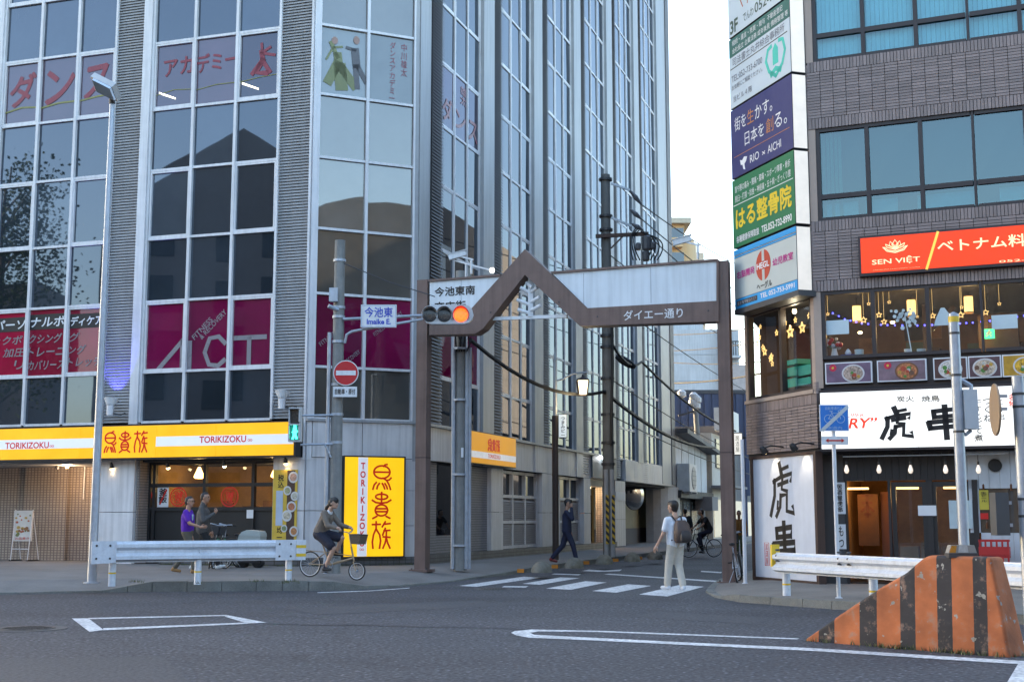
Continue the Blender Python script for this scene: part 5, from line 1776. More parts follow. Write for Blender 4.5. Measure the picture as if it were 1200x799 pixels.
for body, ua, ub, za, zb, m in (('街を', .07, .27, .66, .86, m_white_print), ('生', .29, .40, .66, .86, m_or), ('かす。', .42, .70, .66, .86, m_white_print), ('日本を', .24, .56, .38, .58, m_white_print), ('創', .59, .71, .38, .58, m_or), ('る。', .73, .92, .38, .58, m_white_print)):
 ctext(t, body, Z[4], Z[5], ua, ub, za, zb, m)
MB().fbox(RC, cg(.05), cg(.95), tz(Z[4], Z[5], .295, .3)[0], tz(Z[4], Z[5], .295, .302)[1], GO + .008, GO + .012).build('rule_line', m_or, t)
ctext(t, 'RIO', Z[4], Z[5], .32, .47, .10, .21, m_white_print)
ctext(t, '×', Z[4], Z[5], .52, .57, .12, .17, m_white_print)
ctext(t, 'AICHI', Z[4], Z[5], .61, .82, .10, .21, m_white_print)
b_ = (cg(.15), tz(Z[4], Z[5], .05, .2)[0], cg(.27), tz(Z[4], Z[5], .05, .24)[1])
MB().fprism(RC, [(b_[0] + (b_[2] - b_[0]) * a, b_[1] + (b_[3] - b_[1]) * b) for a, b in ((.0, .9), (.3, .8), (.6, 1), (1, .9), (.85, .6), (.6, .45), (.7, .0), (.45, .1), (.35, .45), (.1, .5))], GO + .008, GO + .012).build('white_emblem', m_white_print, t)
t = corner_sign('clinic_sign', Z[2], Z[3], [(Z[2], Z[3], m_green)], 'green clinic sign with large yellow lettering')
m_ylw = M('sign_yellow', (.75, .55, .02), .5)
ctext(t, '首や腰の痛み・腰痛・膝痛・スポーツ障害・骨折', Z[2], Z[3], .05, .95, .80, .90, m_white_print, bold=.01)
ctext(t, '脱臼・打撲・捻挫・神経痛・五十肩・ぎっくり腰', Z[2], Z[3], .05, .95, .66, .76, m_white_print, bold=.01)
MB().fbox(RC, cg(.02), cg(.98), tz(Z[2], Z[3], .615, .62)[0], tz(Z[2], Z[3], .62, .625)[1], GO + .008, GO + .012).build('rule_line', m_white_print, t)
ctext(t, 'はる整骨院', Z[2], Z[3], .06, .95, .26, .56, m_ylw, bold=.035)
ctext(t, '各種健康保険取扱', Z[2], Z[3], .06, .44, .06, .16, m_white_print, bold=.02)
ctext(t, 'TEL052-732-8990', Z[2], Z[3], .48, .95, .06, .16, m_white_print, bold=.02)
m_sky = m_face('sign_sky_blue', (.02, .32, .70))
m_ivory = m_face('sign_ivory', (.50, .54, .52))
h_ = Z[1] - Z[0]
t = corner_sign('class_sign', Z[0], Z[1], [(Z[0], Z[0] + h_ * .17, m_sky), (Z[0] + h_ * .17, Z[0] + h_ * .86, m_ivory), (Z[0] + h_ * .86, Z[0] + h_ * .895, m_sky), (Z[0] + h_ * .895, Z[0] + h_ * .91, m_ivory), (Z[0] + h_ * .91, Z[1], m_sky)], 'white and sky blue sign with a red round emblem, lowest of the stack')
cu, cz = cg(.49), Z[0] + h_ * .58
rr = .19 * (g_r - g_l) * .62
MB().fdisc(RC, cu, cz, rr, GO + .008, GO + .012, 28, h_ * .25).build('red_disc', M('sign_red', (.5, .05, .02), .5), t)
MB().fbox(RC, cu - rr * .16, cu + rr * .16, cz - h_ * .25, cz + h_ * .25, GO + .012, GO + .015).build('disc_bar', m_ivory, t)
MB().fbox(RC, cu - rr * .95, cu + rr * .95, cz - h_ * .065, cz + h_ * .065, GO + .013, GO + .018).build('disc_band', M('sign_red'), t)
ctext(t, 'HEGL', Z[0], Z[1], .39, .59, .53, .63, m_white_print, lift=.021, bold=.03)
m_mag = M('sign_magenta', (.5, .03, .25), .5)
ctext(t, '右脳開発', Z[0], Z[1], .05, .35, .50, .62, m_mag, bold=.03)
ctext(t, '幼児教室', Z[0], Z[1], .64, .95, .50, .62, m_mag, bold=.03)
ctext(t, 'ヘーグル', Z[0], Z[1], .38, .62, .20, .31, m_black_print, bold=.03)
MB().fbox(RC, cg(.04), cg(.38), Z[0] + h_ * .05, Z[0] + h_ * .13, GO + .009, GO + .012).build('label_strip', M('sign_black', (.02, .02, .03), .5), t)
ctext(t, '直営 科学教育研究所', Z[0], Z[1], .05, .37, .06, .12, m_white_print)
ctext(t, 'TEL 052-753-5991', Z[0], Z[1], .43, .96, .055, .135, m_white_print, bold=.02)
MB().fbox(RC, g_l, g_r + .05, Z[0] - .12, Z[0] - .0, -.02, .40).build('sign_bracket', m_steel_dk, t)

# painted board at the foot of the cut corner
BO = .14
bb = [u_of(RC, 884, 600, BO), RC.uz(885, 676, BO)[1] + .02, u_of(RC, 956, 600, BO), RC.uz(920, 535, BO)[1]]
bd = thing('wall_board', 'large white painted board with black brush characters in a brown frame', 'sign board', RC.pt((bb[0] + bb[2]) / 2, bb[1], BO))
m_brown_fr = M('brown_timber', (.06, .032, .025), .6, var=.2)
MB().fbox(RC, bb[0], bb[2], bb[1], bb[3], .02, BO).build('board', M('board_white', (.66, .68, .74), .5, var=.05, streak=.06), bd)
for a, b, c, d in ((bb[0] - .1, bb[0], bb[1] - .08, bb[3] + .06), (bb[2], bb[2] + .1, bb[1] - .08, bb[3] + .06), (bb[0], bb[2], bb[3], bb[3] + .06), (bb[0], bb[2], bb[1] - .08, bb[1])):
 MB().fbox(RC, a, b, c, d, .0, BO + .03).build('frame_bar', m_brown_fr, bd)
w, h = bb[2] - bb[0], bb[3] - bb[1]
MB().strokes(RC, TORA, (bb[0] + w * .28, bb[1] + h * .50, bb[0] + w * .68, bb[1] + h * .95), .10, BO + .002).build('brush_character', m_black_print, bd)
MB().strokes(RC, KUSHI, (bb[0] + w * .30, bb[1] + h * .10, bb[0] + w * .68, bb[1] + h * .46), .11, BO + .002).build('brush_character', m_black_print, bd)
MB().strokes(RC, [[(0, 0), (1, 0), (1, 1), (0, 1), (0, 0)]], (bb[0] + w * .17, bb[1] + h * .10, bb[0] + w * .24, bb[1] + h * .29), .015, BO + .002).build('red_seal_border', m_red_print, bd)
text(RC, '居酒屋', (bb[0] + w * .185, bb[1] + h * .11, bb[0] + w * .225, bb[1] + h * .28), BO + .006, m_red_print, bd, vertical=True)
for k, px in enumerate((895, 930)):
 u = u_of(RC, px, 535, .45)
 t = thing('board_lamp', ('black arm lamp over the painted board, on the arch side', 'black arm lamp over the painted board, on the entrance side')[k], 'wall lamp', RC.pt(u, bb[3] + .15, .3), 0, 'arm lamps over the painted board')
 MB().tube([RC.pt(u + .1, bb[3] + .22, .0), RC.pt(u + .05, bb[3] + .25, .3), RC.pt(u, bb[3] + .18, .5)], .018, 6).build('arm', m_black_frame, t)
 a, d = RC.pt(u, bb[3] + .22, .5), (Vector((0, 0, -1)) - RC.n * .75).normalized()
 MB().lathe(a, [(.05, 0), (.07, .06), (.075, .16), (.06, .16)], 12, d).build('shade', m_black_frame, t)
 MB().ball(a + d * .13, .05, 8, 6).build('bulb', m_bulb, t)
 ld = bpy.data.lights.new('board_lamp_light', 'SPOT')
 ld.energy = 1.6
 ld.color = (1, .84, .6)
 ld.spot_size = R(75)
 ld.spot_blend = .5
 ld.shadow_soft_size = .04
 lo = bpy.data.objects.new('board_lamp_light', ld)
 lo.location = a + d * .2
 lo.rotation_euler = (-d).to_track_quat('Z', 'Y').to_euler()
 COL.objects.link(lo)

# ------------------------------------------------------------------ grill entrance under the lightbox
GFO = -.30
m_dkwood = M('charred_board', (.022, .020, .021), .6, var=.3, vs_=8)
m_whboard = M('white_board_wall', (.52, .56, .60), .6, var=.06, streak=.12)
ge = thing('grill_front', 'dark boarded grill entrance with sliding glass doors', 'shop front', RF.pt(2.2, PR, GFO))
uf = lambda px, py=600, o=GFO: u_of(RF, px, py, o)
zf = lambda py, px=1040, o=GFO: RF.uz(px, py, o)[1]
DT = zf(563)                                                    # door head
HT = SB0 - .02
# head boards, one by one
u, stop = uf(966), uf(1124)
while u < stop:
 MB().fbox(RF, u, min(u + .135, stop), DT, HT, GFO - .06, GFO + random.uniform(-.004, .004)).build('board', m_dkwood, ge)
 u += .14
u, stop = uf(1124), uf(1124) + 3.0
dr0, dr1, dz0, dz1 = uf(1148.5), uf(1205), zf(624, 1160), zf(572, 1160)
while u < stop:
 e = u + .195
 z0 = PR + .05
 if u < uf(1145.5):
  z0 = DT
 if e > dr0 and u < dr1:
  MB().fbox(RF, u, e, z0, dz0, GFO - .06, GFO + .02).build('board', m_whboard, ge)
  MB().fbox(RF, u, e, dz1, HT, GFO - .06, GFO + .02).build('board', m_whboard, ge)
 else:
  MB().fbox(RF, u, e, z0, HT, GFO - .06, GFO + .02).build('board', m_whboard, ge)
 u += .2
MB().fbox(RF, dr0 - .02, dr1 + .1, dz0 - .02, dz1 + .02, GFO - .04, GFO - .03).build('side_window', glass_mat('shelf_glass', (.05, .035, .025), (.7, .75, .8), .08), ge)
mb = MB()
for k in range(22):
 a, b = random.uniform(dr0 + .05, dr1 - .1), random.choice([dz0 + .08, dz0 + .45, dz0 + .82])
 mb.lathe(RF.pt(a, b, GFO - .0), [(.03, 0), (.03, .12), (.012, .17), (.012, .22)], 7)
mb.build('shelf_bottle', M('bottle_amber', (.14, .06, .03), .2, var=.6, vs_=6), ge, kind='stuff')
# dark pier beside the painted board
MB().fbox(RF, .0, uf(990), PR, HT, GFO - .35, GFO + .03).build('pier', M('pier_grey', (.06, .057, .058), .6, var=.15), ge)
# door openings: posts, rails, panes
posts = [uf(992), uf(1043), uf(1090), uf(1143.5)]
for u, w in zip(posts, (.05, .05, .12, .10)):
 MB().fbox(RF, u - w / 2, u + w / 2, PR, DT, GFO - .08, GFO + .04).build('door_post', m_dkwood, ge)
for k in (1, 2):
 a, b = posts[k] + .04, posts[k + 1] - .05
 d = thing_d = MB().fbox(RF, a, a + .09, PR + .06, DT - .03, GFO - .05, GFO - .0).build('door_frame', m_black_frame, ge)
 MB().fbox(RF, b - .09, b, PR + .06, DT - .03, GFO - .05, GFO).build('door_frame', m_black_frame, ge)
 MB().fbox(RF, a + .09, b - .09, PR + .06, PR + .40, GFO - .05, GFO).build('door_frame', m_black_frame, ge)
 MB().fbox(RF, a + .09, b - .09, DT - .13, DT - .03, GFO - .05, GFO).build('door_frame', m_black_frame, ge)
 MB().fbox(RF, a + .09, b - .09, PR + .40, DT - .13, GFO - .03, GFO - .015).build('door_glass', m_clear, ge)
# inside: warm room
m_in = M('grill_inside', (.30, .15, .05), .8, var=.4, vs_=2)
mb = MB()
mb.fbox(RF, uf(985), uf(1150), PR, HT, GFO - 3.0, GFO - 2.9)
mb.fbox(RF, uf(985) - .1, uf(985), PR, HT, GFO - 2.9, GFO - .1)
mb.fbox(RF, uf(1150), uf(1150) + .1, PR, HT, GFO - 2.9, GFO - .1)
mb.build('inner_wall', m_in, ge)
MB().fbox(RF, uf(985), uf(1150), PR - .06, PR + .03, GFO - 2.9, GFO - .1).build('inner_floor', M('inner_floor', (.03, .02, .015), .6), ge)
MB().fbox(RF, uf(994), uf(1019), PR + .75, DT - .25, GFO - 1.3, GFO - 1.25).build('noren_curtain', M('noren_orange', (.14, .06, .025), .8, var=.3, vs_=3), ge)
MB().fbox(RF, uf(1021), uf(1040), PR + .05, DT - .2, GFO - 1.5, GFO - 1.4).build('inner_door', M('inner_door', (.16, .05, .02), .6), ge)
MB().strokes(RF, [[(.1, .3), (.5, .5), (.9, .3)], [(.2, .6), (.8, .6)], [(.3, .2), (.7, .2)], [(.5, .9), (.5, .1)], [(.15, .85), (.85, .85)]], (uf(997), PR + 1.3, uf(1015), PR + 1.9), .05, GFO - 1.245).build('curtain_print', M('curtain_print', (.12, .03, .015), .7), ge)
mb = MB()
for k in range(4):
 a = uf(1048) + k * .42
 mb.fbox(RF, a, a + .36, PR + .0, PR + .75 + .1 * (k % 2), GFO - 1.0, GFO - .7)
mb.build('cardboard_box', M('cardboard', (.25, .16, .09), .8), ge)
for (px, py, e) in ((1007, 577, 2.2), (1065, 577, 1.6), (1120, 575, 1.2)):
 u, z = RF.uz(px, py, GFO - .9)
 MB().fbox(RF, u - .22, u + .22, DT - .16, DT - .12, GFO - .75, GFO - .65).build('ceiling_lamp', M('grill_lamp', (1, .7, .3), .5, emit=(1, .6, .2), es=1.6), ge)
 ld = bpy.data.lights.new('grill_light', 'POINT')
 ld.energy = e
 ld.color = (1, .6, .24)
 ld.shadow_soft_size = .15
 lo = bpy.data.objects.new('grill_light', ld)
 lo.location = RF.pt(u, DT - .3, GFO - .7)
 COL.objects.link(lo)
for (a, b, c, d, m, nm) in ((1076, 604, 1097, 592, m_white_print, 'paper_notice'), (1113, 619, 1139, 586, M('pale_sheet', (.45, .55, .58), .6), 'menu_sheet'), (1148, 597, 1158, 574, M('poster_ylw', (.5, .42, .05), .6), 'yellow_poster'), (1149, 608, 1158, 601, m_red_print, 'red_label')):
 q = bx4(RF, a, b, c, d, GFO + .05)
 MB().fbox(RF, q[0], q[2], q[1], q[3], GFO + .045, GFO + .05).build(nm, m, ge)
q = bx4(RF, 1150, 588, 1156, 576, GFO + .052)
text(RF, '生ビール', q, GFO + .054, m_black_print, ge, vertical=True, bold=.02)
# vertical name plates on the pier
for k, (a, b, c, d, s_) in enumerate(((978, 602, 990, 565, '居酒屋虎串'), (981, 643, 991, 614, 'もつ'))):
 q = bx4(RF, a, b, c, d, GFO + .04)
 MB().fbox(RF, q[0], q[2], q[1], q[3], GFO + .031, GFO + .045).build('name_plate', m_white_print, ge)
 w = q[2] - q[0]
 text(RF, s_, (q[0] + w * .25, q[1] + .04, q[2] - w * .25, q[3] - .04), GFO + .049, m_black_print, ge, vertical=True, bold=.02)
u, z = RF.uz(1166, 545, GFO + .03)
MB().lathe(RF.pt(u, z, GFO + .02), [(.13, 0), (.13, .05), (.10, .06)], 18, RF.n).build('vent_duct', m_black, ge)
# string of filament bulbs
sb = thing('bulb_string', 'string of five bare light bulbs over the grill doors', 'light string', RF.pt(1.5, HT - .3, .1))
zc = zf(534, 1040, .1)
MB().cyl(RF.pt(uf(988, 540, .1), zc, .1), RF.pt(uf(1180, 540, .1), zc, .1), .014, seg=6).build('rod', m_alu_dk, sb)
for px in (992, 1030, 1067, 1108, 1146.5):
 u, z = RF.uz(px, 548, .1)
 MB().cyl(RF.pt(u, zc, .1), RF.pt(u, z + .1, .1), .006, seg=5).build('flex', m_black, sb)
 MB().cyl(RF.pt(u, z + .13, .1), RF.pt(u, z + .06, .1), .024, seg=8).build('socket', m_black_frame, sb)
 MB().lathe(RF.pt(u, z + .06, .1), [(.018, 0), (.045, -.08), (.05, -.12), (.03, -.165), (.004, -.175)], 10).build('bulb', M('clear_bulb', (.8, .75, .7), .2, emit=(1, .8, .6), es=.25), sb)
# red beer crate by the wall
c = RF.pt(uf(1166, 650, .1), PR, .1)
cr = thing('beer_crate', 'red plastic bottle crates stacked against the white boarded wall', 'crate', c)
m_crate = M('crate_red', (.40, .02, .02), .45, var=.12)
C_ = Fac(c.x, c.y, R(113.6))
for lv in range(3):
 z0 = PR + .31 * lv
 for a, b, o0, o1 in ((-.26, .26, .17, .19), (-.26, .26, -.19, -.17), (-.28, -.26, -.19, .19), (.26, .28, -.19, .19)):
  MB().fbox(C_, a, b, z0, z0 + .16, o0, o1).build('crate_side', m_crate, cr)
  MB().fbox(C_, a, b, z0 + .26, z0 + .30, o0, o1).build('crate_rim', m_crate, cr)
 for k in range(6):
  a = -.255 + .51 * k / 5
  MB().fbox(C_, a - .018, a + .018, z0 + .16, z0 + .26, .168, .188).build('crate_rib', m_crate, cr)
 MB().fbox(C_, -.255, .255, z0 + .01, z0 + .03, -.165, .165).build('crate_floor', m_crate, cr)
# ------------------------------------------------------------------ shopping street arch
m_arch = M('arch_brown', (.165, .108, .092), .5, var=.18, vs_=2, streak=.32)
m_panel_w = M('arch_panel_white', (.68, .74, .79), .4, var=.07, vs_=1.0, streak=.16)
pl, pr = Vector((X_at(496, 32.0), 32.0, 0)), Vector((X_at(851.5, 29.5), 29.5, 0))
AF = Fac(pl.x, pl.y, math.atan2(pr.x - pl.x, pr.y - pl.y))
A_LEN = (pr - pl).length
arch = thing('street_arch', 'brown steel arch with a gable and white panels spanning the side street', 'arch', AF.pt(0, 0))
au = lambda px, py: AF.uz(px, py, .2)
zl_top, zr_top = AF.uz(497, 329)[1], AF.uz(846, 307)[1]
MB().fbox(AF, -.14, .14, PV - .05, zl_top, -.15, .15).build('post', m_arch, arch)
MB().fbox(AF, A_LEN - .14, A_LEN + .14, .0, zr_top, -.15, .15).build('post', m_arch, arch)
band = [(503, 392.5), (557, 391), (566, 385), (615, 322), (679.5, 382), (840, 376.5), (840, 352.5), (688.5, 361), (615, 292), (551, 363), (503, 367)]
MB().fprism(AF, [au(*p) for p in band], -.2, .2).build('gable_band', m_arch, arch)
wl = [(503, 367), (551, 363), (586, 323.5), (503, 330)]
wr = [(647, 320.5), (688.5, 361), (840, 352.5), (840, 305.5)]
for w in (wl, wr):
 MB().fprism(AF, [au(*p) for p in w], -.17, .17).build('white_panel', m_panel_w, arch)
for a, b in (((502, 329), (586, 322.5)), ((646, 319.5), (841, 304.5)), ((841, 304.5), (841, 377))):
 p, q = au(*a), au(*b)
 MB().bar(AF.pt(p[0], p[1], 0), AF.pt(q[0], q[1], 0), .44, .05).build('trim', m_arch, arch)
m_joint = M('arch_joint', (.33, .36, .40), .5)
for px, a, b in ((683.5, 320, 357), (762, 313, 355), (540, 328, 363)):
 p, q = au(px, a), au(px, b)
 MB().fbox(AF, p[0] - .006, p[0] + .006, q[1], p[1], .17, .173).build('panel_joint', m_joint, arch)
for uu_ in (0, A_LEN):
 zb_ = PV if uu_ == 0 else .03
 MB().fbox(AF, uu_ - .24, uu_ + .24, zb_ - .03, zb_ + .03, -.25, .25).build('base_plate', m_arch, arch)
 for dx in (-.19, .19):
  MB().lathe(AF.pt(uu_ + dx, zb_ + .03, .2), [(.025, 0), (.02, .03)], 8).build('anchor_bolt', m_steel_dk, arch)
 MB().fbox(AF, uu_ - .143, uu_ + .143, 2.9, 2.93, -.153, .153).build('post_joint', M('arch_dark', (.07, .045, .04), .6), arch)
for px, py in ((575, 366), (655, 354), (700, 371), (830, 364), (515, 380)):
 p = au(px, py)
 MB().lathe(AF.pt(p[0], p[1], .2), [(.022, 0), (.018, .012)], 8, AF.n).build('rivet', m_steel_dk, arch)
def abox(px0, py0, px1, py1):
 a, b = au(px0, py0)
 c, d = au(px1, py1)
 return (a, b, c, d)
text(AF, '今池東南', abox(509, 347.5, 556, 334), .176, m_black_print, arch, bold=.03)
text(AF, '商店街', abox(509, 366, 545, 352), .176, m_black_print, arch, bold=.03)
text(AF, 'ダイエー通り', abox(731, 375.5, 800, 360.5), .206, m_white_print, arch, bold=.015)
p, q = au(567, 372.5), au(662, 369)
MB().bar(AF.pt(p[0], p[1], 0), AF.pt(q[0], q[1], 0), .08).build('crossbar', m_white_paint, arch)
t0, t1 = au(618.5, 323), au(619, 370)
MB().bar(AF.pt(t0[0], t0[1], 0), AF.pt(t0[0], t1[1], 0), .12, .12).build('emblem_stem', m_white_paint, arch)
for (a, b), (c, d) in (((618, 342), (608, 336)), ((618, 356), (604, 350.5)), ((618, 366), (605, 362)), ((619, 341), (628, 336)), ((619, 353), (631, 347)), ((619, 363), (632, 357)), ((614, 330), (622, 336))):
 p, q = au(a, b), au(c, d)
 MB().cyl(AF.pt(p[0], p[1], .02), AF.pt(q[0], q[1], .10), .045, seg=8).build('emblem_branch', m_white_paint, arch)

def cctv(px, py, label, s=1.0, flip=1):
 u, z = AF.uz(px, py)
 t = thing('security_camera', label, 'camera', AF.pt(u, z, 0), 0, 'security cameras on the arch')
 zt = AF.uz(px, py + 22 if flip > 0 else py + 14)[1]
 MB().cyl(AF.pt(u + .35 * flip, z - .12, 0), AF.pt(u + .35 * flip, zt, 0), .03).build('stem', m_white_paint, t)
 MB().bar(AF.pt(u, z, 0), AF.pt(u + .4 * flip, z - .12, 0), .04).build('arm', m_white_paint, t)
 MB().bar(AF.pt(u - .22 * s * flip, z - .05, .08), AF.pt(u + .18 * s * flip, z + .07, -.05), .13 * s, .12 * s).build('camera_body', m_white_paint, t)
 MB().bar(AF.pt(u - .26 * s * flip, z + .02, .08), AF.pt(u + .2 * s * flip, z + .15, -.05), .17 * s, .015).build('sunshield', m_white_paint, t)
cctv(537, 300, 'white security camera on the arch above the black lettering')
cctv(800, 283, 'white security camera at the right end of the arch panel', 1.0, 1)
u, z = AF.uz(577, 320)
t = thing('arch_lamp', 'small bright lamp on a rod above the left slope of the arch', 'lamp', AF.pt(u, z, 0))
MB().bar(AF.pt(u - 1.0, z + .38, 0), AF.pt(u, z + .06, 0), .035).build('rod', m_white_paint, t)
MB().cyl(AF.pt(u - .7, z + .28, 0), AF.pt(u - .7, AF.uz(560, 327)[1], 0), .02).build('stem', m_white_paint, t)
MB().lathe(AF.pt(u, z, .02), [(.04, 0), (.065, .05), (.05, .12)], 12).build('lamp_head', M('bright_lamp', (1, 1, .9), .5, emit=(1, .97, .85), es=1.4), t)

# ------------------------------------------------------------------ poles
def pole_mesh(name, base, top_z, r0, r1, mat, parent, seg=14):
 return MB().tube([base + Vector((0, 0, -.05)), Vector((base.x, base.y, top_z))], [r0, r1], seg).build(name, mat, parent, smooth=True)
def band_at(p, z, r, parent, mat=None, h=.06):
 MB().lathe(Vector((p.x, p.y, z)), [(r, 0), (r, h)], 14).build('strap', mat or m_galv, parent)
P1 = on_z(391.5, 671.5, PV)
z1t = at_y(398, 282, P1.y)[2]
pole1 = thing('utility_pole', 'concrete pole carrying the no-entry sign and the traffic signal', 'utility pole', P1)
pole_mesh('shaft', P1, z1t, .15, .125, m_concrete, pole1)
ZP = lambda py: at_y(395, py, P1.y)[2]
for py in (307, 362, 373, 402, 452, 487, 520):
 band_at(P1, ZP(py), .15, pole1)
MB().tube([P1 + Vector((-.2, -.05, ZP(520) - PV - 6)), Vector((P1.x - .2, P1.y - .05, ZP(390)))], .045, 8).build('conduit', m_galv, pole1)
MB().tube([Vector((P1.x - .2, P1.y - .05, PV)), Vector((P1.x - .2, P1.y - .05, ZP(395)))], .042, 8).build('conduit', m_galv, pole1)
q = Vector((P1.x - .10, P1.y - .18, ZP(355)))
MB().box(q.x - .1, q.x + .1, q.y - .08, q.y + .08, q.z, q.z + .32).build('junction_box', m_galv, pole1)
MB().tube([Vector((P1.x, P1.y - .1, ZP(364))), Vector((P1.x - .22, P1.y - .2, ZP(360)))], .05, 8).build('signal_mount_end', m_galv, pole1)

VF = Fac(P1.x, P1.y - .22, R(90))                               # vertical plane just in front of the pole, facing the camera
vb = lambda px0, py0, px1, py1, o=0.0: bx4(VF, px0, py0, px1, py1, o)
ne = thing('no_entry_sign', 'round red no-entry sign with a white bar on the utility pole', 'traffic sign', VF.pt(*VF.uz(405, 437)))
c = VF.uz(405.5, 437)
MB().fdisc(VF, c[0], c[1], .295, .0, .02, 32).build('disc', m_white_paint, ne)
MB().fdisc(VF, c[0], c[1], .275, .02, .024, 32).build('red_face', M('sign_red_face', (.50, .008, .015), .4, var=.05), ne)
MB().fbox(VF, c[0] - .23, c[0] + .23, c[1] - .055, c[1] + .055, .024, .028).build('white_bar', m_white_paint, ne)
MB().fbox(VF, c[0] - .12, c[0] + .0, c[1] - .03, c[1] + .03, -.1, .0).build('bracket', m_galv, ne)
pt_ = thing('supplementary_plate', 'small white plate with black lettering under the no-entry sign', 'traffic sign', VF.pt(*VF.uz(404, 459)))
b_ = vb(390.5, 465, 418.5, 453)
MB().fbox(VF, b_[0], b_[2], b_[1], b_[3], .0, .015).build('plate', m_white_paint, pt_)
text(VF, '自動車・原付', (b_[0] + .04, b_[1] + .06, b_[2] - .04, b_[3] - .05), .019, m_black_print, pt_, bold=.025)
MB().fbox(VF, b_[0] + .22, b_[0] + .3, b_[1] + .05, b_[3] - .05, -.08, .0).build('bracket', m_galv, pt_)
nb = thing('street_name_sign', 'white name board with blue lettering on the signal arm', 'sign', VF.pt(*VF.uz(444, 384)))
b_ = vb(423, 384, 465, 357.5)
MB().fbox(VF, b_[0], b_[2], b_[1], b_[3], .03, .06).build('board', m_white_paint, nb)
MB().strokes(VF, [[(0, 0), (1, 0), (1, 1), (0, 1), (0, 0)]], (b_[0] + .02, b_[1] + .02, b_[2] - .02, b_[3] - .02), .012, .061).build('border', M('pale_blue_line', (.3, .4, .6), .5), nb)
m_bl = M('name_blue', (.02, .06, .50), .4)
text(VF, '今池東', (b_[0] + .09, b_[1] + .24, b_[2] - .09, b_[3] - .06), .065, m_bl, nb, bold=.02)
text(VF, 'Imaike E.', (b_[0] + .14, b_[1] + .07, b_[2] - .13, b_[1] + .2), .065, m_bl, nb, bold=.03)

def lens_disc(mb, c, r, d=.02, n=20):
 return mb.lathe(c, [(r, 0), (r * .95, d * .6), (r * .6, d), (.01, d * 1.2)], n, (0, -1, 0))
ts = thing('traffic_signal', 'horizontal three-lamp traffic signal on an arm, its end lamp glowing orange-red', 'traffic signal', VF.pt(*VF.uz(525, 380)))
b_ = vb(494, 380, 556, 357.5, .1)
m_sig = M('signal_grey', (.50, .52, .54), .45, var=.06)
pts_ = []
hw, hz = (b_[3] - b_[1]) / 2, (b_[3] + b_[1]) / 2
for k in range(7):
 t = math.pi / 2 + math.pi * k / 6
 pts_.append((b_[0] + hw + hw * .9 * math.cos(t), hz + hw * math.sin(t)))
for k in range(7):
 t = -math.pi / 2 + math.pi * k / 6
 pts_.append((b_[2] - hw + hw * .9 * math.cos(t), hz + hw * math.sin(t)))
MB().fprism(VF, pts_, .0, .16).build('housing', m_sig, ts)
m_lens_off = M('lens_dark', (.035, .04, .045), .25, var=.2, vs_=40)
m_lens_on = M('lens_orange', (.8, .15, .02), .4, emit=(1, .09, .01), es=1.1, var=.25, vs_=20)
for k, px in enumerate((503.5, 520.5, 540)):
 c = VF.uz(px, 369, .18)
 P = VF.pt(c[0], c[1], .165)
 lens_disc(MB(), P, .165, .03).build('lens', m_lens_on if k == 2 else m_lens_off, ts)
 # cowl: upper part of a short tube
 mb = MB()
 n = 14
 for j in range(n):
  a0, a1 = R(-35) + R(250) * j / n, R(-35) + R(250) * (j + 1) / n
  for rr in (.185, .192):
   pass
  q = [(.182, .0), (.194, .0)]
  v = []
  for a in (a0, a1):
   for rr, oo in ((.184, .16), (.194, .16), (.194, .16 + .20 * max(.25, math.sin(max(0, min(math.pi, a + .2))))), (.184, .16 + .20 * max(.25, math.sin(max(0, min(math.pi, a + .2)))))):
    v.append(VF.pt(c[0] + rr * math.cos(a), c[1] + rr * math.sin(a), oo))
  mb.hexa([v[0], v[1], v[2], v[3], v[4], v[5], v[6], v[7]])
 mb.build('cowl', M('cowl_red', (.55, .06, .03), .5) if k == 2 else m_sig, ts)
a, b = VF.uz(402, 374, -.1), VF.uz(496, 370, .0)
MB().tube([VF.pt(a[0], a[1], -.1), VF.pt(b[0], b[1], .05)], .035, 8).build('arm', m_galv, ts)
a, b, c_, d_ = VF.uz(404, 402, -.1), VF.uz(406, 392, -.05), VF.uz(424, 386, -.05), VF.uz(496, 374, .05)
MB().tube([VF.pt(*a, -.1), VF.pt(*b, -.08), VF.pt(*VF.uz(412, 388.5, -.08), -.08), VF.pt(*c_, -.06), VF.pt(*d_, .05)], .032, 8).build('brace', m_galv, ts)
a, b = VF.uz(402, 308), VF.uz(510, 348)
MB().tube([VF.pt(a[0], a[1], -.05), VF.pt((a[0] + b[0]) / 2, (a[1] + b[1]) / 2 - .05, 0), VF.pt(b[0], b[1], .05)], .012, 5).build('stay_wire', m_steel_dk, ts)

ps = thing('pedestrian_signal', 'pedestrian signal with the green walking figure lit', 'pedestrian signal', VF.pt(*VF.uz(346, 518)))
b_ = vb(338, 517.5, 354, 477.5, .0)
MB().fbox(VF, b_[0], b_[2], b_[1], b_[3], -.12, .06).build('housing', m_sig, ps)
for k, m in ((0, M('lens_black', (.03, .03, .032), .3)), (1, M('lens_dark_green', (.01, .06, .05), .3, emit=(.0, .3, .25), es=.25))):
 za = b_[3] - (b_[3] - b_[1]) * (.05 + .48 * k)
 MB().fbox(VF, b_[0] + .05, b_[2] - .05, za - .33, za, .06, .075).build('lens', m, ps)
 MB().fbox(VF, b_[0] + .03, b_[2] - .03, za, za + .025, .06, .22).build('cowl', m_sig, ps)
 MB().fbox(VF, b_[0] + .02, b_[0] + .045, za - .3, za, .06, .18).build('cowl', m_sig, ps)
 MB().fbox(VF, b_[2] - .045, b_[2] - .02, za - .3, za, .06, .18).build('cowl', m_sig, ps)
zc = b_[3] - (b_[3] - b_[1]) * .53
bx_ = (b_[0] + .09, zc - .31, b_[2] - .08, zc - .01)
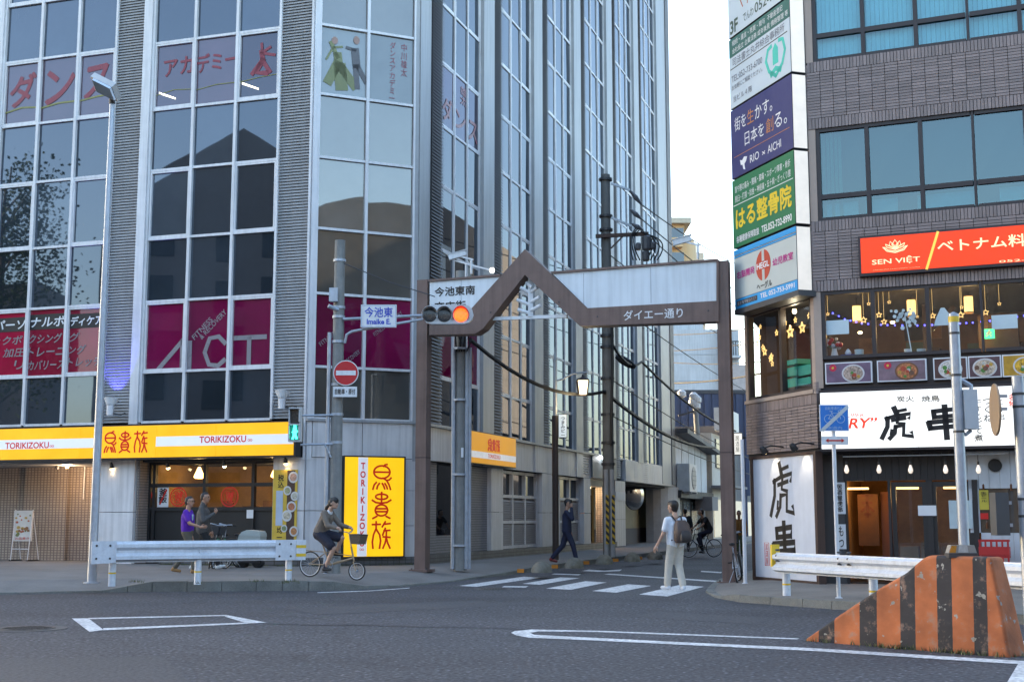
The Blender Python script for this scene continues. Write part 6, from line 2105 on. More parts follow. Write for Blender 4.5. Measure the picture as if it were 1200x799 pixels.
MB().strokes(VF, [([(.5, 1), (.52, .86)], 1.3), ([(.5, .8), (.48, .42)], 1.8), [(.5, .75), (.9, .55)], [(.5, .72), (.15, .5)], ([(.48, .42), (.85, .05)], 1.1), ([(.48, .42), (.15, .02)], 1.1)], bx_, .045, .077).build('walking_figure', M('figure_green', (.1, .9, .6), .4, emit=(.05, 1, .62), es=1.6), ps)
for py in (487, 521):
 a, b = VF.uz(352, py, -.05), VF.uz(392, py - 1, -.1)
 MB().tube([VF.pt(*a, -.05), VF.pt(b[0], b[1], -.12)], .025, 8).build('arm', m_galv, ps)
a, b = VF.uz(380, 520, -.05), VF.uz(388, 536, -.1)
MB().tube([VF.pt(*a, -.05), VF.pt(*b, -.1)], .02, 6).build('brace', m_galv, ps)

P2 = on_z(538.5, 666, PV)
pole2 = thing('utility_pole', 'thick concrete pole with cable conduits just behind the arch', 'utility pole', P2)
pole_mesh('shaft', P2, at_y(541, 318, P2.y)[2], .165, .14, m_concrete, pole2)
for dx, r in ((-.17, .05), (.17, .055), (.25, .04)):
 MB().tube([P2 + Vector((dx, -.1, 0)), Vector((P2.x + dx, P2.y - .1, at_y(541, 408, P2.y)[2]))], r, 8).build('conduit', m_galv, pole2)
for py in (410, 470, 557, 640):
 band_at(P2, at_y(541, py, P2.y)[2], .22, pole2, h=.05)
MB().box(P2.x + .03, P2.x + .09, P2.y - .2, P2.y - .17, at_y(541, 536, P2.y)[2], at_y(541, 525, P2.y)[2]).build('number_plate', m_white_print, pole2)
mb = MB()
for k in range(5):
 a = at_y(533 + k * 4, 390 + k, P2.y - .2)
 b = at_y(535 + k * 3, 412, P2.y - .15)
 mb.tube([a, (a + b) / 2 + Vector((.06 * math.sin(k * 2), 0, 0)), b], .022, 5)
mb.build('cable_bundle', m_black, pole2)

P3 = Vector((X_at(712.5, 43), 43.0, PV))
pole3 = thing('utility_pole', 'tall dark utility pole with a rusty crossarm and transformers', 'utility pole', P3)
Z3 = lambda py: at_y(712, py, P3.y)[2]
pole_mesh('shaft', P3, Z3(205), .20, .15, M('pole_dark', (.15, .15, .145), .8, var=.15, streak=.2), pole3)
for py in (212, 255, 271, 395, 408, 445, 487, 520, 545):
 band_at(P3, Z3(py), .23, pole3, m_steel_dk, .08)
W3 = Fac(P3.x, P3.y - .25, R(90))
w3 = lambda px, py, o=0.0: W3.pt(*W3.uz(px, py, o), o)
m_rust = M('rust_steel', (.075, .045, .035), .7, var=.3, vs_=8)
MB().bar(w3(698, 277), w3(760, 274), .1, .12).build('crossarm', m_rust, pole3)
MB().bar(w3(716, 291), w3(730, 277), .05).build('crossarm_brace', m_rust, pole3)
for a, b in (((716, 215), (738, 223)), ((716, 255), (740, 265))):
 MB().bar(w3(*a), w3(*b), .07).build('upper_arm', m_galv, pole3)
m_ins = M('insulator', (.10, .10, .11), .3)
for k, (a, b) in enumerate((((738, 223), (752, 240)), ((738, 245), (752, 257)), ((740, 262), (754, 270)))):
 MB().tube([w3(*a), w3((a[0] + b[0]) / 2, (a[1] + b[1]) / 2), w3(*b)], [.03, .09, .03], 8).build('insulator', m_ins, pole3)
for (px, py, r, h) in ((758, 285, .16, .5), (748, 289, .10, .25), (765, 288, .10, .25), (757, 300, .13, .35)):
 p = w3(px, py, .1)
 MB().lathe(p + Vector((0, 0, -h / 2)), [(r * .7, 0), (r, .05), (r, h - .05), (r * .6, h)], 10).build('switch_gear', m_ins, pole3)
mb = MB()
for k in range(8):
 a = w3(745 + k * 2, 268 + k, .1)
 b = w3(742 + k * 4, 305, .1)
 m_ = (a + b) / 2 + Vector((.55 * (1 if k > 2 else -1) * (.5 + .1 * k), 0, .25))
 pts3 = [a.lerp(m_, t).lerp(m_.lerp(b, t), t) for t in [j / 8 for j in range(9)]]
 mb.tube(pts3, .022, 5)
mb.build('loop_cable', m_black, pole3)
MB().tube([w3(717, 330, .05), w3(718, 430, .05), w3(716, 520, .05)], .05, 7).build('riser_cable', m_black, pole3)
g0, g1 = Z3(637), Z3(580)
def stripe_mat():
 m = M('hazard_stripe', (.5, .5, .5), .5)
 nt = m.node_tree
 N, L = nt.nodes, nt.links
 geo = N.new('ShaderNodeNewGeometry')
 sp = N.new('ShaderNodeSeparateXYZ')
 L.new(geo.outputs['Position'], sp.inputs[0])
 ad = N.new('ShaderNodeMath')
 ad.operation = 'ADD'
 L.new(sp.outputs[2], ad.inputs[0])
 L.new(sp.outputs[0], ad.inputs[1])
 ml = N.new('ShaderNodeMath')
 ml.operation = 'MULTIPLY'
 ml.inputs[1].default_value = 4.5
 L.new(ad.outputs[0], ml.inputs[0])
 fr = N.new('ShaderNodeMath')
 fr.operation = 'FRACT'
 L.new(ml.outputs[0], fr.inputs[0])
 gt = N.new('ShaderNodeMath')
 gt.operation = 'GREATER_THAN'
 gt.inputs[1].default_value = .5
 L.new(fr.outputs[0], gt.inputs[0])
 mx = N.new('ShaderNodeMix')
 mx.data_type = 'RGBA'
 mx.inputs[6].default_value = (.02, .02, .02, 1)
 mx.inputs[7].default_value = (.5, .33, .02, 1)
 L.new(gt.outputs[0], mx.inputs[0])
 L.new(mx.outputs[2], N['Principled BSDF'].inputs['Base Color'])
 return m
for dx in (-.07, .13):
 MB().box(P3.x + dx - .05, P3.x + dx + .05, P3.y - .262, P3.y - .24, g0, g1).build('hazard_guard', stripe_mat(), pole3)
for dx in (-.1, .1):
 MB().tube([P3 + Vector((dx, -.17, 0)), Vector((P3.x + dx, P3.y - .17, Z3(550)))], .075, 8).build('conduit', m_alu_dk, pole3)

# lantern post
P4 = Vector((X_at(650.5, 40), 40.0, PV))
lp = thing('lantern_post', 'slim brown street lamp post with a lit square lantern on an arm', 'street lamp', P4)
Z4 = lambda py: at_y(651, py, P4.y)[2]
m_brown_pole = M('post_brown', (.035, .022, .02), .5)
MB().tube([P4, Vector((P4.x, P4.y, Z4(487)))], .10, 10).build('lower_shaft', m_brown_pole, lp)
MB().tube([Vector((P4.x, P4.y, Z4(487))), Vector((P4.x, P4.y, Z4(425)))], [.065, .05], 10).build('upper_shaft', m_alu_dk, lp)
MB().lathe(Vector((P4.x, P4.y, Z4(425))), [(.05, 0), (.07, .08), (.02, .35), (.005, .5)], 10).build('finial', m_alu_dk, lp)
W4 = Fac(P4.x, P4.y, R(90))
w4 = lambda px, py, o=0.0: W4.pt(*W4.uz(px, py, o), o)
MB().tube([w4(652, 446), w4(660, 444), w4(670, 438), w4(688, 436)], .03, 7).build('arm', m_alu_dk, lp)
lc = w4(683, 462)
m_lglow = M('lantern_glass', (.9, .8, .6), .5, emit=(1, .80, .48), es=1.25)
MB().lathe(lc, [(.17, 0), (.24, .40), (.24, .42)], 4).build('lantern_glass', m_lglow, lp)
MB().lathe(lc + Vector((0, 0, .42)), [(.26, 0), (.27, .03), (.05, .12), (.03, .2)], 4).build('lantern_cap', m_brown_pole, lp)
MB().lathe(lc + Vector((0, 0, -.03)), [(.12, 0), (.18, .03)], 4).build('lantern_base', m_brown_pole, lp)
for k in range(4):
 t = math.pi / 2 * k
 ax = Vector((0, 0, 1)).orthogonal().normalized()
 ay = Vector((0, 0, 1)).cross(ax)
 d = ax * math.cos(t) + ay * math.sin(t)
 MB().bar(lc + d * .178, lc + d * .25 + Vector((0, 0, .42)), .03).build('lantern_rib', m_brown_pole, lp)
ld = bpy.data.lights.new('lantern_light', 'POINT')
ld.energy = 12
ld.color = (1, .78, .45)
ld.shadow_soft_size = .3
lo = bpy.data.objects.new('lantern_light', ld)
lo.location = lc + Vector((0, -.1, -.35))
COL.objects.link(lo)
sg = thing('lantern_post_sign', 'small white lit sign with vertical lettering on the brown lamp post', 'sign', w4(659, 513))
q0, q1 = W4.uz(654, 513), W4.uz(664.5, 485)
MB().fbox(W4, q0[0], q1[0], q0[1], q1[1], -.06, .06).build('sign_box', m_steel_dk, sg)
MB().fbox(W4, q0[0] + .02, q1[0] - .02, q0[1] + .02, q1[1] - .02, .06, .066).build('sign_face', M('sign_face_lit', (.75, .78, .78), .5, emit=(.9, 1, 1), es=.15), sg)
text(W4, 'つまみピー', (q0[0] + .09, q0[1] + .08, q1[0] - .07, q1[1] - .1), .07, m_black_print, sg, vertical=True, bold=.02)

# tall road light on the main road
P5 = on_z(107.5, 683, PV)
sl = thing('street_light', 'tall galvanised lamp post with a boxy floodlight head at the guardrail end', 'street lamp', P5)
Zt = at_y(131, 122, P5.y)[2]
MB().tube([P5, P5 + Vector((0, 0, 1.0)), Vector((P5.x, P5.y, Zt))], [.09, .085, .05], 12).build('shaft', m_galv, sl, smooth=True)
MB().lathe(P5, [(.16, 0), (.16, .02), (.095, .03)], 14).build('base_plate', m_galv, sl)
hd = Vector((P5.x, P5.y, Zt))
W5 = Fac(P5.x, P5.y, R(90))
a, b = W5.uz(141, 119), W5.uz(108, 97)
MB().cyl(hd, hd + Vector((0, -.02, .12)), .06).build('neck', m_steel_dk, sl)
A_, B_ = W5.pt(a[0], a[1] + .1, .25), W5.pt(b[0] + .1, b[1] - .02, .1)
dd = (B_ - A_).normalized()
MB().bar(A_, B_, .42, .13, up=(0, .5, 1)).build('lamp_housing', M('housing_pale', (.5, .5, .5), .45), sl)
MB().bar(A_ + dd * .06 + Vector((0, -.12, -.09)), B_ - dd * .05 + Vector((0, -.12, -.09)), .34, .05, up=(0, .5, 1)).build('lamp_glass', glass_mat('lamp_glass', (.06, .07, .08), (.8, .85, .9), .15), sl)

# ------------------------------------------------------------------ guardrails
def wbeam(pts_, z0, z1, name, parent, mat, thick=.012, proj=.085):
 """steel rail with two rounded corrugations, along plan points"""
 h = z1 - z0
 prof = [(0, .0), (.02, .05), (1, .14), (1, .30), (.15, .44), (.15, .56), (1, .70), (1, .86), (.02, .95), (0, 1)]
 vs_, fs = [], []
 n = len(prof)
 for i, p in enumerate(pts_):
  a, b = pts_[max(i - 1, 0)], pts_[min(i + 1, len(pts_) - 1)]
  d = Vector((b[0] - a[0], b[1] - a[1], 0)).normalized()
  nn = Vector((d.y, -d.x, 0))
  zoff = p[2]
  for back in (0, 1):
   for (o, t) in prof:
    q = Vector((p[0], p[1], zoff + z0 + h * t)) + nn * (o * proj - back * thick)
    vs_.append(q)
 m = 2 * n
 for i in range(len(pts_) - 1):
  for k in range(n - 1):
   fs.append((i * m + k, (i + 1) * m + k, (i + 1) * m + k + 1, i * m + k + 1))
   fs.append((i * m + n + k, i * m + n + k + 1, (i + 1) * m + n + k + 1, (i + 1) * m + n + k))
  fs.append((i * m + n - 1, (i + 1) * m + n - 1, (i + 1) * m + 2 * n - 1, i * m + 2 * n - 1))
  fs.append((i * m, i * m + n, (i + 1) * m + n, (i + 1) * m))
 for i in (0, len(pts_) - 1):
  for k in range(n - 1):
   fs.append((i * m + k, i * m + k + 1, i * m + n + k + 1, i * m + n + k))
 return MB().add(vs_, fs).build(name, mat, parent, smooth=True)
m_rail = M('guardrail_white', (.66, .70, .76), .42, var=.10, vs_=3, streak=.12, grain=.06, bs=25)
bolts = []
def guard_post(p, ztop, parent):
 MB().cyl(Vector((p.x, p.y, p.z - .05)), Vector((p.x, p.y, ztop)), .07, seg=14).build('post', m_rail, parent, smooth=True)
 zz = p.z + (ztop - p.z) * .42
 MB().lathe(Vector((p.x, p.y, zz)), [(.0715, 0), (.0715, .03)], 14).build('yellow_tape', m_yellow_tape, parent)
gp = [on_z(131, 683.5, PV), on_z(231.5, 681.5, PV), on_z(338, 679, PV)]
gr = thing('guardrail', 'white steel guardrail along the kerb below the yellow fascia', 'guardrail', gp[1])
gd = (gp[2] - gp[0]).normalized()
gn = Vector((gd.y, -gd.x, 0))
def along(px):
 """point on the rail line seen at image column px"""
 d = ray(px, 640)
 o = gp[0] + gn * .09
 den = d.x * gd.y - d.y * gd.x
 t = (o.x * gd.y - o.y * gd.x) / den
 return Vector((d.x * t, d.y * t, 0))
zt_r = at_y(231, 633, gp[1].y)[2]
zb_r = at_y(231, 657.5, gp[1].y)[2]
for p in gp:
 guard_post(p, zb_r + .04, gr)
 MB().bar(Vector((p.x, p.y, zb_r + .02)) , Vector((p.x, p.y, zt_r - .05)), .09).build('rail_block', m_rail, gr)
xa, xb, xc, xd = along(107), along(136), along(322), along(346)
wbeam([(xb.x, xb.y, 0), (along(230).x, along(230).y, 0), (xc.x, xc.y, 0)], zb_r, zt_r, 'rail_beam', gr, m_rail)
for a, b in ((xa, xb), (xc, xd)):
 o = gn * .055
 MB().hexa([a + o + Vector((0, 0, zb_r + (-.02 if a is xa else 0))), b + o + Vector((0, 0, zb_r)), b + o - gn * .05 + Vector((0, 0, zb_r)), a + o - gn * .05 + Vector((0, 0, zb_r)),
   a + o + Vector((0, 0, zt_r)), b + o + Vector((0, 0, zt_r + .005)), b + o - gn * .05 + Vector((0, 0, zt_r)), a + o - gn * .05 + Vector((0, 0, zt_r))]).build('end_plate', m_rail, gr)
 for fx_ in (.2, .75):
  for fz_ in (.2, .8):
   p = a.lerp(b, fx_) + gn * .056 + Vector((0, 0, zb_r + (zt_r - zb_r) * fz_))
   MB().lathe(p, [(.022, 0), (.018, .015)], 8, gn).build('bolt', m_steel_dk, gr)
xe = along(357)
MB().bar(xd.lerp(xe, .0) + gn * .03 + Vector((0, 0, (zb_r + zt_r) / 2 + .0)), xe + gn * .03 + Vector((0, 0, (zb_r + zt_r) / 2)), .1, (zt_r - zb_r)).build('end_cap', m_rail, gr)
for t in (.3, .72):
 MB().bar(xd.lerp(xe, .0) + gn * .031 + Vector((0, 0, zb_r + (zt_r - zb_r) * t - .02)), xe + gd * .004 + gn * .031 + Vector((0, 0, zb_r + (zt_r - zb_r) * t - .02)), .106, .06).build('yellow_band', m_yellow_tape, gr)

q1_ = on_z(922, 697.5, PR)
q2_ = Vector((.3927 * 17.7 + .0, 17.7, PR))
rgd = (q2_ - q1_).normalized()
rgn = Vector((rgd.y, -rgd.x, 0))
gr2 = thing('guardrail', 'white steel guardrail with a yellow end behind the striped concrete block', 'guardrail', q1_)
rzt, rzb = at_y(922, 647, q1_.y)[2], at_y(922, 671, q1_.y)[2]
for t in (0, 2.4, 4.8, 7.2):
 p = q1_ + rgd * t
 guard_post(p, rzb + .04, gr2)
 MB().bar(Vector((p.x, p.y, rzb + .02)), Vector((p.x, p.y, rzt - .05)), .09).build('rail_block', m_rail, gr2)
s0 = q1_ - rgd * .16 + rgn * .09
wbeam([(s0.x + rgd.x * t, s0.y + rgd.y * t, 0) for t in (0, 1.8, 3.6, 7.6)], rzb, rzt, 'rail_beam', gr2, m_rail)
e = s0 - rgd * .01
MB().bar(e - rgd * .05 + Vector((0, 0, (rzb + rzt) / 2)), e + Vector((0, 0, (rzb + rzt) / 2)), .16, rzt - rzb + .03).build('yellow_end', m_yellow_tape, gr2)
for t in (.12, 1.9, 2.15):
 for fz_ in (.25, .5, .78):
  p = s0 + rgd * t + rgn * .02 + Vector((0, 0, rzb + (rzt - rzb) * fz_))
  MB().lathe(p, [(.02, 0), (.016, .07)], 8, rgn).build('bolt', m_steel_dk, gr2)

# ------------------------------------------------------------------ striped island block
ba, bb2 = on_z(944, 750.5), on_z(1183, 770.2)
BFa = Fac(ba.x, ba.y, math.atan2(bb2.x - ba.x, bb2.y - ba.y))
BL = (bb2 - ba).length
def block_mat():
 m = bpy.data.materials.new('hazard_paint_worn')
 m.use_nodes = True
 nt = m.node_tree
 N, L = nt.nodes, nt.links
 b = N['Principled BSDF']
 b.inputs['Roughness'].default_value = .75
 tc = N.new('ShaderNodeTexCoord')
 sp = N.new('ShaderNodeSeparateXYZ')
 L.new(tc.outputs['Object'], sp.inputs[0])
 n0 = N.new('ShaderNodeTexNoise')
 n0.inputs['Scale'].default_value = 14
 n0.inputs['Detail'].default_value = 4
 L.new(tc.outputs['Object'], n0.inputs['Vector'])
 wob = N.new('ShaderNodeMath')
 wob.operation = 'MULTIPLY_ADD'
 L.new(n0.outputs[0], wob.inputs[0])
 wob.inputs[1].default_value = .008
 L.new(sp.outputs[0], wob.inputs[2])
 xs = N.new('ShaderNodeMath')
 xs.operation = 'DIVIDE'
 xs.inputs[1].default_value = BL
 L.new(wob.outputs[0], xs.inputs[0])
 cr = N.new('ShaderNodeValToRGB')
 cr.color_ramp.interpolation = 'CONSTANT'
 O, K = (.46, .135, .045, 1), (.024, .024, .03, 1)
 edges = STRIPES
 el = cr.color_ramp.elements
 el[0].position = 0
 el[0].color = O
 el.remove(el[1])
 for a, c in edges:
  e = el.new(a)
  e.color = K
  e = el.new(c)
  e.color = O
 L.new(xs.outputs[0], cr.inputs[0])
 # faded and flaked paint
 n1 = N.new('ShaderNodeTexNoise')
 n1.inputs['Scale'].default_value = 5
 n1.inputs['Detail'].default_value = 9
 n1.inputs['Roughness'].default_value = .7
 L.new(tc.outputs['Object'], n1.inputs['Vector'])
 r1 = N.new('ShaderNodeMapRange')
 r1.inputs[1].default_value = .54
 r1.inputs[2].default_value = .70
 L.new(n1.outputs[0], r1.inputs[0])
 mx = N.new('ShaderNodeMix')
 mx.data_type = 'RGBA'
 L.new(r1.outputs[0], mx.inputs[0])
 L.new(cr.outputs[0], mx.inputs[6])
 mx.inputs[7].default_value = (.30, .19, .14, 1)
 n2 = N.new('ShaderNodeTexNoise')
 n2.inputs['Scale'].default_value = 9
 n2.inputs['Detail'].default_value = 8
 mp = N.new('ShaderNodeMapping')
 mp.inputs['Location'].default_value = (5, 3, 1)
 L.new(tc.outputs['Object'], mp.inputs[0])
 L.new(mp.outputs[0], n2.inputs['Vector'])
 r2 = N.new('ShaderNodeMapRange')
 r2.inputs[1].default_value = .66
 r2.inputs[2].default_value = .68
 L.new(n2.outputs[0], r2.inputs[0])
 mx2 = N.new('ShaderNodeMix')
 mx2.data_type = 'RGBA'
 L.new(r2.outputs[0], mx2.inputs[0])
 L.new(mx.outputs[2], mx2.inputs[6])
 mx2.inputs[7].default_value = (.33, .33, .30, 1)
 n3 = N.new('ShaderNodeTexNoise')
 n3.inputs['Scale'].default_value = 2.5
 n3.inputs['Detail'].default_value = 8
 L.new(tc.outputs['Object'], n3.inputs['Vector'])
 r3 = N.new('ShaderNodeMapRange')
 r3.inputs[1].default_value = .3
 r3.inputs[2].default_value = .7
 r3.inputs[3].default_value = .55
 r3.inputs[4].default_value = 1.2
 L.new(n3.outputs[0], r3.inputs[0])
 sc = N.new('ShaderNodeVectorMath')
 sc.operation = 'SCALE'
 L.new(mx2.outputs[2], sc.inputs[0])
 L.new(r3.outputs[0], sc.inputs['Scale'])
 L.new(sc.outputs[0], b.inputs['Base Color'])
 bp = N.new('ShaderNodeBump')
 bp.inputs['Strength'].default_value = .5
 bp.inputs['Distance'].default_value = .01
 ad = N.new('ShaderNodeMath')
 L.new(n1.outputs[0], ad.inputs[0])
 L.new(n0.outputs[0], ad.inputs[1])
 L.new(ad.outputs[0], bp.inputs['Height'])
 L.new(bp.outputs[0], b.inputs['Normal'])
 return m
zz = lambda x, y: (860 + x * .2833, 600 + y * .2833)
def bu(x, y):
 q = BFa.uz(*zz(x, y))
 return q[0], max(q[1], 0.0)
STRIPES = [(BFa.uz(*zz(a, 540))[0] / BL, BFa.uz(*zz(c, 540))[0] / BL) for a, c in ((350, 415), (520, 592), (688, 752), (842, 905), (994, 1052))]
outline = [bu(300, 520), bu(430, 425), bu(540, 350), bu(600, 310), bu(700, 252), bu(768, 192), bu(797, 178), bu(1052, 186), bu(1085, 330)]
base_r = (BL, 0.0)
blk = thing('island_block', 'low concrete island block with worn orange and black stripes', 'barrier', ba, BFa.rz())
vs_, fs = [], []
topz = max(z for _, z in outline)
prof = [(0.0, 0.0)] + [(u, z) for u, z in outline] + [base_r]
nP = len(prof)
for u, z in prof:                                   # front and back outlines, leaning in towards the top
 w = .16 + .24 * min(1, max(0, u) / BL)
 batter = .05 * z / topz
 vs_.append((u, batter, z))
for u, z in prof:
 w = .16 + .24 * min(1, max(0, u) / BL)
 batter = .05 * z / topz
 vs_.append((u, w - batter, z))
bm = bmesh.new()
V = [bm.verts.new(v) for v in vs_]
bm.faces.new(V[:nP])
bm.faces.new(list(reversed(V[nP:])))
for i in range(nP):
 j = (i + 1) % nP
 bm.faces.new((V[j], V[i], V[nP + i], V[nP + j]))
bmesh.ops.recalc_face_normals(bm, faces=bm.faces)
bmesh.ops.bevel(bm, geom=[e for e in bm.edges if max(v.co.z for v in e.verts) > .05], offset=.035, segments=3, affect='EDGES', profile=.5)
me = bpy.data.meshes.new('concrete_body')
bm.to_mesh(me)
bm.free()
me.materials.append(block_mat())
ob = bpy.data.objects.new('concrete_body', me)
ob.parent = blk
COL.objects.link(ob)
# amber and white marker on top, behind its edge
mp_ = BFa.pt(*BFa.uz(1117, 650)) - BFa.n * .17
mk = thing('road_marker', 'amber and white reflector on top of the striped block', 'reflector', Vector((mp_.x, mp_.y, topz)))
MK = Fac(mp_.x, mp_.y, R(90))
MB().fbox(MK, -.16, .16, topz - .02, topz + .03, -.08, .08).build('base', m_steel_dk, mk)
MB().fprism(MK, [(-.155, topz + .03), (.155, topz + .03), (.13, topz + .115), (-.125, topz + .115)], -.06, .06).build('body', M('marker_grey', (.28, .27, .25), .4), mk)
MB().fprism(MK, [(-.15, topz + .035), (-.08, topz + .035), (-.065, topz + .11), (-.122, topz + .11)], .06, .065).build('amber_lens', M('amber', (.55, .22, .02), .3), mk)
MB().fprism(MK, [(-.05, topz + .035), (.06, topz + .035), (.05, topz + .11), (-.04, topz + .11)], .06, .065).build('white_lens', M('lens_white', (.5, .5, .48), .3), mk)

# ------------------------------------------------------------------ posts and signs on the right pavement
def galv_pole(name, base, zt, r, label, cat='pole', mat=None):
 t = thing(name, label, cat, base)
 MB().cyl(base + Vector((0, 0, -.02)), Vector((base.x, base.y, zt)), r, seg=14).build('shaft', mat or m_galv, t, smooth=True)
 MB().lathe(base, [(r * 1.8, 0), (r * 1.8, .015), (r, .03)], 14).build('base_collar', mat or m_galv, t)
 return t
m_white_pole = M('pole_white', (.62, .64, .68), .4, var=.06)
B1 = on_z(983, 701, PR)
W6 = Fac(B1.x, B1.y - .04, R(90))
t = galv_pole('sign_pole', B1, at_y(981, 476, B1.y)[2], .034, 'thin white pole carrying the blue bicycle sign', 'sign pole', m_white_pole)
q = bx4(W6, 961, 505, 994, 474, .02)
t = thing('bicycle_sign', 'square blue sign with a bicycle struck by a white diagonal', 'traffic sign', W6.pt((q[0] + q[2]) / 2, q[1], .02))
MB().fbox(W6, q[0], q[2], q[1], q[3], .0, .02).build('plate', m_white_paint, t)
MB().fbox(W6, q[0] + .015, q[2] - .015, q[1] + .015, q[3] - .015, .02, .024).build('blue_face', M('sign_blue', (.01, .19, .62), .4, var=.05), t)
w_ = q[2] - q[0]
m_pb = M('sign_pale_blue', (.35, .52, .72), .4)
MB().strokes(W6, [[(.05, .0), (1, .95)]], (q[0] + .02, q[1] + .02, q[2] - .02, q[3] - .02), .06, .0275).build('diagonal', M('stripe_grey', (.55, .6, .62), .4), t)
mb = MB()
for cx_ in (.3, .72):
 mb.torus(W6.pt(q[0] + w_ * cx_, q[1] + w_ * .42, .026), w_ * .14, .007, W6.n, 16, 4)
mb.strokes(W6, [[(.3, .42), (.42, .62), (.66, .62), (.5, .42), (.3, .42)], [(.5, .42), (.4, .68)], [(.72, .42), (.64, .7), (.72, .72)], [(.35, .68), (.45, .68)]], (q[0], q[1], q[2], q[1] + w_), .012, .0245)
mb.build('bicycle_symbol', m_pb, t)
text(W6, '自転車通行止', (q[0] + .1, q[3] - .09, q[2] - .1, q[3] - .035), .026, m_pb, t)
text(W6, '歩道内', (q[0] + .12, q[1] + .03, q[2] - .12, q[1] + .08), .026, m_pb, t)
q = bx4(W6, 963, 521, 994, 511, .02)
t = thing('arrow_plate', 'white plate with a red double-headed arrow below the bicycle sign', 'traffic sign', W6.pt((q[0] + q[2]) / 2, q[1], .02))
MB().fbox(W6, q[0], q[2], q[1], q[3], .0, .02).build('plate', m_white_paint, t)
zc, xm = (q[1] + q[3]) / 2, (q[0] + q[2]) / 2
MB().fprism(W6, [(xm - .16, zc), (xm - .11, zc - .035), (xm - .11, zc - .012), (xm + .11, zc - .012), (xm + .11, zc - .035), (xm + .16, zc), (xm + .11, zc + .035), (xm + .11, zc + .012), (xm - .11, zc + .012), (xm - .11, zc + .035)], .02, .024).build('red_arrow', m_red_print, t)

B2 = on_z(873.5, 684, .06)
galv_pole('marker_pole', B2, at_y(872, 515, B2.y)[2], .04, 'bare thin white pole beside the right post of the arch', 'pole', m_white_pole)

B3 = Vector((X_at(1123.5, 19.8), 19.8, PR))
t = galv_pole('signal_pole', B3, at_y(1111, 368, B3.y)[2], .080, 'pale steel pole with a yellow cap behind the striped block', 'signal pole')
z3t = at_y(1111, 368, B3.y)[2]
MB().lathe(Vector((B3.x, B3.y, z3t - .13)), [(.083, 0), (.083, .09)], 14).build('yellow_collar', m_yellow_tape, t)
MB().lathe(Vector((B3.x, B3.y, z3t - .04)), [(.085, 0), (.07, .04), (.02, .07)], 14).build('cap', m_galv, t)
W7 = Fac(B3.x, B3.y, R(90))
for py in (392, 441, 507):
 z = at_y(1115, py, B3.y)[2]
 MB().lathe(Vector((B3.x, B3.y, z)), [(.086, 0), (.086, .035)], 14).build('strap', m_steel_dk, t)
w7 = lambda px, py, o=0.0: W7.pt(*W7.uz(px, py, o), o)
t = thing('pedestrian_signal', 'pedestrian signal seen from behind on the yellow-capped pole', 'pedestrian signal', w7(1134, 503))
MB().tube([w7(1118, 442), w7(1128, 446), w7(1138, 452), w7(1138, 458)], .035, 8).build('arm', m_galv, t)
MB().tube([w7(1118, 505), w7(1132, 509), w7(1138, 504)], .03, 8).build('arm', m_galv, t)
q0, q1 = W7.uz(1129, 503), W7.uz(1142.5, 457)
MB().fbox(W7, q0[0], q1[0], q0[1], q1[1], -.1, .1).build('housing', m_sig, t)
for f in (.15, .62):
 z0 = q0[1] + (q1[1] - q0[1]) * f
 MB().fbox(W7, q0[0] - .06, q0[0], z0, z0 + .2, -.09, .02).build('cowl', m_sig, t)

B4 = Vector((X_at(1195.5, 15.6), 15.6, 0.0))
t = galv_pole('sign_pole', B4, at_y(1179, 441, B4.y)[2], .070, 'thick grey pole at the picture edge in front of the guardrail', 'sign pole')
W8 = Fac(B4.x, B4.y, R(90))
w8 = lambda px, py, o=0.0: W8.pt(*W8.uz(px, py, o), o)
for py in (463, 478, 586, 606):
 z = at_y(1182, py, B4.y)[2]
 MB().lathe(Vector((B4.x, B4.y, z)), [(.076, 0), (.076, .03)], 14).build('strap', m_steel_dk, t)
t = thing('round_sign', 'round traffic sign seen edge-on, its brown back beside the thick grey pole', 'traffic sign', w8(1166, 480))
c = w8(1166, 480)
ax = Vector((.985, -.17, 0))
MB().lathe(c - ax * .01, [(.31, 0), (.315, .012), (.31, .024)], 30, ax).build('disc', M('sign_back_tan', (.30, .21, .13), .5), t)
for py in (464, 479):
 MB().bar(w8(1168, py), w8(1180, py), .035).build('bracket', m_galv, t)
t = thing('signal_box', 'dark grey box strapped to the thick grey pole', 'box', w8(1171, 625))
q0, q1 = W8.uz(1165, 627), W8.uz(1178, 577)
MB().fbox(W8, q0[0], q1[0], q0[1], q1[1], -.1, .1).build('case', M('case_dark', (.07, .075, .08), .5), t)
MB().fbox(W8, q1[0], q1[0] + .06, q0[1] + .1, q0[1] + .14, -.03, .03).build('bracket', m_galv, t)
MB().fbox(W8, q1[0], q1[0] + .06, q1[1] - .14, q1[1] - .1, -.03, .03).build('bracket', m_galv, t)

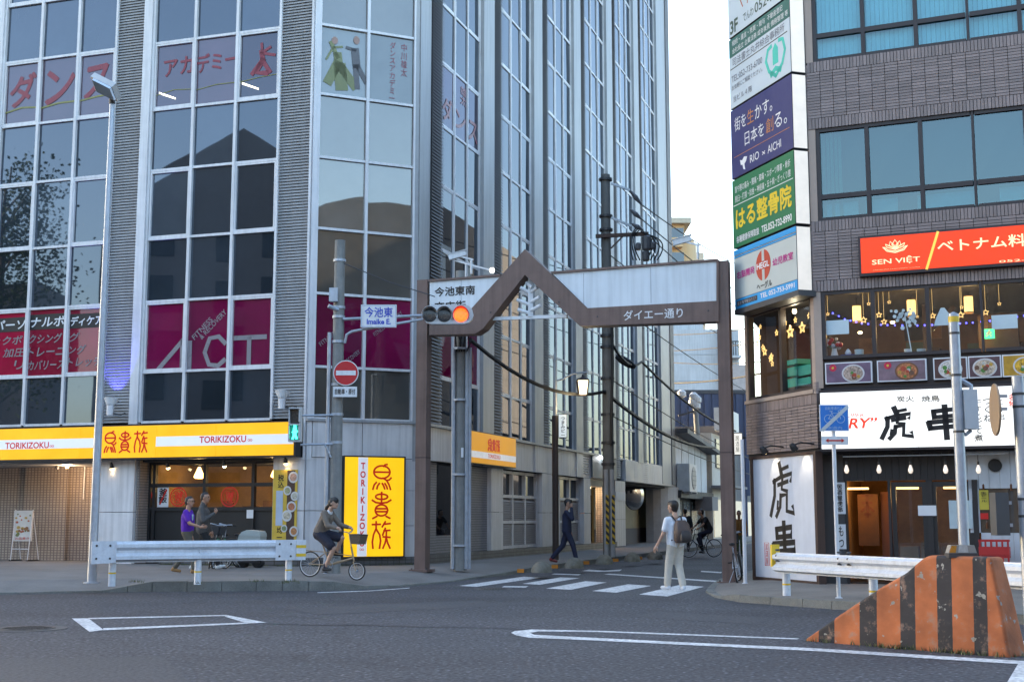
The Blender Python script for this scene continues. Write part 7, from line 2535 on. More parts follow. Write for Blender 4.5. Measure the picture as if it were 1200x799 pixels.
# ------------------------------------------------------------------ stone bumps with orange reflectors along the side street
m_stone = M('bump_stone', (.17, .155, .125), .9, var=.3, vs_=7, bump=.8, bs=25)
m_orange = M('orange_reflector', (.45, .16, .01), .35)
labs = ['stone kerb bump nearest the first zebra stripe', 'stone kerb bump at the suited man\'s shoes', 'stone kerb bump in front of the striped pole guard', 'stone kerb bump beyond the striped pole guard', 'stone kerb bump nearest the man in the white T-shirt']
for k, (px, py) in enumerate(((635, 669), (673, 664), (708, 659.5), (741, 656.5), (768, 654))):
 c = on_z(px, py, .17)
 t = thing('kerb_bump', labs[k], 'kerb bump', c, LS.rz(), 'stone bumps along the side street')
 mb = MB()
 rot = Matrix.Rotation(LS.rz(), 3, 'Z')
 rnd = random.Random(k)
 n = 14
 vs_, fs = [], []
 for i in range(6):
  tt = math.pi / 2 * i / 5
  for j in range(n):
   a = 2 * math.pi * j / n
   f = 1 + rnd.uniform(-.08, .08)
   vs_.append(c + rot @ Vector((.38 * math.cos(tt) * math.cos(a) * f, .25 * math.cos(tt) * math.sin(a) * f, .28 * math.sin(tt) - .03)))
 for i in range(5):
  for j in range(n):
   fs.append((i * n + j, i * n + (j + 1) % n, (i + 1) * n + (j + 1) % n, (i + 1) * n + j))
 mb.add(vs_, fs).build('stone', m_stone, t, smooth=True)
 p = c + Vector((-.52, -.1, 0))
 MB().box(p.x - .085, p.x + .085, p.y - .05, p.y + .05, p.z - .03, p.z + .06).build('reflector', m_orange, t)
# ------------------------------------------------------------------ buildings down the side street
def block(mb, F, u0, u1, z0, z1, o0, o1):
 return mb.fbox(F, u0, u1, z0, z1, o0, o1)
m_wall_wh = M('render_white', (.56, .58, .60), .6, var=.08, vs_=.6, streak=.2)
m_wall_wh2 = M('render_white_old', (.55, .58, .60), .7, var=.1, vs_=.8, streak=.3)
m_navy_wall = M('corrugated_navy', (.035, .055, .12), .45, var=.12, streak=.2)
m_roof_dk = M('roof_dark', (.06, .062, .07), .6, var=.2)
ul = lambda px: u_of(LS, px, 600)
# low white house next to the office block
h0, h1 = S_END + .5, ul(829)
hz = lambda px, py: LS.uz(px, py)[1]
t = thing('white_house', 'small old white walled house with a dark sloping roof next to the office block', 'house', LS.pt((h0 + h1) / 2, PV))
zl_, zr_ = hz(787, 508), hz(829, 528)
um = (h0 + h1) / 2
MB().fprism(LS, [(h0, 2.7), (h1, 2.7), (h1, zr_), (h0, zl_)], -9, 0).build('wall', m_wall_wh2, t)
for k in range(1, 5):
 u = h0 + (h1 - h0) * k / 5
 MB().fbox(LS, u - .03, u + .03, 2.75, zl_ + (zr_ - zl_) * k / 5 - .1, .0, .03).build('batten', m_wall_wh, t)
MB().fprism(LS, [(h0 - .3, zl_ + .05), (h1 + .7, zr_ - .25), (h1 + .7, zr_ - .05), (h0 - .3, zl_ + .3)], -9.3, .8).build('roof', m_roof_dk, t)
MB().fbox(LS, h0, h1, PV, 2.7, -9, -.3).build('shop_wall', M('shop_black', (.02, .02, .022), .6), t)
MB().fbox(LS, h0 - .1, h1 + .3, 2.55, 2.95, -.3, .35).build('shop_fascia', M('shop_black'), t)
for k, (a, b) in enumerate(((.12, .3), (.36, .56), (.62, .8))):
 MB().fbox(LS, h0 + (h1 - h0) * a, h0 + (h1 - h0) * b, PV + .3, 2.4, -.32, -.26).build('shop_window', M('shop_glass_lit', (.12, .14, .15), .25), t)
MB().fbox(LS, h0 + 6.5, h0 + 8.5, 1.9, 2.7, -.1, .9).build('awning', M('awning_grey', (.16, .16, .17), .7), t)
for (px, py) in ((805, 560),):
 u, z = LS.uz(px, py, .4)
 ac = thing('air_conditioner', 'white outdoor air-conditioner unit on the wall of the old house', 'air conditioner', LS.pt(u, z - .6, .4))
 MB().fbox(LS, u - 1.1, u + 1.1, z - .75, z + .75, .05, .75).build('casing', M('ac_white', (.55, .56, .56), .5), ac)
 MB().lathe(LS.pt(u + .15, z, .75), [(.62, 0), (.62, .03), (.5, .04)], 24, LS.n).build('fan_ring', M('ac_grey', (.25, .26, .27), .5), ac)
 for k in range(4):
  MB().fbox(LS, u + .15 - .5, u + .15 + .5, z - .4 + k * .25, z - .37 + k * .25, .78, .80).build('grille_bar', M('ac_dark', (.12, .12, .13), .5), ac)
 for s_ in (-.8, .8):
  MB().fbox(LS, u + s_ - .06, u + s_ + .06, z - .85, z - .75, .0, .8).build('bracket', m_galv, ac)
# narrow pale house beyond it, with a small sign and awning
n0, n1 = h1 + .8, ul(846)
t = thing('pale_house', 'narrow cream house with a window beyond the old white house', 'house', LS.pt((n0 + n1) / 2, PV))
MB().fbox(LS, n0, n1, PV, hz(838, 510), -8, .2).build('wall', M('cream_render', (.50, .47, .42), .7, streak=.2), t)
MB().fbox(LS, n0 + 1.2, n1 - .8, 4.6, 6.4, .2, .3).build('window', M('shop_glass_lit'), t)
MB().fbox(LS, n0 + .2, n1 - .1, PV + .1, 2.6, .2, .26).build('shop_window', M('shop_glow', (.5, .46, .36), .5, emit=(1, .85, .6), es=.12), t)
MB().fprism(LS, [(n0 - .5, 3.3), (n1 + .5, 3.3), (n1 + .5, 3.45), (n0 - .5, 3.45)], .2, 1.6).build('awning', M('awning_grey'), t)
mb = MB().fbox(LS, n0 + .5, n1 + 1.5, 6.9, 8.3, .3, 1.0)
o = mb.build('cable_cabinet', M('ac_white'))
tag(o, 'pale box cabinet high under the wires in front of the navy wall', 'cabinet')
# more shops further along, both sides
s0 = n1 + .8
t = thing('dark_shop_house', 'dark shop building at the far end of the side street', 'house', LS.pt(s0 + 8, PV))
MB().fbox(LS, s0, s0 + 18, PV, 7.5, -9, .3).build('wall', M('far_dark_wall', (.09, .09, .10), .7), t)
MB().fbox(LS, s0 + 1, s0 + 6, PV, 2.6, .3, .36).build('shop_window', M('shop_glow'), t)
MB().fbox(LS, s0 + 8, s0 + 15, PV, 2.6, .3, .36).build('shop_window', M('shop_glow'), t)
# navy corrugated block behind
def cam_block(name, Y, px0, px1, ytop, depth, mat, label, zbot=0.0):
 F = Fac(0, Y, R(90))
 u0, u1 = X_at(px0, Y), X_at(px1, Y)
 zt = at_y((px0 + px1) / 2, ytop, Y)[2]
 t = thing(name, label, 'building', Vector(((u0 + u1) / 2, Y, zbot)))
 MB().fbox(F, u0, u1, zbot, zt, -depth, 0).build('wall', mat, t)
 return t, F, u0, u1, zt
t, F, u0, u1, zt = cam_block('navy_building', 92, 770, 874, 461, 8, m_navy_wall, 'dark navy corrugated building rising behind the old white house')
u = u0
while u < u1:
 MB().fbox(F, u, u + .28, 3, zt - .05, 0, .08).build('corrugation', m_navy_wall, t)
 u += .56
MB().fbox(F, u0 - .1, u1 + .1, zt, zt + .25, -8, .1).build('coping', m_roof_dk, t)
t, F, u0, u1, zt = cam_block('white_building', 112, 765, 868, 386, 14, m_wall_wh, 'plain white building wall behind the arch, crossed by wires')
for k in range(5):
 z = zt - 2.2 - 2.3 * k
 MB().fbox(F, u0, u1, z, z + .05, 0, .03).build('panel_joint', M('joint_grey', (.42, .45, .48), .6), t)
ua = X_at(846, 112)
MB().fbox(F, ua, u1, zt - 2.6, zt - 2.4, 0, 1.2).build('balcony_slab', m_wall_wh2, t)
for k in range(8):
 MB().fbox(F, ua + k * (u1 - ua) / 7.2, ua + k * (u1 - ua) / 7.2 + .08, zt - 2.4, zt - 1.2, 1.1, 1.16).build('baluster', m_steel_dk, t)
MB().fbox(F, ua, u1, zt - 1.25, zt - 1.15, 1.08, 1.18).build('handrail', m_steel_dk, t)
MB().fbox(F, ua, ua + .5, zt - 9, zt + 1.0, .0, .5).build('downpipe', m_steel_dk, t)
MB().fbox(F, u0, u1 - 3, zt, zt + 1.1, -14, -.5).build('parapet', m_wall_wh2, t)
MB().fbox(F, X_at(858, 112), u1 + .4, zt - 10, zt - 3.2, .0, .8).build('annex', M('pinkish_wall', (.45, .40, .38), .7), t)
# sunlit apartment block far behind
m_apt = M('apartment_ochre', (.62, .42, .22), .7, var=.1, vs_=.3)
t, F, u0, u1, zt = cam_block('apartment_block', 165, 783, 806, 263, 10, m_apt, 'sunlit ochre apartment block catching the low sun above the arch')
MB().fbox(F, u0 - .5, u1 + .8, zt, zt + .7, -10, .9).build('roof_slab', M('apartment_roof', (.5, .44, .34), .7), t)
for k in range(5):
 z = zt - 3.2 * (k + 1)
 MB().fbox(F, u0, u1 - .4, z, z + 1.2, .0, 1.3).build('balcony', m_apt, t)
 MB().fbox(F, u0 + .6, u0 + 2.4, z + 1.2, z + 2.7, -.05, .04).build('window', m_dark_glass, t)
mb = MB()
ccx = X_at(810, 165)
mb.lathe(Vector((ccx, 168, 0)), [(1.5, 0), (1.5, zt - 2.2), (1.0, zt - 1.3)], 18)
mb.build('stair_tower', m_apt, t, smooth=True)
t, F, u0, u1, zt = cam_block('apartment_block', 190, 815, 829, 296, 8, M('apartment_pale', (.55, .47, .36), .7), 'pale apartment block further off beside the ochre one')
# right side of the street behind the tiled building
r1 = RC.pt(-RC_LEN, 0)
RS = Fac(r1.x + STREET.x * 9.4, r1.y + STREET.y * 9.4, R(18.3 + 180))
t = thing('street_building', 'grey shop building behind the tiled corner building', 'building', RS.pt(-8, PR))
MB().fbox(RS, -34, 0, 0, 16.8, -8, .0).build('wall', M('grey_render', (.16, .155, .16), .7, streak=.2), t)
for k in range(7):
 for z in (3.6, 6.8, 10, 13.2):
  MB().fbox(RS, -29 + k * 4.1, -27 + k * 4.1, z, z + 1.7, .0, .05).build('window', m_dark_glass, t)
for k, (px, py, Y, label) in enumerate(((864, 520, 41, 'small white lit sign box hanging by the tiled building'),)):
 p = at_y(px, py, Y)
 t = thing('hanging_sign', label, 'sign', p)
 F = Fac(p.x, p.y, R(90))
 MB().fbox(F, -.17, .17, p.z - .36, p.z + .36, -.08, .0).build('sign_box', m_steel_dk, t)
 MB().fbox(F, -.15, .15, p.z - .33, p.z + .33, .0, .01).build('sign_face', M('sign_face_warm', (.8, .78, .72), .5, emit=(1, .95, .85), es=.3), t)
 text(F, '居酒屋', (-.06, p.z - .25, .06, p.z + .25), .014, m_black_print, t, vertical=True)
 MB().cyl(Vector((p.x, p.y + .02, p.z + .2)), Vector((p.x + .6, p.y + .02, p.z + .2)), .03).build('arm', m_steel_dk, t)
p = at_y(857, 510, 42)
galv_pole('street_post', Vector((p.x, 42, 0.03)), at_y(857, 510, 42)[2], .06, 'slim white post in the street just behind the arch post', 'pole', m_white_pole)

# ------------------------------------------------------------------ cables
def cable(name, pts_, r, label, sag=.4, mat=None):
 P = []
 for a, b in zip(pts_, pts_[1:]):
  for k in range(9):
   t = k / 9
   q = a.lerp(b, t)
   q.z -= sag * 4 * t * (1 - t)
   P.append(q)
 P.append(pts_[-1])
 o = MB().tube(P, r, 5).build(name, mat or m_black)
 return tag(o, label, 'cable', 'overhead cables')
p2t, p3a = at_y(551, 398, P2.y - .2), at_y(708, 459, P3.y - .25)
cable('overhead_cable', [p2t, p3a], .055, 'thick black cable from the pole behind the arch to the tall dark pole', .55)
cable('overhead_cable', [p3a, at_y(838, 524, 66)], .07, 'thick black cable running on from the tall dark pole down the street', .5)
cable('overhead_cable', [at_y(718, 404, P3.y - .3), at_y(752, 424, 48), at_y(862, 505, 66)], .05, 'black cable with a dark splice below the arch panel', .35)
p = at_y(733, 424, 46)
o = MB().tube([p + Vector((-.35, 0, .2)), p + Vector((-.15, 0, .1)), p + Vector((.15, 0, -.08)), p + Vector((.35, 0, -.2))], [.06, .15, .15, .06], 8).build('cable_splice', m_black)
tag(o, 'fat black splice on the cable under the arch', 'cable splice')
for k, (a, b, lb) in enumerate((((752, 240), (884, 318), 'thin wire leaving the uppermost insulator of the tall pole'), ((752, 257), (884, 352), 'thin wire leaving the middle insulator of the tall pole'), ((754, 271), (884, 372), 'thin wire leaving the lowest insulator of the tall pole'))):
 cable('overhead_wire', [at_y(a[0], a[1], P3.y - .25), at_y(b[0], b[1], 75)], .022, lb, .25)
for k, (a, b, c_) in enumerate(((716, 300, 424), (716, 352, 470), (717, 445, 545), (717, 487, 560))):
 cable('overhead_wire', [at_y(a, b, P3.y - .2), at_y(900, c_, 84)], .02, ('thin wire crossing behind the arch lettering', 'thin wire crossing the white wall under the arch', 'thin wire from the middle of the dark pole to the far roofs', 'lowest thin wire from the dark pole to the far roofs')[k], .3)
for k, (a, b) in enumerate(((386, 381), (405, 398), (443, 436), (417, 423))):
 cable('overhead_wire', [at_y(770, a + 6, 88), at_y(900, b, 80)], .03 if k != 2 else .06, ('uppermost wire across the white wall behind the arch', 'second wire across the white wall behind the arch', 'darkest wire across the foot of the white wall', 'wire sagging across the middle of the white wall')[k], .2)
p = at_y(807, 470, 80)
tr = thing('pole_transformer', 'pale grey insulator rack in front of the navy wall', 'transformer', p)
mm_ = M('porcelain', (.5, .52, .53), .3)
for k in range(7):
 q = at_y(799 + (k * 37) % 19, 466 + (k * 23) % 16, 80)
 MB().lathe(q, [(.12, 0), (.28, .1), (.28, .35), (.1, .5)], 10).build('insulator', mm_, tr)
MB().bar(at_y(795, 487, 80), at_y(820, 480, 80), .12).build('crossarm', m_steel_dk, tr)
MB().cyl(Vector((p.x + .8, 80, 0)), at_y(814, 463, 80), .16).build('shaft', m_concrete, tr)

# ------------------------------------------------------------------ across the main road: what the glass mirrors
m_opp = M('opposite_wall', (.17, .165, .165), .7, var=.15)
t = thing('gabled_building', 'dark gabled building across the main road mirrored in the office windows', 'building', Vector((-45, 2, 0)))
GF = Fac(-45, 2, R(-50))
MB().fprism(GF, [(-9, 0), (9, 0), (9, 22), (0, 27.5), (-9, 22)], -10, 0).build('wall', m_opp, t)
for k in range(4):
 for j in range(6):
  MB().fbox(GF, -7.5 + k * 4, -5.5 + k * 4, 2.5 + j * 3.2, 4.4 + j * 3.2, 0, .06).build('window', m_dark_glass, t)
t = thing('corner_block', 'plain dark block across the main road mirrored low in the windows', 'building', Vector((-70, 10, 0)))
GF2 = Fac(-68, 12, R(-50))
MB().fbox(GF2, -8, 10, 0, 18, -12, 0).build('wall', m_opp, t)
for k in range(4):
 for j in range(3):
  MB().fbox(GF2, -6.5 + k * 4, -4.5 + k * 4, 2.5 + j * 3.2, 4.4 + j * 3.2, 0, .06).build('window', m_dark_glass, t)
t = thing('rounded_roof_block', 'dark block with a rounded roof across the main road, mirrored in the cut-corner glass', 'building', Vector((31, 0, 0)))
RB_ = Fac(27, 2, R(-130))
MB().fprism(RB_, [(-9, 0), (9, 0), (9, 15)] + [(9 * math.cos(a), 15 + 6.5 * math.sin(a)) for a in [math.pi * k / 14 for k in range(1, 14)]] + [(-9, 15)], -12, 0).build('wall', M('slate_wall', (.010, .012, .015), .7, var=.2), t)
for k in range(4):
 for j in range(4):
  MB().fbox(RB_, -7.5 + k * 4, -5.5 + k * 4, 2.5 + j * 3.2, 4.4 + j * 3.2, 0, .06).build('window', m_dark_glass, t)
t = thing('low_block', 'long low block across the main road behind the viewer', 'building', Vector((5, -25, 0)))
MB().box(-62, 75, -40, -25, 0, 17).build('wall', m_opp, t)
MB().box(-62.5, 75.5, -40.5, -24.5, 17, 17.6).build('coping', m_roof_dk, t)
rnd = random.Random(3)
tp = Vector((-58, 12, 0))
t = thing('street_tree', 'leafy street tree across the main road mirrored in the office windows', 'tree', tp)
mbT, mbL = MB(), MB()
mbT.tube([tp, tp + Vector((.2, .1, 8)), tp + Vector((0, .2, 16)), tp + Vector((.3, 0, 25))], [.5, .4, .28, .06], 8)
for k in range(30):
 z = rnd.uniform(9, 24)
 a = rnd.uniform(0, 6.28)
 r = rnd.uniform(1.5, 6.5) * (1 - (z - 9) / 24)
 e = tp + Vector((r * math.cos(a), r * math.sin(a), z + rnd.uniform(.5, 2)))
 mbT.tube([tp + Vector((0, 0, z - .8)), e], [.1, .03], 5)
 for j in range(230):
  p = e + Vector((rnd.gauss(0, 1.0), rnd.gauss(0, 1.0), rnd.gauss(0, .9)))
  d1 = Vector((rnd.uniform(-1, 1), rnd.uniform(-1, 1), rnd.uniform(-1, 1))).normalized() * .15
  d2 = d1.orthogonal().normalized() * .11
  mbL.add([p - d1, p + d2, p + d1, p - d2], [(0, 1, 2, 3)])
mbT.build('trunk', M('bark', (.07, .055, .04), .9), t)
mbL.build('crown', M('leaf_green', (.05, .09, .03), .6, var=.3), t, kind='stuff')
# ------------------------------------------------------------------ bicycles (local frame: x forward, y left, z up; rear axle over the origin)
def bike(name, label, loc, rz, rr=.30, fr=.30, wb=1.05, col=None, basket=False, rack=False, saddle=(.22, .82), bar=(.86, 1.0), bb=(.44, .29), head=(.84, .78, .90, .58), guards=False, mini=False, tilt=0.0, pitch=0.0, steer=0.0, group=None):
 t = thing(name, label, 'bicycle', (0, 0, 0), 0, group)
 m = col or m_steel_dk
 for cx_, R_, nm in ((0, rr, 'rear'), (wb, fr, 'front')):
  c = Vector((cx_, 0, R_))
  rot = Matrix.Rotation(steer if nm == 'front' else 0, 3, 'Z')
  ax = rot @ Vector((0, 1, 0))
  w = MB().torus(c, R_ - .035, .009, ax, 30, 5).build('wheel', m_alu, t)
  MB().torus(c, R_ - .017, .017, ax, 32, 6).build('tyre', m_black, w)
  sp = MB()
  fx_ = ax.orthogonal().normalized()
  fy = ax.cross(fx_)
  for k in range(18):
   a = 2 * math.pi * k / 18
   sp.tube([c + ax * (.02 if k % 2 else -.02), c + (fx_ * math.cos(a) + fy * math.sin(a)) * (R_ - .04)], .0022, 3)
  sp.build('spokes', m_galv, w)
  MB().cyl(c - ax * .05, c + ax * .05, .022, seg=8).build('hub', m_galv, w)
  if guards:
   n = 12
   pts_ = [c + (rot @ Vector((math.cos(a), 0, math.sin(a)))) * (R_ + .02) for a in [R(20) + R(150) * k / n for k in range(n + 1)]]
   MB().tube(pts_, .018, 5).build('mudguard', m, t)
 B = Vector((bb[0], 0, bb[1]))
 S = Vector((saddle[0], 0, saddle[1]))
 H1, H0 = Vector((head[0], 0, head[1])), Vector((head[2], 0, head[3]))
 f = MB()
 f.tube([B, S - Vector((0, 0, .06))], .016, 8)
 if mini:
  f.tube([H0.lerp(H1, .15), B], .024, 8)
  f.tube([Vector((-.12, 0, .56)), Vector((.35, 0, .55)), H0.lerp(H1, .3)], .010, 6)
 else:
  f.tube([H0, B], .018, 8)
  f.tube([H1, B.lerp(S, .78)], .015, 8)
 f.tube([H1, H0], .02, 8)
 for s_ in (-1, 1):
  f.tube([B + Vector((0, .04 * s_, 0)), Vector((0, .055 * s_, rr))], .010, 6)
  f.tube([B.lerp(S, .72 if not mini else .5), Vector((0, .055 * s_, rr))], .008, 6)
 f.build('frame', m, t)
 fk = MB()
 rot = Matrix.Rotation(steer, 3, 'Z')
 fc = Vector((wb, 0, fr))
 for s_ in (-1, 1):
  fk.tube([H0, H0 + rot @ Vector((.01, .05 * s_, -.03)), fc + rot @ Vector((0, .055 * s_, 0))], .011, 6)
 fk.build('fork', m, t)
 BR = Vector((bar[0], 0, bar[1]))
 hb = MB().tube([H1, BR], .013, 6)
 hb.tube([BR + rot @ Vector((-.10, -.27, .01)), BR + rot @ Vector((-.02, -.17, .03)), BR, BR + rot @ Vector((-.02, .17, .03)), BR + rot @ Vector((-.10, .27, .01))], .011, 6)
 hb.build('handlebar', m_galv, t)
 for s_ in (-1, 1):
  MB().tube([BR + rot @ Vector((-.11, .275 * s_, .01)), BR + rot @ Vector((-.04, .2 * s_, .025))], .016, 6).build('grip', m_black, t)
 MB().ball(S, .1, 10, 6, (1.25, .7, .32)).build('saddle', m_black, t, smooth=True)
 MB().torus(B + Vector((0, -.045, 0)), .085, .008, (0, 1, 0), 20, 5).build('chainring', m_galv, t)
 cr = MB()
 ca = R(250)
 tip = [B + Vector((.16 * math.cos(ca), -.07, .16 * math.sin(ca))), B + Vector((-.16 * math.cos(ca), .07, -.16 * math.sin(ca)))]
 cr.tube([B + Vector((0, -.07, 0)), tip[0]], .01, 5).tube([B + Vector((0, .07, 0)), tip[1]], .01, 5)
 cr.build('crank', m_galv, t)
 for p, s_ in zip(tip, (-1, 1)):
  MB().box(p.x - .045, p.x + .045, min(p.y, p.y + .09 * s_), max(p.y, p.y + .09 * s_), p.z - .01, p.z + .01).build('pedal', m_black, t)
 if basket:
  c = Vector((bar[0] + .24, 0, bar[1] - .22))
  k = MB()
  w0, w1, d0, d1, h = .14, .17, .10, .13, .20
  k.add([c + Vector((-d0, -w0, 0)), c + Vector((d0, -w0, 0)), c + Vector((d0, w0, 0)), c + Vector((-d0, w0, 0)), c + Vector((-d1, -w1, h)), c + Vector((d1, -w1, h)), c + Vector((d1, w1, h)), c + Vector((-d1, w1, h))],
   [(0, 3, 2, 1), (0, 1, 5, 4), (1, 2, 6, 5), (2, 3, 7, 6), (3, 0, 4, 7)])
  bo = k.build('basket', basket if not isinstance(basket, bool) else m_steel_dk, t)
  MB().tube([c + Vector((-d1, -w1, h)), c + Vector((d1, -w1, h)), c + Vector((d1, w1, h)), c + Vector((-d1, w1, h))], .009, 5, closed=True).build('basket_rim', m_steel_dk, bo)
 if rack:
  rk = MB().tube([Vector((-.28, -.06, rr * 2 + .08)), Vector((.2, -.06, rr * 2 + .08)), Vector((.2, .06, rr * 2 + .08)), Vector((-.28, .06, rr * 2 + .08))], .007, 5, closed=True)
  rk.tube([Vector((-.2, -.06, rr * 2 + .08)), Vector((0, -.07, rr))], .006, 5).tube([Vector((-.2, .06, rr * 2 + .08)), Vector((0, .07, rr))], .006, 5)
  rk.build('rack', m_galv, t)
 ks = MB().tube([B + Vector((-.1, .05, -.02)), Vector((bb[0] - .3, .18, .02))], .009, 5)
 if not mini and tilt:
  ks.build('kickstand', m_galv, t)
 t.location = loc
 t.rotation_euler = (tilt, pitch, rz)
 return t

# ------------------------------------------------------------------ people (local frame: facing +y, x to their right, z up, feet at 0)
def mat_skin(n, c):
 return M('skin_' + n, c, .55, var=.06)
def tri_limb(a, b, ra, rb):
 return (Vector(a), Vector(b), ra, rb)
def person(label, loc, rz, P, mats, joints, scale=1.0, extra=None, fingers=(True, True), face=True, group=None):
 """joints: dict of places; P: [(a, b, ra, rb, material key)] tapered capsules; one continuous skin over all of them"""
 keys = list(mats)
 src = MB()
 for a, b, ra, rb, k in P:
  a, b = Vector(a), Vector(b)
  n = 12
  if (b - a).length > 1e-4:
   src.tube([a, a.lerp(b, .5), b], [ra, (ra + rb) / 2, rb], n)
  src.ball(a, ra, n, 8)
  src.ball(b, rb, n, 8)
 for c, r, sc, k in joints.get('balls', []):
  src.ball(c, r, 14, 10, sc)
 me0 = bpy.data.meshes.new('body_source')
 me0.from_pydata([tuple(v) for v in src.v], [], src.f)
 ob = bpy.data.objects.new('body_source', me0)
 COL.objects.link(ob)
 rm = ob.modifiers.new('r', 'REMESH')
 rm.mode = 'VOXEL'
 rm.voxel_size = .0135
 sm = ob.modifiers.new('s', 'SMOOTH')
 sm.factor = .5
 sm.iterations = 4
 dg = bpy.context.evaluated_depsgraph_get()
 me = bpy.data.meshes.new_from_object(ob.evaluated_get(dg))
 bpy.data.objects.remove(ob)
 me.name = 'body'
 caps = [(Vector(a), Vector(b), ra, rb, keys.index(k)) for a, b, ra, rb, k in P]
 balls = [(Vector(c), r, sc, keys.index(k)) for c, r, sc, k in joints.get('balls', [])]
 idx = []
 for p in me.polygons:
  c = p.center
  best, bi = 9, 0
  for a, b, ra, rb, k in caps:
   d = b - a
   L2 = d.length_squared
   t = 0 if L2 < 1e-8 else max(0, min(1, (c - a).dot(d) / L2))
   dist = (c - a - d * t).length - (ra + (rb - ra) * t)
   if dist < best:
    best, bi = dist, k
  for q, r, sc, k in balls:
   v = c - q
   v = Vector((v.x / sc[0], v.y / sc[1], v.z / sc[2]))
   dist = (v.length - r) * min(sc)
   if dist < best:
    best, bi = dist, k
  idx.append(bi)
 bm = bmesh.new()
 bm.from_mesh(me)
 bm.faces.ensure_lookup_table()
 for f, k in zip(bm.faces, idx):
  f.material_index = k
  f.smooth = True
 # fingers: five unequal bent chains on each hand, joined into the same body
 sk = keys.index('skin')
 for side, hand in (('r', joints.get('hand_r')), ('l', joints.get('hand_l'))):
  if not hand:
   continue
  w, fd, pn, curl = Vector(hand[0]), Vector(hand[1]).normalized(), Vector(hand[2]).normalized(), hand[3]
  sd_ = fd.cross(pn).normalized()
  h = MB()
  h.tube([w - fd * .01, w + fd * .045, w + fd * .085], [.030, .036, .030], 8)
  for k, ln in enumerate((.072, .082, .076, .060)):
   b0 = w + fd * .085 + sd_ * (.027 - .018 * k)
   p1 = b0 + (fd * math.cos(curl * .5) + pn * math.sin(curl * .5)) * ln * .42
   p2 = p1 + (fd * math.cos(curl) + pn * math.sin(curl)) * ln * .33
   p3 = p2 + (fd * math.cos(curl * 1.6) + pn * math.sin(curl * 1.6)) * ln * .25
   h.tube([b0, p1, p2, p3], [.0095, .009, .0082, .006], 6)
  b0 = w + fd * .03 + sd_ * .028
  p1 = b0 + (fd * .6 + sd_ * .7 + pn * .25).normalized() * .035
  p2 = p1 + (fd * .85 + sd_ * .25 + pn * (.3 + .4 * curl)).normalized() * .032
  h.tube([b0, p1, p2], [.012, .011, .008], 6)
  vv = [bm.verts.new(v) for v in h.v]
  for f in h.f:
   nf = bm.faces.new([vv[i] for i in f])
   nf.material_index = sk
   nf.smooth = True
 bm.to_mesh(me)
 bm.free()
 for k in keys:
  me.materials.append(mats[k])
 t = thing('person', label, 'person', (0, 0, 0), 0, group)
 bo = bpy.data.objects.new('body', me)
 bo.parent = t
 COL.objects.link(bo)
 WM[bo.name] = Matrix()
 if face:
  hc, fdir = Vector(joints['head']), Vector(joints['look']).normalized()
  up = Vector((0, 0, 1))
  sdv = fdir.cross(up).normalized()
  eb = MB()
  for s_ in (-1, 1):
   e = MB().ball(hc + fdir * .094 + sdv * (.033 * s_) + up * .012, .010, 8, 6)
   e.build('eye', M('eye_dark', (.02, .015, .012), .3), t)
   MB().bar(hc + fdir * .099 + sdv * (.018 * s_) + up * .032, hc + fdir * .088 + sdv * (.05 * s_) + up * .034, .008).build('eyebrow', M('brow', (.015, .012, .01), .7), t)
  MB().bar(hc + fdir * .096 + sdv * -.022 - up * .062, hc + fdir * .096 + sdv * .022 - up * .062, .008).build('mouth', M('lip', (.22, .08, .07), .5), t)
 if extra:
  extra(t)
 t.location = loc
 t.rotation_euler = (0, 0, rz)
 t.scale = (scale,) * 3
 return t

def head_parts(h, look, hair='short'):
 """skull, jaw, nose, ears and hair round head centre h"""
 h, f = Vector(h), Vector(look).normalized()
 s_ = f.cross(Vector((0, 0, 1))).normalized()
 up = Vector((0, 0, 1))
 caps = [(h + f * .02 + up * .025, h + f * .035 - up * .06, .082, .058, 'skin'), (h + f * .062 - up * .09, h + f * .045 - up * .08, .030, .035, 'skin'), (h + f * .100 + up * .005, h + f * .112 - up * .028, .010, .016, 'skin'),
   (h + s_ * .082 - up * .005, h + s_ * .085 - up * .03, .016, .013, 'skin'), (h - s_ * .082 - up * .005, h - s_ * .085 - up * .03, .016, .013, 'skin')]
 caps += [(h - f * .032 + up * .038, h + f * .012 + up * .072, .090, .066, 'hair'), (h - f * .045 + up * .0, h - f * .05 - up * .045, .078, .058, 'hair')]
 if hair == 'bushy':
  caps += [(h - f * .03 + up * .05, h + f * .045 + up * .065, .1, .07, 'hair')]
 if hair == 'tail':
  caps += [(h - f * .04 + up * .02, h + f * .04 + up * .055, .096, .076, 'hair'), (h + f * .07 + up * .06 - s_ * .03, h + f * .085 + up * .03 + s_ * .03, .03, .025, 'hair'),
    (h - f * .10 - up * .02, h - f * .19 - up * .10, .042, .045, 'hair'), (h - f * .19 - up * .10, h - f * .25 - up * .24, .045, .018, 'hair')]
 return caps
def torso(p, c, w=.075, r0=.105, r1=.118, key='top', lower=None):
 """pelvis p to chest c: two side-by-side tapered capsules"""
 p, c = Vector(p), Vector(c)
 caps = []
 for s_ in (-1, 1):
  caps.append((p + Vector((w * .85 * s_, 0, .02)), c + Vector((w * s_, 0, 0)), r0, r1, key))
  caps.append((c + Vector((w * s_, 0, 0)), c + Vector(((w + .055) * s_, -.01, .11)), r1 * .95, .065, key))
 return caps
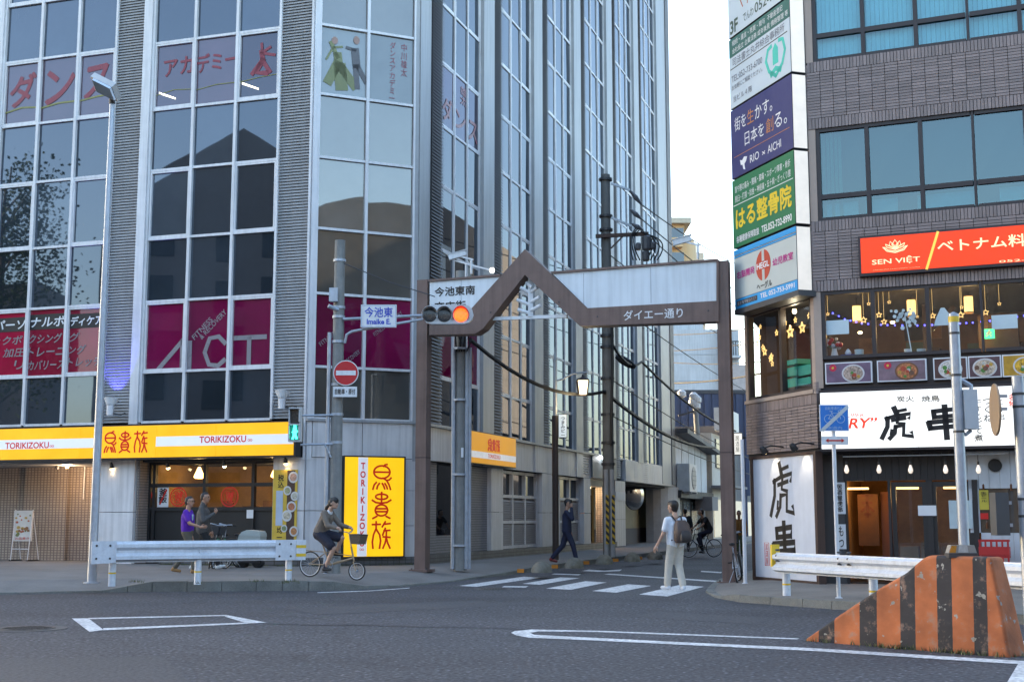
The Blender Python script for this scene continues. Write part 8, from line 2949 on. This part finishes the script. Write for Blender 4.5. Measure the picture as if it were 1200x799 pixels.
def legs(hips, knees, ankles, toes, key='bottom', shoe='shoe', r=(.098, .074, .068, .058), bare_from=None):
 caps = []
 for h, k, a, d in zip(hips, knees, ankles, toes):
  h, k, a, d = Vector(h), Vector(k), Vector(a), Vector(d)
  kk = key
  caps.append((h, k, r[0], r[1], key))
  caps.append((k, a + (k - a) * .08, r[2], r[3], key if not bare_from else 'skin'))
  heel = a + Vector((0, 0, -.045)) - d * .04
  caps.append((heel, heel + d * .17 + Vector((0, 0, -.005)), .042, .036, shoe))
  caps.append((a + Vector((0, 0, 0)), heel + d * .02, .045, .044, shoe))
 return caps
def arm(s, e, w, key='top', upto=1.0, r=(.058, .048, .044, .034), low=None):
 """sleeve covers the arm up to fraction upto of its length (1 = wrist)"""
 s, e, w = Vector(s), Vector(e), Vector(w)
 low = low or key
 if upto >= 1:
  return [(s, e, r[0], r[1], key), (e, w, r[1], r[3], key)]
 return [(s, s.lerp(e, .68), r[0] + .008, r[1] + .014, key), (s, e, r[0] * .85, r[1] * .85, 'skin'), (e, w, r[1] * .85, r[3] * .8, 'skin')]

m_skin = mat_skin('tan', (.42, .235, .155))
m_skin2 = mat_skin('pale', (.50, .31, .225))
m_hair = M('hair_black', (.012, .010, .010), .5, var=.2, vs_=60)
m_hair_g = M('hair_grey', (.022, .020, .020), .6, var=.3, vs_=60)

# man in the purple T-shirt, walking to the right
h = (0, .03, 1.62)
P = head_parts(h, (.25, 1, 0)) + [((0, 0, 1.44), (0, .02, 1.56), .058, .055, 'skin')]
P += torso((0, 0, .98), (0, .0, 1.28), .085, .128, .130)
P += [((.07, 0, .93), (-.07, 0, .93), .125, .125, 'bottom')]
P += legs([(.09, 0, .90), (-.09, 0, .90)], [(.09, .16, .50), (-.09, -.03, .50)], [(.09, .20, .10), (-.09, -.30, .13)], [(0, 1, 0), (0, 1, -.15)])
P += arm((.205, 0, 1.38), (.27, .12, 1.13), (.27, .36, 1.06), upto=.4) + arm((-.205, 0, 1.38), (-.26, -.1, 1.12), (-.24, .02, .88), upto=.4)
p0 = on_z(218, 672, PV)
def tee_print(t):
 o = MB()
 o.ball((.06, .125, 1.27), .06, 10, 6, (.8, .25, 1.3))
 o.build('shirt_print', M('print_mint', (.35, .55, .5), .6), t)
 g = MB()
 hc = Vector((0, .03, 1.62))
 f = Vector((.25, 1, 0)).normalized()
 s_ = f.cross(Vector((0, 0, 1)))
 for q in (-1, 1):
  g.torus(hc + f * .105 + s_ * .034 * q + Vector((0, 0, .012)), .024, .003, f, 12, 4)
  g.tube([hc + f * .10 + s_ * .06 * q + Vector((0, 0, .015)), hc - f * .0 + s_ * .088 * q + Vector((0, 0, .01))], .003, 4)
 g.build('glasses', m_black_frame, t)
person('man in a purple T-shirt and khaki trousers walking past the shop front', p0, R(-92), P,
 dict(skin=m_skin, hair=m_hair_g, top=M('cloth_purple', (.10, .015, .36), .8, bump=.7, bs=16, var=.12, vs_=9), bottom=M('cloth_khaki', (.115, .10, .075), .85, bump=.7, bs=16, var=.15, vs_=9), shoe=M('shoe_tan', (.30, .16, .06), .7)),
 dict(head=h, look=(.25, 1, 0), hand_r=((.27, .37, 1.05), (.0, .9, .1), (-1, 0, -.1), .7), hand_l=((-.24, .03, .865), (0, .25, -1), (1, .2, 0), .6)), 1.0, tee_print)
# man in the grey jacket just behind him
h = (0, .04, 1.64)
P = head_parts(h, (.3, 1, 0)) + [((0, 0, 1.46), (0, .02, 1.58), .062, .058, 'skin'), ((0, -.01, 1.46), (0, .0, 1.51), .075, .066, 'top')]
P += torso((0, 0, .92), (0, .01, 1.28), .09, .142, .138)
P += [((.07, 0, .92), (-.07, 0, .92), .12, .12, 'bottom')]
P += legs([(.09, 0, .90), (-.09, 0, .90)], [(.09, .22, .52), (-.09, -.02, .49)], [(.09, .40, .13), (-.09, -.22, .11)], [(0, 1, .25), (0, 1, -.1)])
P += arm((.215, 0, 1.40), (.28, .06, 1.12), (.10, .26, 1.28), r=(.066, .058, .05, .042)) + arm((-.215, 0, 1.40), (-.28, .02, 1.12), (-.26, .14, .9), r=(.066, .058, .05, .042))
person('man in a grey jacket and dark trousers walking with one hand at his chest', on_z(236, 668.5, PV), R(-88), P,
 dict(skin=m_skin, hair=m_hair_g, top=M('cloth_grey', (.085, .080, .078), .8, bump=.7, bs=16, var=.14, vs_=8), bottom=M('cloth_black', (.014, .014, .016), .85, bump=.7, bs=16, var=.15), shoe=M('shoe_white', (.62, .62, .6), .6)),
 dict(head=h, look=(.3, 1, 0), hand_r=((.085, .275, 1.295), (-.4, .4, .7), (-.4, -.8, .2), 1.2), hand_l=((-.26, .15, .885), (0, .2, -1), (1, .2, 0), .6)), 1.06)
# man in the navy suit, phone at his ear
h = (0, .05, 1.62)
lk = (.55, 1, -.12)
P = head_parts(h, lk, 'bushy') + [((0, 0, 1.44), (0, .03, 1.56), .058, .054, 'skin'), ((0, .05, 1.42), (0, .105, 1.22), .05, .05, 'shirt')]
P += torso((0, 0, .86), (0, .0, 1.28), .085, .135, .128)
P += [((.06, 0, .90), (-.06, 0, .90), .122, .122, 'bottom')]
P += legs([(.09, 0, .88), (-.09, 0, .88)], [(.09, .17, .50), (-.09, -.12, .48)], [(.10, .26, .10), (-.09, -.42, .14)], [(0, 1, .05), (0, 1, -.25)], r=(.10, .078, .072, .062))
P += arm((.205, 0, 1.39), (.27, .16, 1.20), (.16, .14, 1.50), r=(.064, .056, .05, .042)) + arm((-.205, 0, 1.39), (-.27, -.06, 1.11), (-.25, .08, .88), r=(.064, .056, .05, .042))
def suit_bits(t):
 MB().hexa([Vector((-.018, .158, 1.12)), Vector((.018, .158, 1.12)), Vector((.018, .150, 1.12)), Vector((-.018, .150, 1.12)), Vector((-.012, .115, 1.40)), Vector((.012, .115, 1.40)), Vector((.012, .105, 1.40)), Vector((-.012, .105, 1.40))]).build('tie', M('tie_dark', (.02, .02, .05), .6), t)
 MB().hexa([Vector((.112, .10, 1.54)), Vector((.125, .10, 1.54)), Vector((.125, .15, 1.52)), Vector((.112, .15, 1.52)), Vector((.108, .07, 1.66)), Vector((.12, .07, 1.66)), Vector((.12, .12, 1.65)), Vector((.108, .12, 1.65))]).build('phone', m_black_frame, t)
ps_ = on_z(664.5, 660, PV)
person('man in a navy suit and white shirt walking with a phone at his ear', ps_, R(-95), P,
 dict(skin=m_skin, hair=m_hair, top=M('cloth_navy', (.013, .017, .045), .8, bump=.7, bs=16, var=.12, vs_=8), bottom=M('cloth_navy'), shirt=M('cloth_white', (.68, .70, .74), .8, bump=.7, bs=16, var=.05), shoe=M('shoe_oxblood', (.16, .02, .02), .4)),
 dict(head=h, look=lk, hand_r=((.155, .135, 1.515), (-.25, 0, 1), (-1, 0, -.2), .9), hand_l=((-.25, .09, .87), (0, .2, -1), (1, .2, 0), .6)), 1.02, suit_bits)
# man in the white T-shirt seen from behind on the crossing
h = (-.02, .05, 1.63)
lk = (-.45, 1, 0)
P = head_parts(h, lk, 'bushy') + [((0, 0, 1.44), (0, .03, 1.56), .056, .052, 'skin')]
P += torso((0, 0, .92), (0, 0, 1.28), .082, .128, .122)
P += [((.06, 0, .94), (-.06, 0, .94), .118, .118, 'bottom')]
P += legs([(.085, 0, .90), (-.085, 0, .90)], [(.085, .03, .50), (-.085, .12, .51)], [(.09, -.10, .10), (-.09, .18, .10)], [(.25, 1, 0), (-.3, 1, 0)], r=(.105, .085, .082, .074))
P += arm((-.20, 0, 1.38), (-.27, .03, 1.11), (-.34, .16, .88), upto=.4) + arm((.20, 0, 1.38), (.26, .06, 1.12), (.18, .2, .98), upto=.4)
wm = Vector((X_at(789.5, 26.8), 26.8, .006))
def wm_bits(t):
 MB().hexa([Vector((-.345, .17, .80)), Vector((-.335, .17, .80)), Vector((-.335, .24, .80)), Vector((-.345, .24, .80)), Vector((-.345, .13, .86)), Vector((-.335, .13, .86)), Vector((-.335, .2, .86)), Vector((-.345, .2, .86))]).build('phone', m_white_print, t)
person('man in a white T-shirt and pale trousers seen from behind on the crossing', wm, R(28), P,
 dict(skin=m_skin2, hair=M('hair_brown', (.018, .013, .011), .5, var=.2, vs_=60), top=M('cloth_white2', (.70, .73, .78), .8, bump=.7, bs=16, var=.06, vs_=8), bottom=M('cloth_cream', (.55, .51, .44), .85, bump=.7, bs=16, var=.1, vs_=8), shoe=M('shoe_pale', (.6, .63, .68), .6)),
 dict(head=h, look=lk, hand_l=((-.345, .165, .865), (-.15, .5, -.8), (1, .2, 0), .5), hand_r=((.17, .21, .975), (-.3, .5, -.6), (-1, 0, 0), .8)), 1.02, wm_bits)
# his backpack
bp = thing('backpack', 'brown and black backpack on the man in the white T-shirt', 'backpack', (0, 0, 0))
m_bag = M('bag_dark', (.035, .028, .028), .6, var=.15)
m_bag2 = M('bag_brown', (.085, .055, .045), .6, var=.2, vs_=10)
bm = bmesh.new()
for z, w, d0, d1 in ((.0, .13, .02, .13), (.06, .165, .0, .20), (.24, .165, .0, .21), (.38, .14, .01, .17), (.46, .09, .03, .11)):
 pass
mb = MB()
rings = ((.0, .12, .03, .13), (.05, .165, .0, .20), (.22, .17, .0, .22), (.36, .15, .0, .18), (.45, .10, .02, .11))
vs_, fs = [], []
for z, w, d0, d1 in rings:
 for k in range(16):
  a = 2 * math.pi * k / 16
  ca, sa = math.cos(a), math.sin(a)
  e = .5
  vs_.append((w * math.copysign(abs(ca) ** e, ca), -(d0 + d1) / 2 + (d1 - d0) / 2 * math.copysign(abs(sa) ** e, sa), z))
for i in range(4):
 for k in range(16):
  fs.append((i * 16 + k, i * 16 + (k + 1) % 16, (i + 1) * 16 + (k + 1) % 16, (i + 1) * 16 + k))
fs += [tuple(range(15, -1, -1)), tuple(64 + k for k in range(16))]
mb.add([Vector(v) + Vector((0, -.125, .93)) for v in vs_], fs).build('bag_body', m_bag2, bp, smooth=True)
MB().add([Vector((v[0] * .75, v[1] * .35 - .225, .95 + v[2] * .5)) + Vector((0, -.10, 0)) for v in vs_], fs).build('front_pocket', m_bag, bp, smooth=True)
for s_ in (-1, 1):
 MB().tube([Vector((.07 * s_, -.12, 1.36)), Vector((.11 * s_, -.05, 1.455)), Vector((.12 * s_, .08, 1.42)), Vector((.125 * s_, .135, 1.28)), Vector((.15 * s_, .08, 1.08)), Vector((.15 * s_, -.10, .98))], .018, 6).build('strap', m_bag, bp)
bp.location = wm
bp.rotation_euler = (0, 0, R(28))
bp.scale = (1.02,) * 3

# cyclist on the small-wheeled bicycle
m_bike_cream = M('bike_champagne', (.36, .26, .16), .4, var=.08)
br = on_z(362.5, 675.8, PV)
yaw = R(-24)
bike('bicycle', 'champagne small-wheeled bicycle ridden by the woman in the cardigan', Vector((br.x, br.y, PV)), yaw, rr=.275, fr=.20, wb=1.17, col=m_bike_cream, basket=M('basket_brown', (.13, .10, .075), .8, var=.25, vs_=40), rack=False, saddle=(.27, .80), bar=(.93, .98), bb=(.50, .29), head=(1.0, .70, 1.08, .42), mini=True, pitch=R(2.5), steer=.1)
def b2p(x, y, z):
 """bicycle frame -> rider frame (rider faces +y, right is +x)"""
 return (-y, x, z)
h = b2p(.58, 0, 1.56)
lk = (.12, 1, -.05)
P = head_parts(h, lk, 'tail') + [(b2p(.47, 0, 1.38), b2p(.55, 0, 1.50), .05, .047, 'skin')]
for s_ in (-1, 1):
 P.append((b2p(.27, .07 * s_, .96), b2p(.42, .075 * s_, 1.26), .125, .112, 'top'))
 P.append((b2p(.42, .075 * s_, 1.26), b2p(.44, .135 * s_, 1.36), .105, .065, 'top'))
 P.append((b2p(.26, .07 * s_, .90), b2p(.30, .06 * s_, .88), .13, .13, 'bottom'))
# legs: right foot low, left knee raised
Rk, Ra = b2p(.66, -.10, .60), b2p(.46, -.11, .21)
Lk, La = b2p(.74, .10, .82), b2p(.60, .11, .52)
for hip, kn, an in ((b2p(.30, -.09, .88), Rk, Ra), (b2p(.30, .09, .90), Lk, La)):
 hv, kv, av = Vector(hip), Vector(kn), Vector(an)
 P.append((hv, hv.lerp(kv, .8), .115, .105, 'bottom'))
 P.append((hv, kv, .078, .058, 'skin'))
 P.append((kv, av, .056, .036, 'skin'))
 P.append((av + Vector((0, 0, .05)), av, .040, .040, 'sock'))
 P.append((av + Vector((0, -.04, -.045)), av + Vector((0, .13, -.05)), .040, .034, 'shoe'))
P += arm(b2p(.43, -.175, 1.33), b2p(.58, -.235, 1.08), b2p(.80, -.235, 1.04), r=(.062, .06, .055, .045))
P += arm(b2p(.43, .175, 1.33), b2p(.60, .235, 1.10), b2p(.80, .235, 1.05), r=(.062, .06, .055, .045))
P.append((b2p(.465, -.03, 1.365), b2p(.485, .03, 1.365), .05, .05, 'shirt'))
person('woman in a taupe cardigan and dark skirt riding a small-wheeled bicycle', Vector((br.x, br.y, PV + .01)), yaw - R(90), P,
 dict(skin=m_skin2, hair=m_hair, top=M('cloth_taupe', (.165, .135, .11), .85, bump=.7, bs=16, var=.12, vs_=10), bottom=M('cloth_ink', (.018, .019, .035), .8, bump=.7, bs=16, var=.15), shirt=M('cloth_white'), sock=M('cloth_ink'), shoe=M('shoe_dark', (.03, .03, .032), .6)),
 dict(head=h, look=lk, hand_r=(b2p(.80, -.24, 1.04), (0, 1, -.2), (0, -.3, -1), 1.2), hand_l=(b2p(.80, .24, 1.05), (0, 1, -.2), (0, -.3, -1), 1.2)), 1.0)

# far cyclist in black
cb = on_z(837, 652.5, 0)
cyaw = R(198)
bike('bicycle', 'black bicycle ridden by the man in the black T-shirt', Vector((cb.x, cb.y, 0)), cyaw, rr=.34, fr=.34, wb=1.06, col=m_steel_dk, saddle=(.22, .92), bar=(.80, 1.02), bb=(.44, .29), head=(.80, .86, .88, .62), steer=-.3)
h = b2p(.52, 0, 1.66)
lk = (.3, 1, -.1)
P = head_parts(h, lk) + [(b2p(.44, 0, 1.46), b2p(.5, 0, 1.6), .058, .054, 'skin')]
for s_ in (-1, 1):
 P.append((b2p(.20, .075 * s_, 1.04), b2p(.38, .085 * s_, 1.36), .125, .125, 'top'))
 P.append((b2p(.38, .085 * s_, 1.36), b2p(.40, .15 * s_, 1.44), .11, .068, 'top'))
P.append((b2p(.22, -.06, .98), b2p(.22, .06, .98), .13, .13, 'bottom'))
for s_, kn, an in ((-1, b2p(.60, -.11, .66), b2p(.42, -.11, .24)), (1, b2p(.66, .11, .84), b2p(.56, .11, .46))):
 P += legs([b2p(.24, .09 * s_, .95)], [kn], [an], [(0, 1, -.1)])
P += arm(b2p(.40, -.20, 1.42), b2p(.56, -.28, 1.22), b2p(.72, -.25, 1.08), upto=.4) + arm(b2p(.40, .20, 1.42), b2p(.56, .28, 1.22), b2p(.72, .25, 1.08), upto=.4)
person('man in a black T-shirt cycling towards the arch in the side street', Vector((cb.x, cb.y, .01)), cyaw - R(90), P,
 dict(skin=m_skin, hair=m_hair, top=M('cloth_black2', (.018, .018, .02), .85, bump=.7, bs=16, var=.2), bottom=M('cloth_ink2', (.016, .018, .04), .85, bump=.7, bs=16, var=.2), shoe=M('shoe_dark')),
 dict(head=h, look=lk, hand_r=(b2p(.73, -.25, 1.07), (0, 1, -.2), (0, -.3, -1), 1.2), hand_l=(b2p(.73, .25, 1.07), (0, 1, -.2), (0, -.3, -1), 1.2)), 1.0)
# people further down the street
def standing(label, loc, rz, mats, scale=1.0, stride=.12, lk=(0, 1, 0), face=True, r=(.066, .058, .05, .042)):
 h = (0, .04, 1.62)
 P = head_parts(h, lk) + [((0, 0, 1.44), (0, .02, 1.56), .058, .055, 'skin')]
 P += torso((0, 0, .88), (0, 0, 1.28), .088, .135, .13)
 P += [((.07, 0, .92), (-.07, 0, .92), .12, .12, 'bottom')]
 P += legs([(.09, 0, .90), (-.09, 0, .90)], [(.09, stride, .50), (-.09, 0, .50)], [(.09, stride, .10), (-.09, -stride, .11)], [(0, 1, 0), (0, 1, -.1)], r=(.10, .078, .072, .062))
 P += arm((.21, 0, 1.39), (.27, -.02, 1.11), (.26, .08, .87), r=r) + arm((-.21, 0, 1.39), (-.27, .02, 1.11), (-.26, .12, .88), r=r)
 return person(label, loc, rz, P, mats, dict(head=h, look=lk, hand_r=((.26, .085, .86), (0, .2, -1), (-1, .2, 0), .6), hand_l=((-.26, .125, .87), (0, .2, -1), (1, .2, 0), .6)), scale, None, face=face)
standing('man in a dark suit seen from behind beyond the crossing', on_z(803.5, 646.5, .10), R(-20), dict(skin=m_skin, hair=m_hair, top=M('cloth_suit_black', (.014, .015, .02), .85, bump=.7, bs=16, var=.15), bottom=M('cloth_suit_black'), shoe=M('shoe_dark')), 1.0, .1, (0, 1, 0), False)
standing('person in an orange jacket walking down the side street by the arch post', on_z(867, 652, .0), R(170), dict(skin=m_skin, hair=m_hair, top=M('cloth_orange', (.30, .13, .03), .85, bump=.7, bs=16, var=.15), bottom=M('cloth_olive', (.10, .11, .05), .85, bump=.7, bs=16), shoe=M('shoe_dark')), 1.0, .12, (0, 1, 0), True)

# ------------------------------------------------------------------ parked bicycles and grey box behind the guardrail
grp = 'bicycles parked in front of the shop window'
specs = [(247, 665, R(-60), M('bike_green', (.03, .16, .10), .4), 'green-framed bicycle parked beside the two walking men', False),
  (263, 664, R(-98), m_steel_dk, 'black bicycle with a front basket parked in front of the shop window', True),
  (279, 664, R(-112), m_steel_dk, 'black bicycle half hidden behind the light grey box', True)]
for px, py, rz_, m, lb, bk in specs:
 p = on_z(px, 664.6, PV)
 bike('bicycle', lb, p, rz_, col=m, rr=.33, fr=.33, wb=1.08, basket=bk, saddle=(.2, .84), bar=(.84, 1.08), guards=True, tilt=R(-6), steer=.35, group=grp)
grp2 = 'bicycles parked behind the arch post'
for k, (px, py, lb) in enumerate(((864, 683, 'grey bicycle parked against the cut corner, nearest the arch post'), (869, 679, 'dark bicycle parked behind the grey one at the cut corner'))):
 p = on_z(px, py, .05)
 bike('bicycle', lb, p, R(78 + 8 * k), col=m_galv if k == 0 else m_steel_dk, rr=.33, fr=.33, wb=1.06, saddle=(.2, .84), bar=(.84, 1.05), tilt=R(-7), steer=.3, basket=(k == 1), group=grp2)
c = on_z(294, 664.8, PV)
t = thing('grey_bin', 'light grey rounded plastic bin with a slot behind the guardrail', 'bin', c)
BX_ = Fac(c.x, c.y, R(98))
ol = [(-.31, .32), (.31, .32), (.31, .78), (.30, .86), (.26, .92), (-.05, .95), (-.18, .90), (-.26, .80), (-.31, .62)]
MB().fprism(BX_, [(u, PV + z) for u, z in ol], -.25, .25).build('bin_body', M('bin_grey', (.42, .46, .44), .5, var=.06), t, smooth=True)
MB().fbox(BX_, -.28, .28, PV + .12, PV + .32, -.2, .2).build('undercarriage', m_black_frame, t)
for a_ in (-.2, .2):
 MB().lathe(BX_.pt(a_, PV + .12, -.14), [(.12, 0), (.12, .28)], 14, BX_.n).build('wheel', m_black, t)
MB().fbox(BX_, -.1, .12, PV + .62, PV + .655, .25, .256).build('slot', m_black_frame, t)
MB().fprism(BX_, [(u * 1.02, PV + .72 + (z - .72) * 1.02) for u, z in ol if z > .7], -.26, .26).build('lid_rim', M('bin_grey'), t, smooth=True)
# small orange A-board beside the dark door
p = LF.pt(pA[0] - .25, PV, -.35)
t = thing('menu_board', 'small orange and black menu board leaning beside the white pillar', 'sign', p)
MF = Fac(p.x, p.y, R(125))
MB().fbox(MF, -.2, .2, PV, PV + 1.15, -.05, 0).build('board', M('board_orange', (.30, .13, .04), .7, var=.3, vs_=12), t)
for k in range(5):
 MB().fbox(MF, -.15, .15, PV + .2 + .17 * k, PV + .28 + .17 * k, .0, .006).build('print_line', m_black_print, t)

# ------------------------------------------------------------------ weeds in the joints
rnd = random.Random(11)
m_weed = M('weed_green', (.10, .11, .045), .8, var=.3, vs_=20)
def tuft(mb, p, n, s_):
 for k in range(n):
  q = p + Vector((rnd.gauss(0, s_), rnd.gauss(0, s_ * .4), 0))
  d = Vector((rnd.uniform(-.6, .6), rnd.uniform(-.6, .6), 1)).normalized() * rnd.uniform(.03, .085)
  w = Vector((rnd.uniform(-1, 1), rnd.uniform(-1, 1), 0)).normalized() * .008
  mb.add([q - w, q + w, q + d], [(0, 1, 2)])
mb = MB()
for k in range(14):
 q = on_z(rnd.choice((150, 160, 228, 238, 300, 330, 338, 345, 350)) + rnd.uniform(-6, 6), rnd.uniform(681, 683.5), PV)
 tuft(mb, q, 8, .05)
for k in range(60):
 u = rnd.uniform(u_of(LF, 195, 655), -.1)
 tuft(mb, LF.pt(u, PV, .2), 8, .08)
for k in range(26):
 tuft(mb, LC.pt(rnd.uniform(0, C_LEN), PV, .2), 8, .06)
for k in range(34):
 f = rnd.random() ** .8
 q = ba.lerp(bb2, f) + BFa.n * rnd.uniform(.0, .05)
 tuft(mb, q, 9, .05)
for k in range(16):
 tuft(mb, bb2 + Vector((rnd.uniform(0, .3), rnd.uniform(0, .5), 0)), 9, .06)
o = mb.build('weeds', m_weed, None, kind='stuff')
tag(o, 'thin weeds growing in the kerb joints and round the striped block', 'weeds')
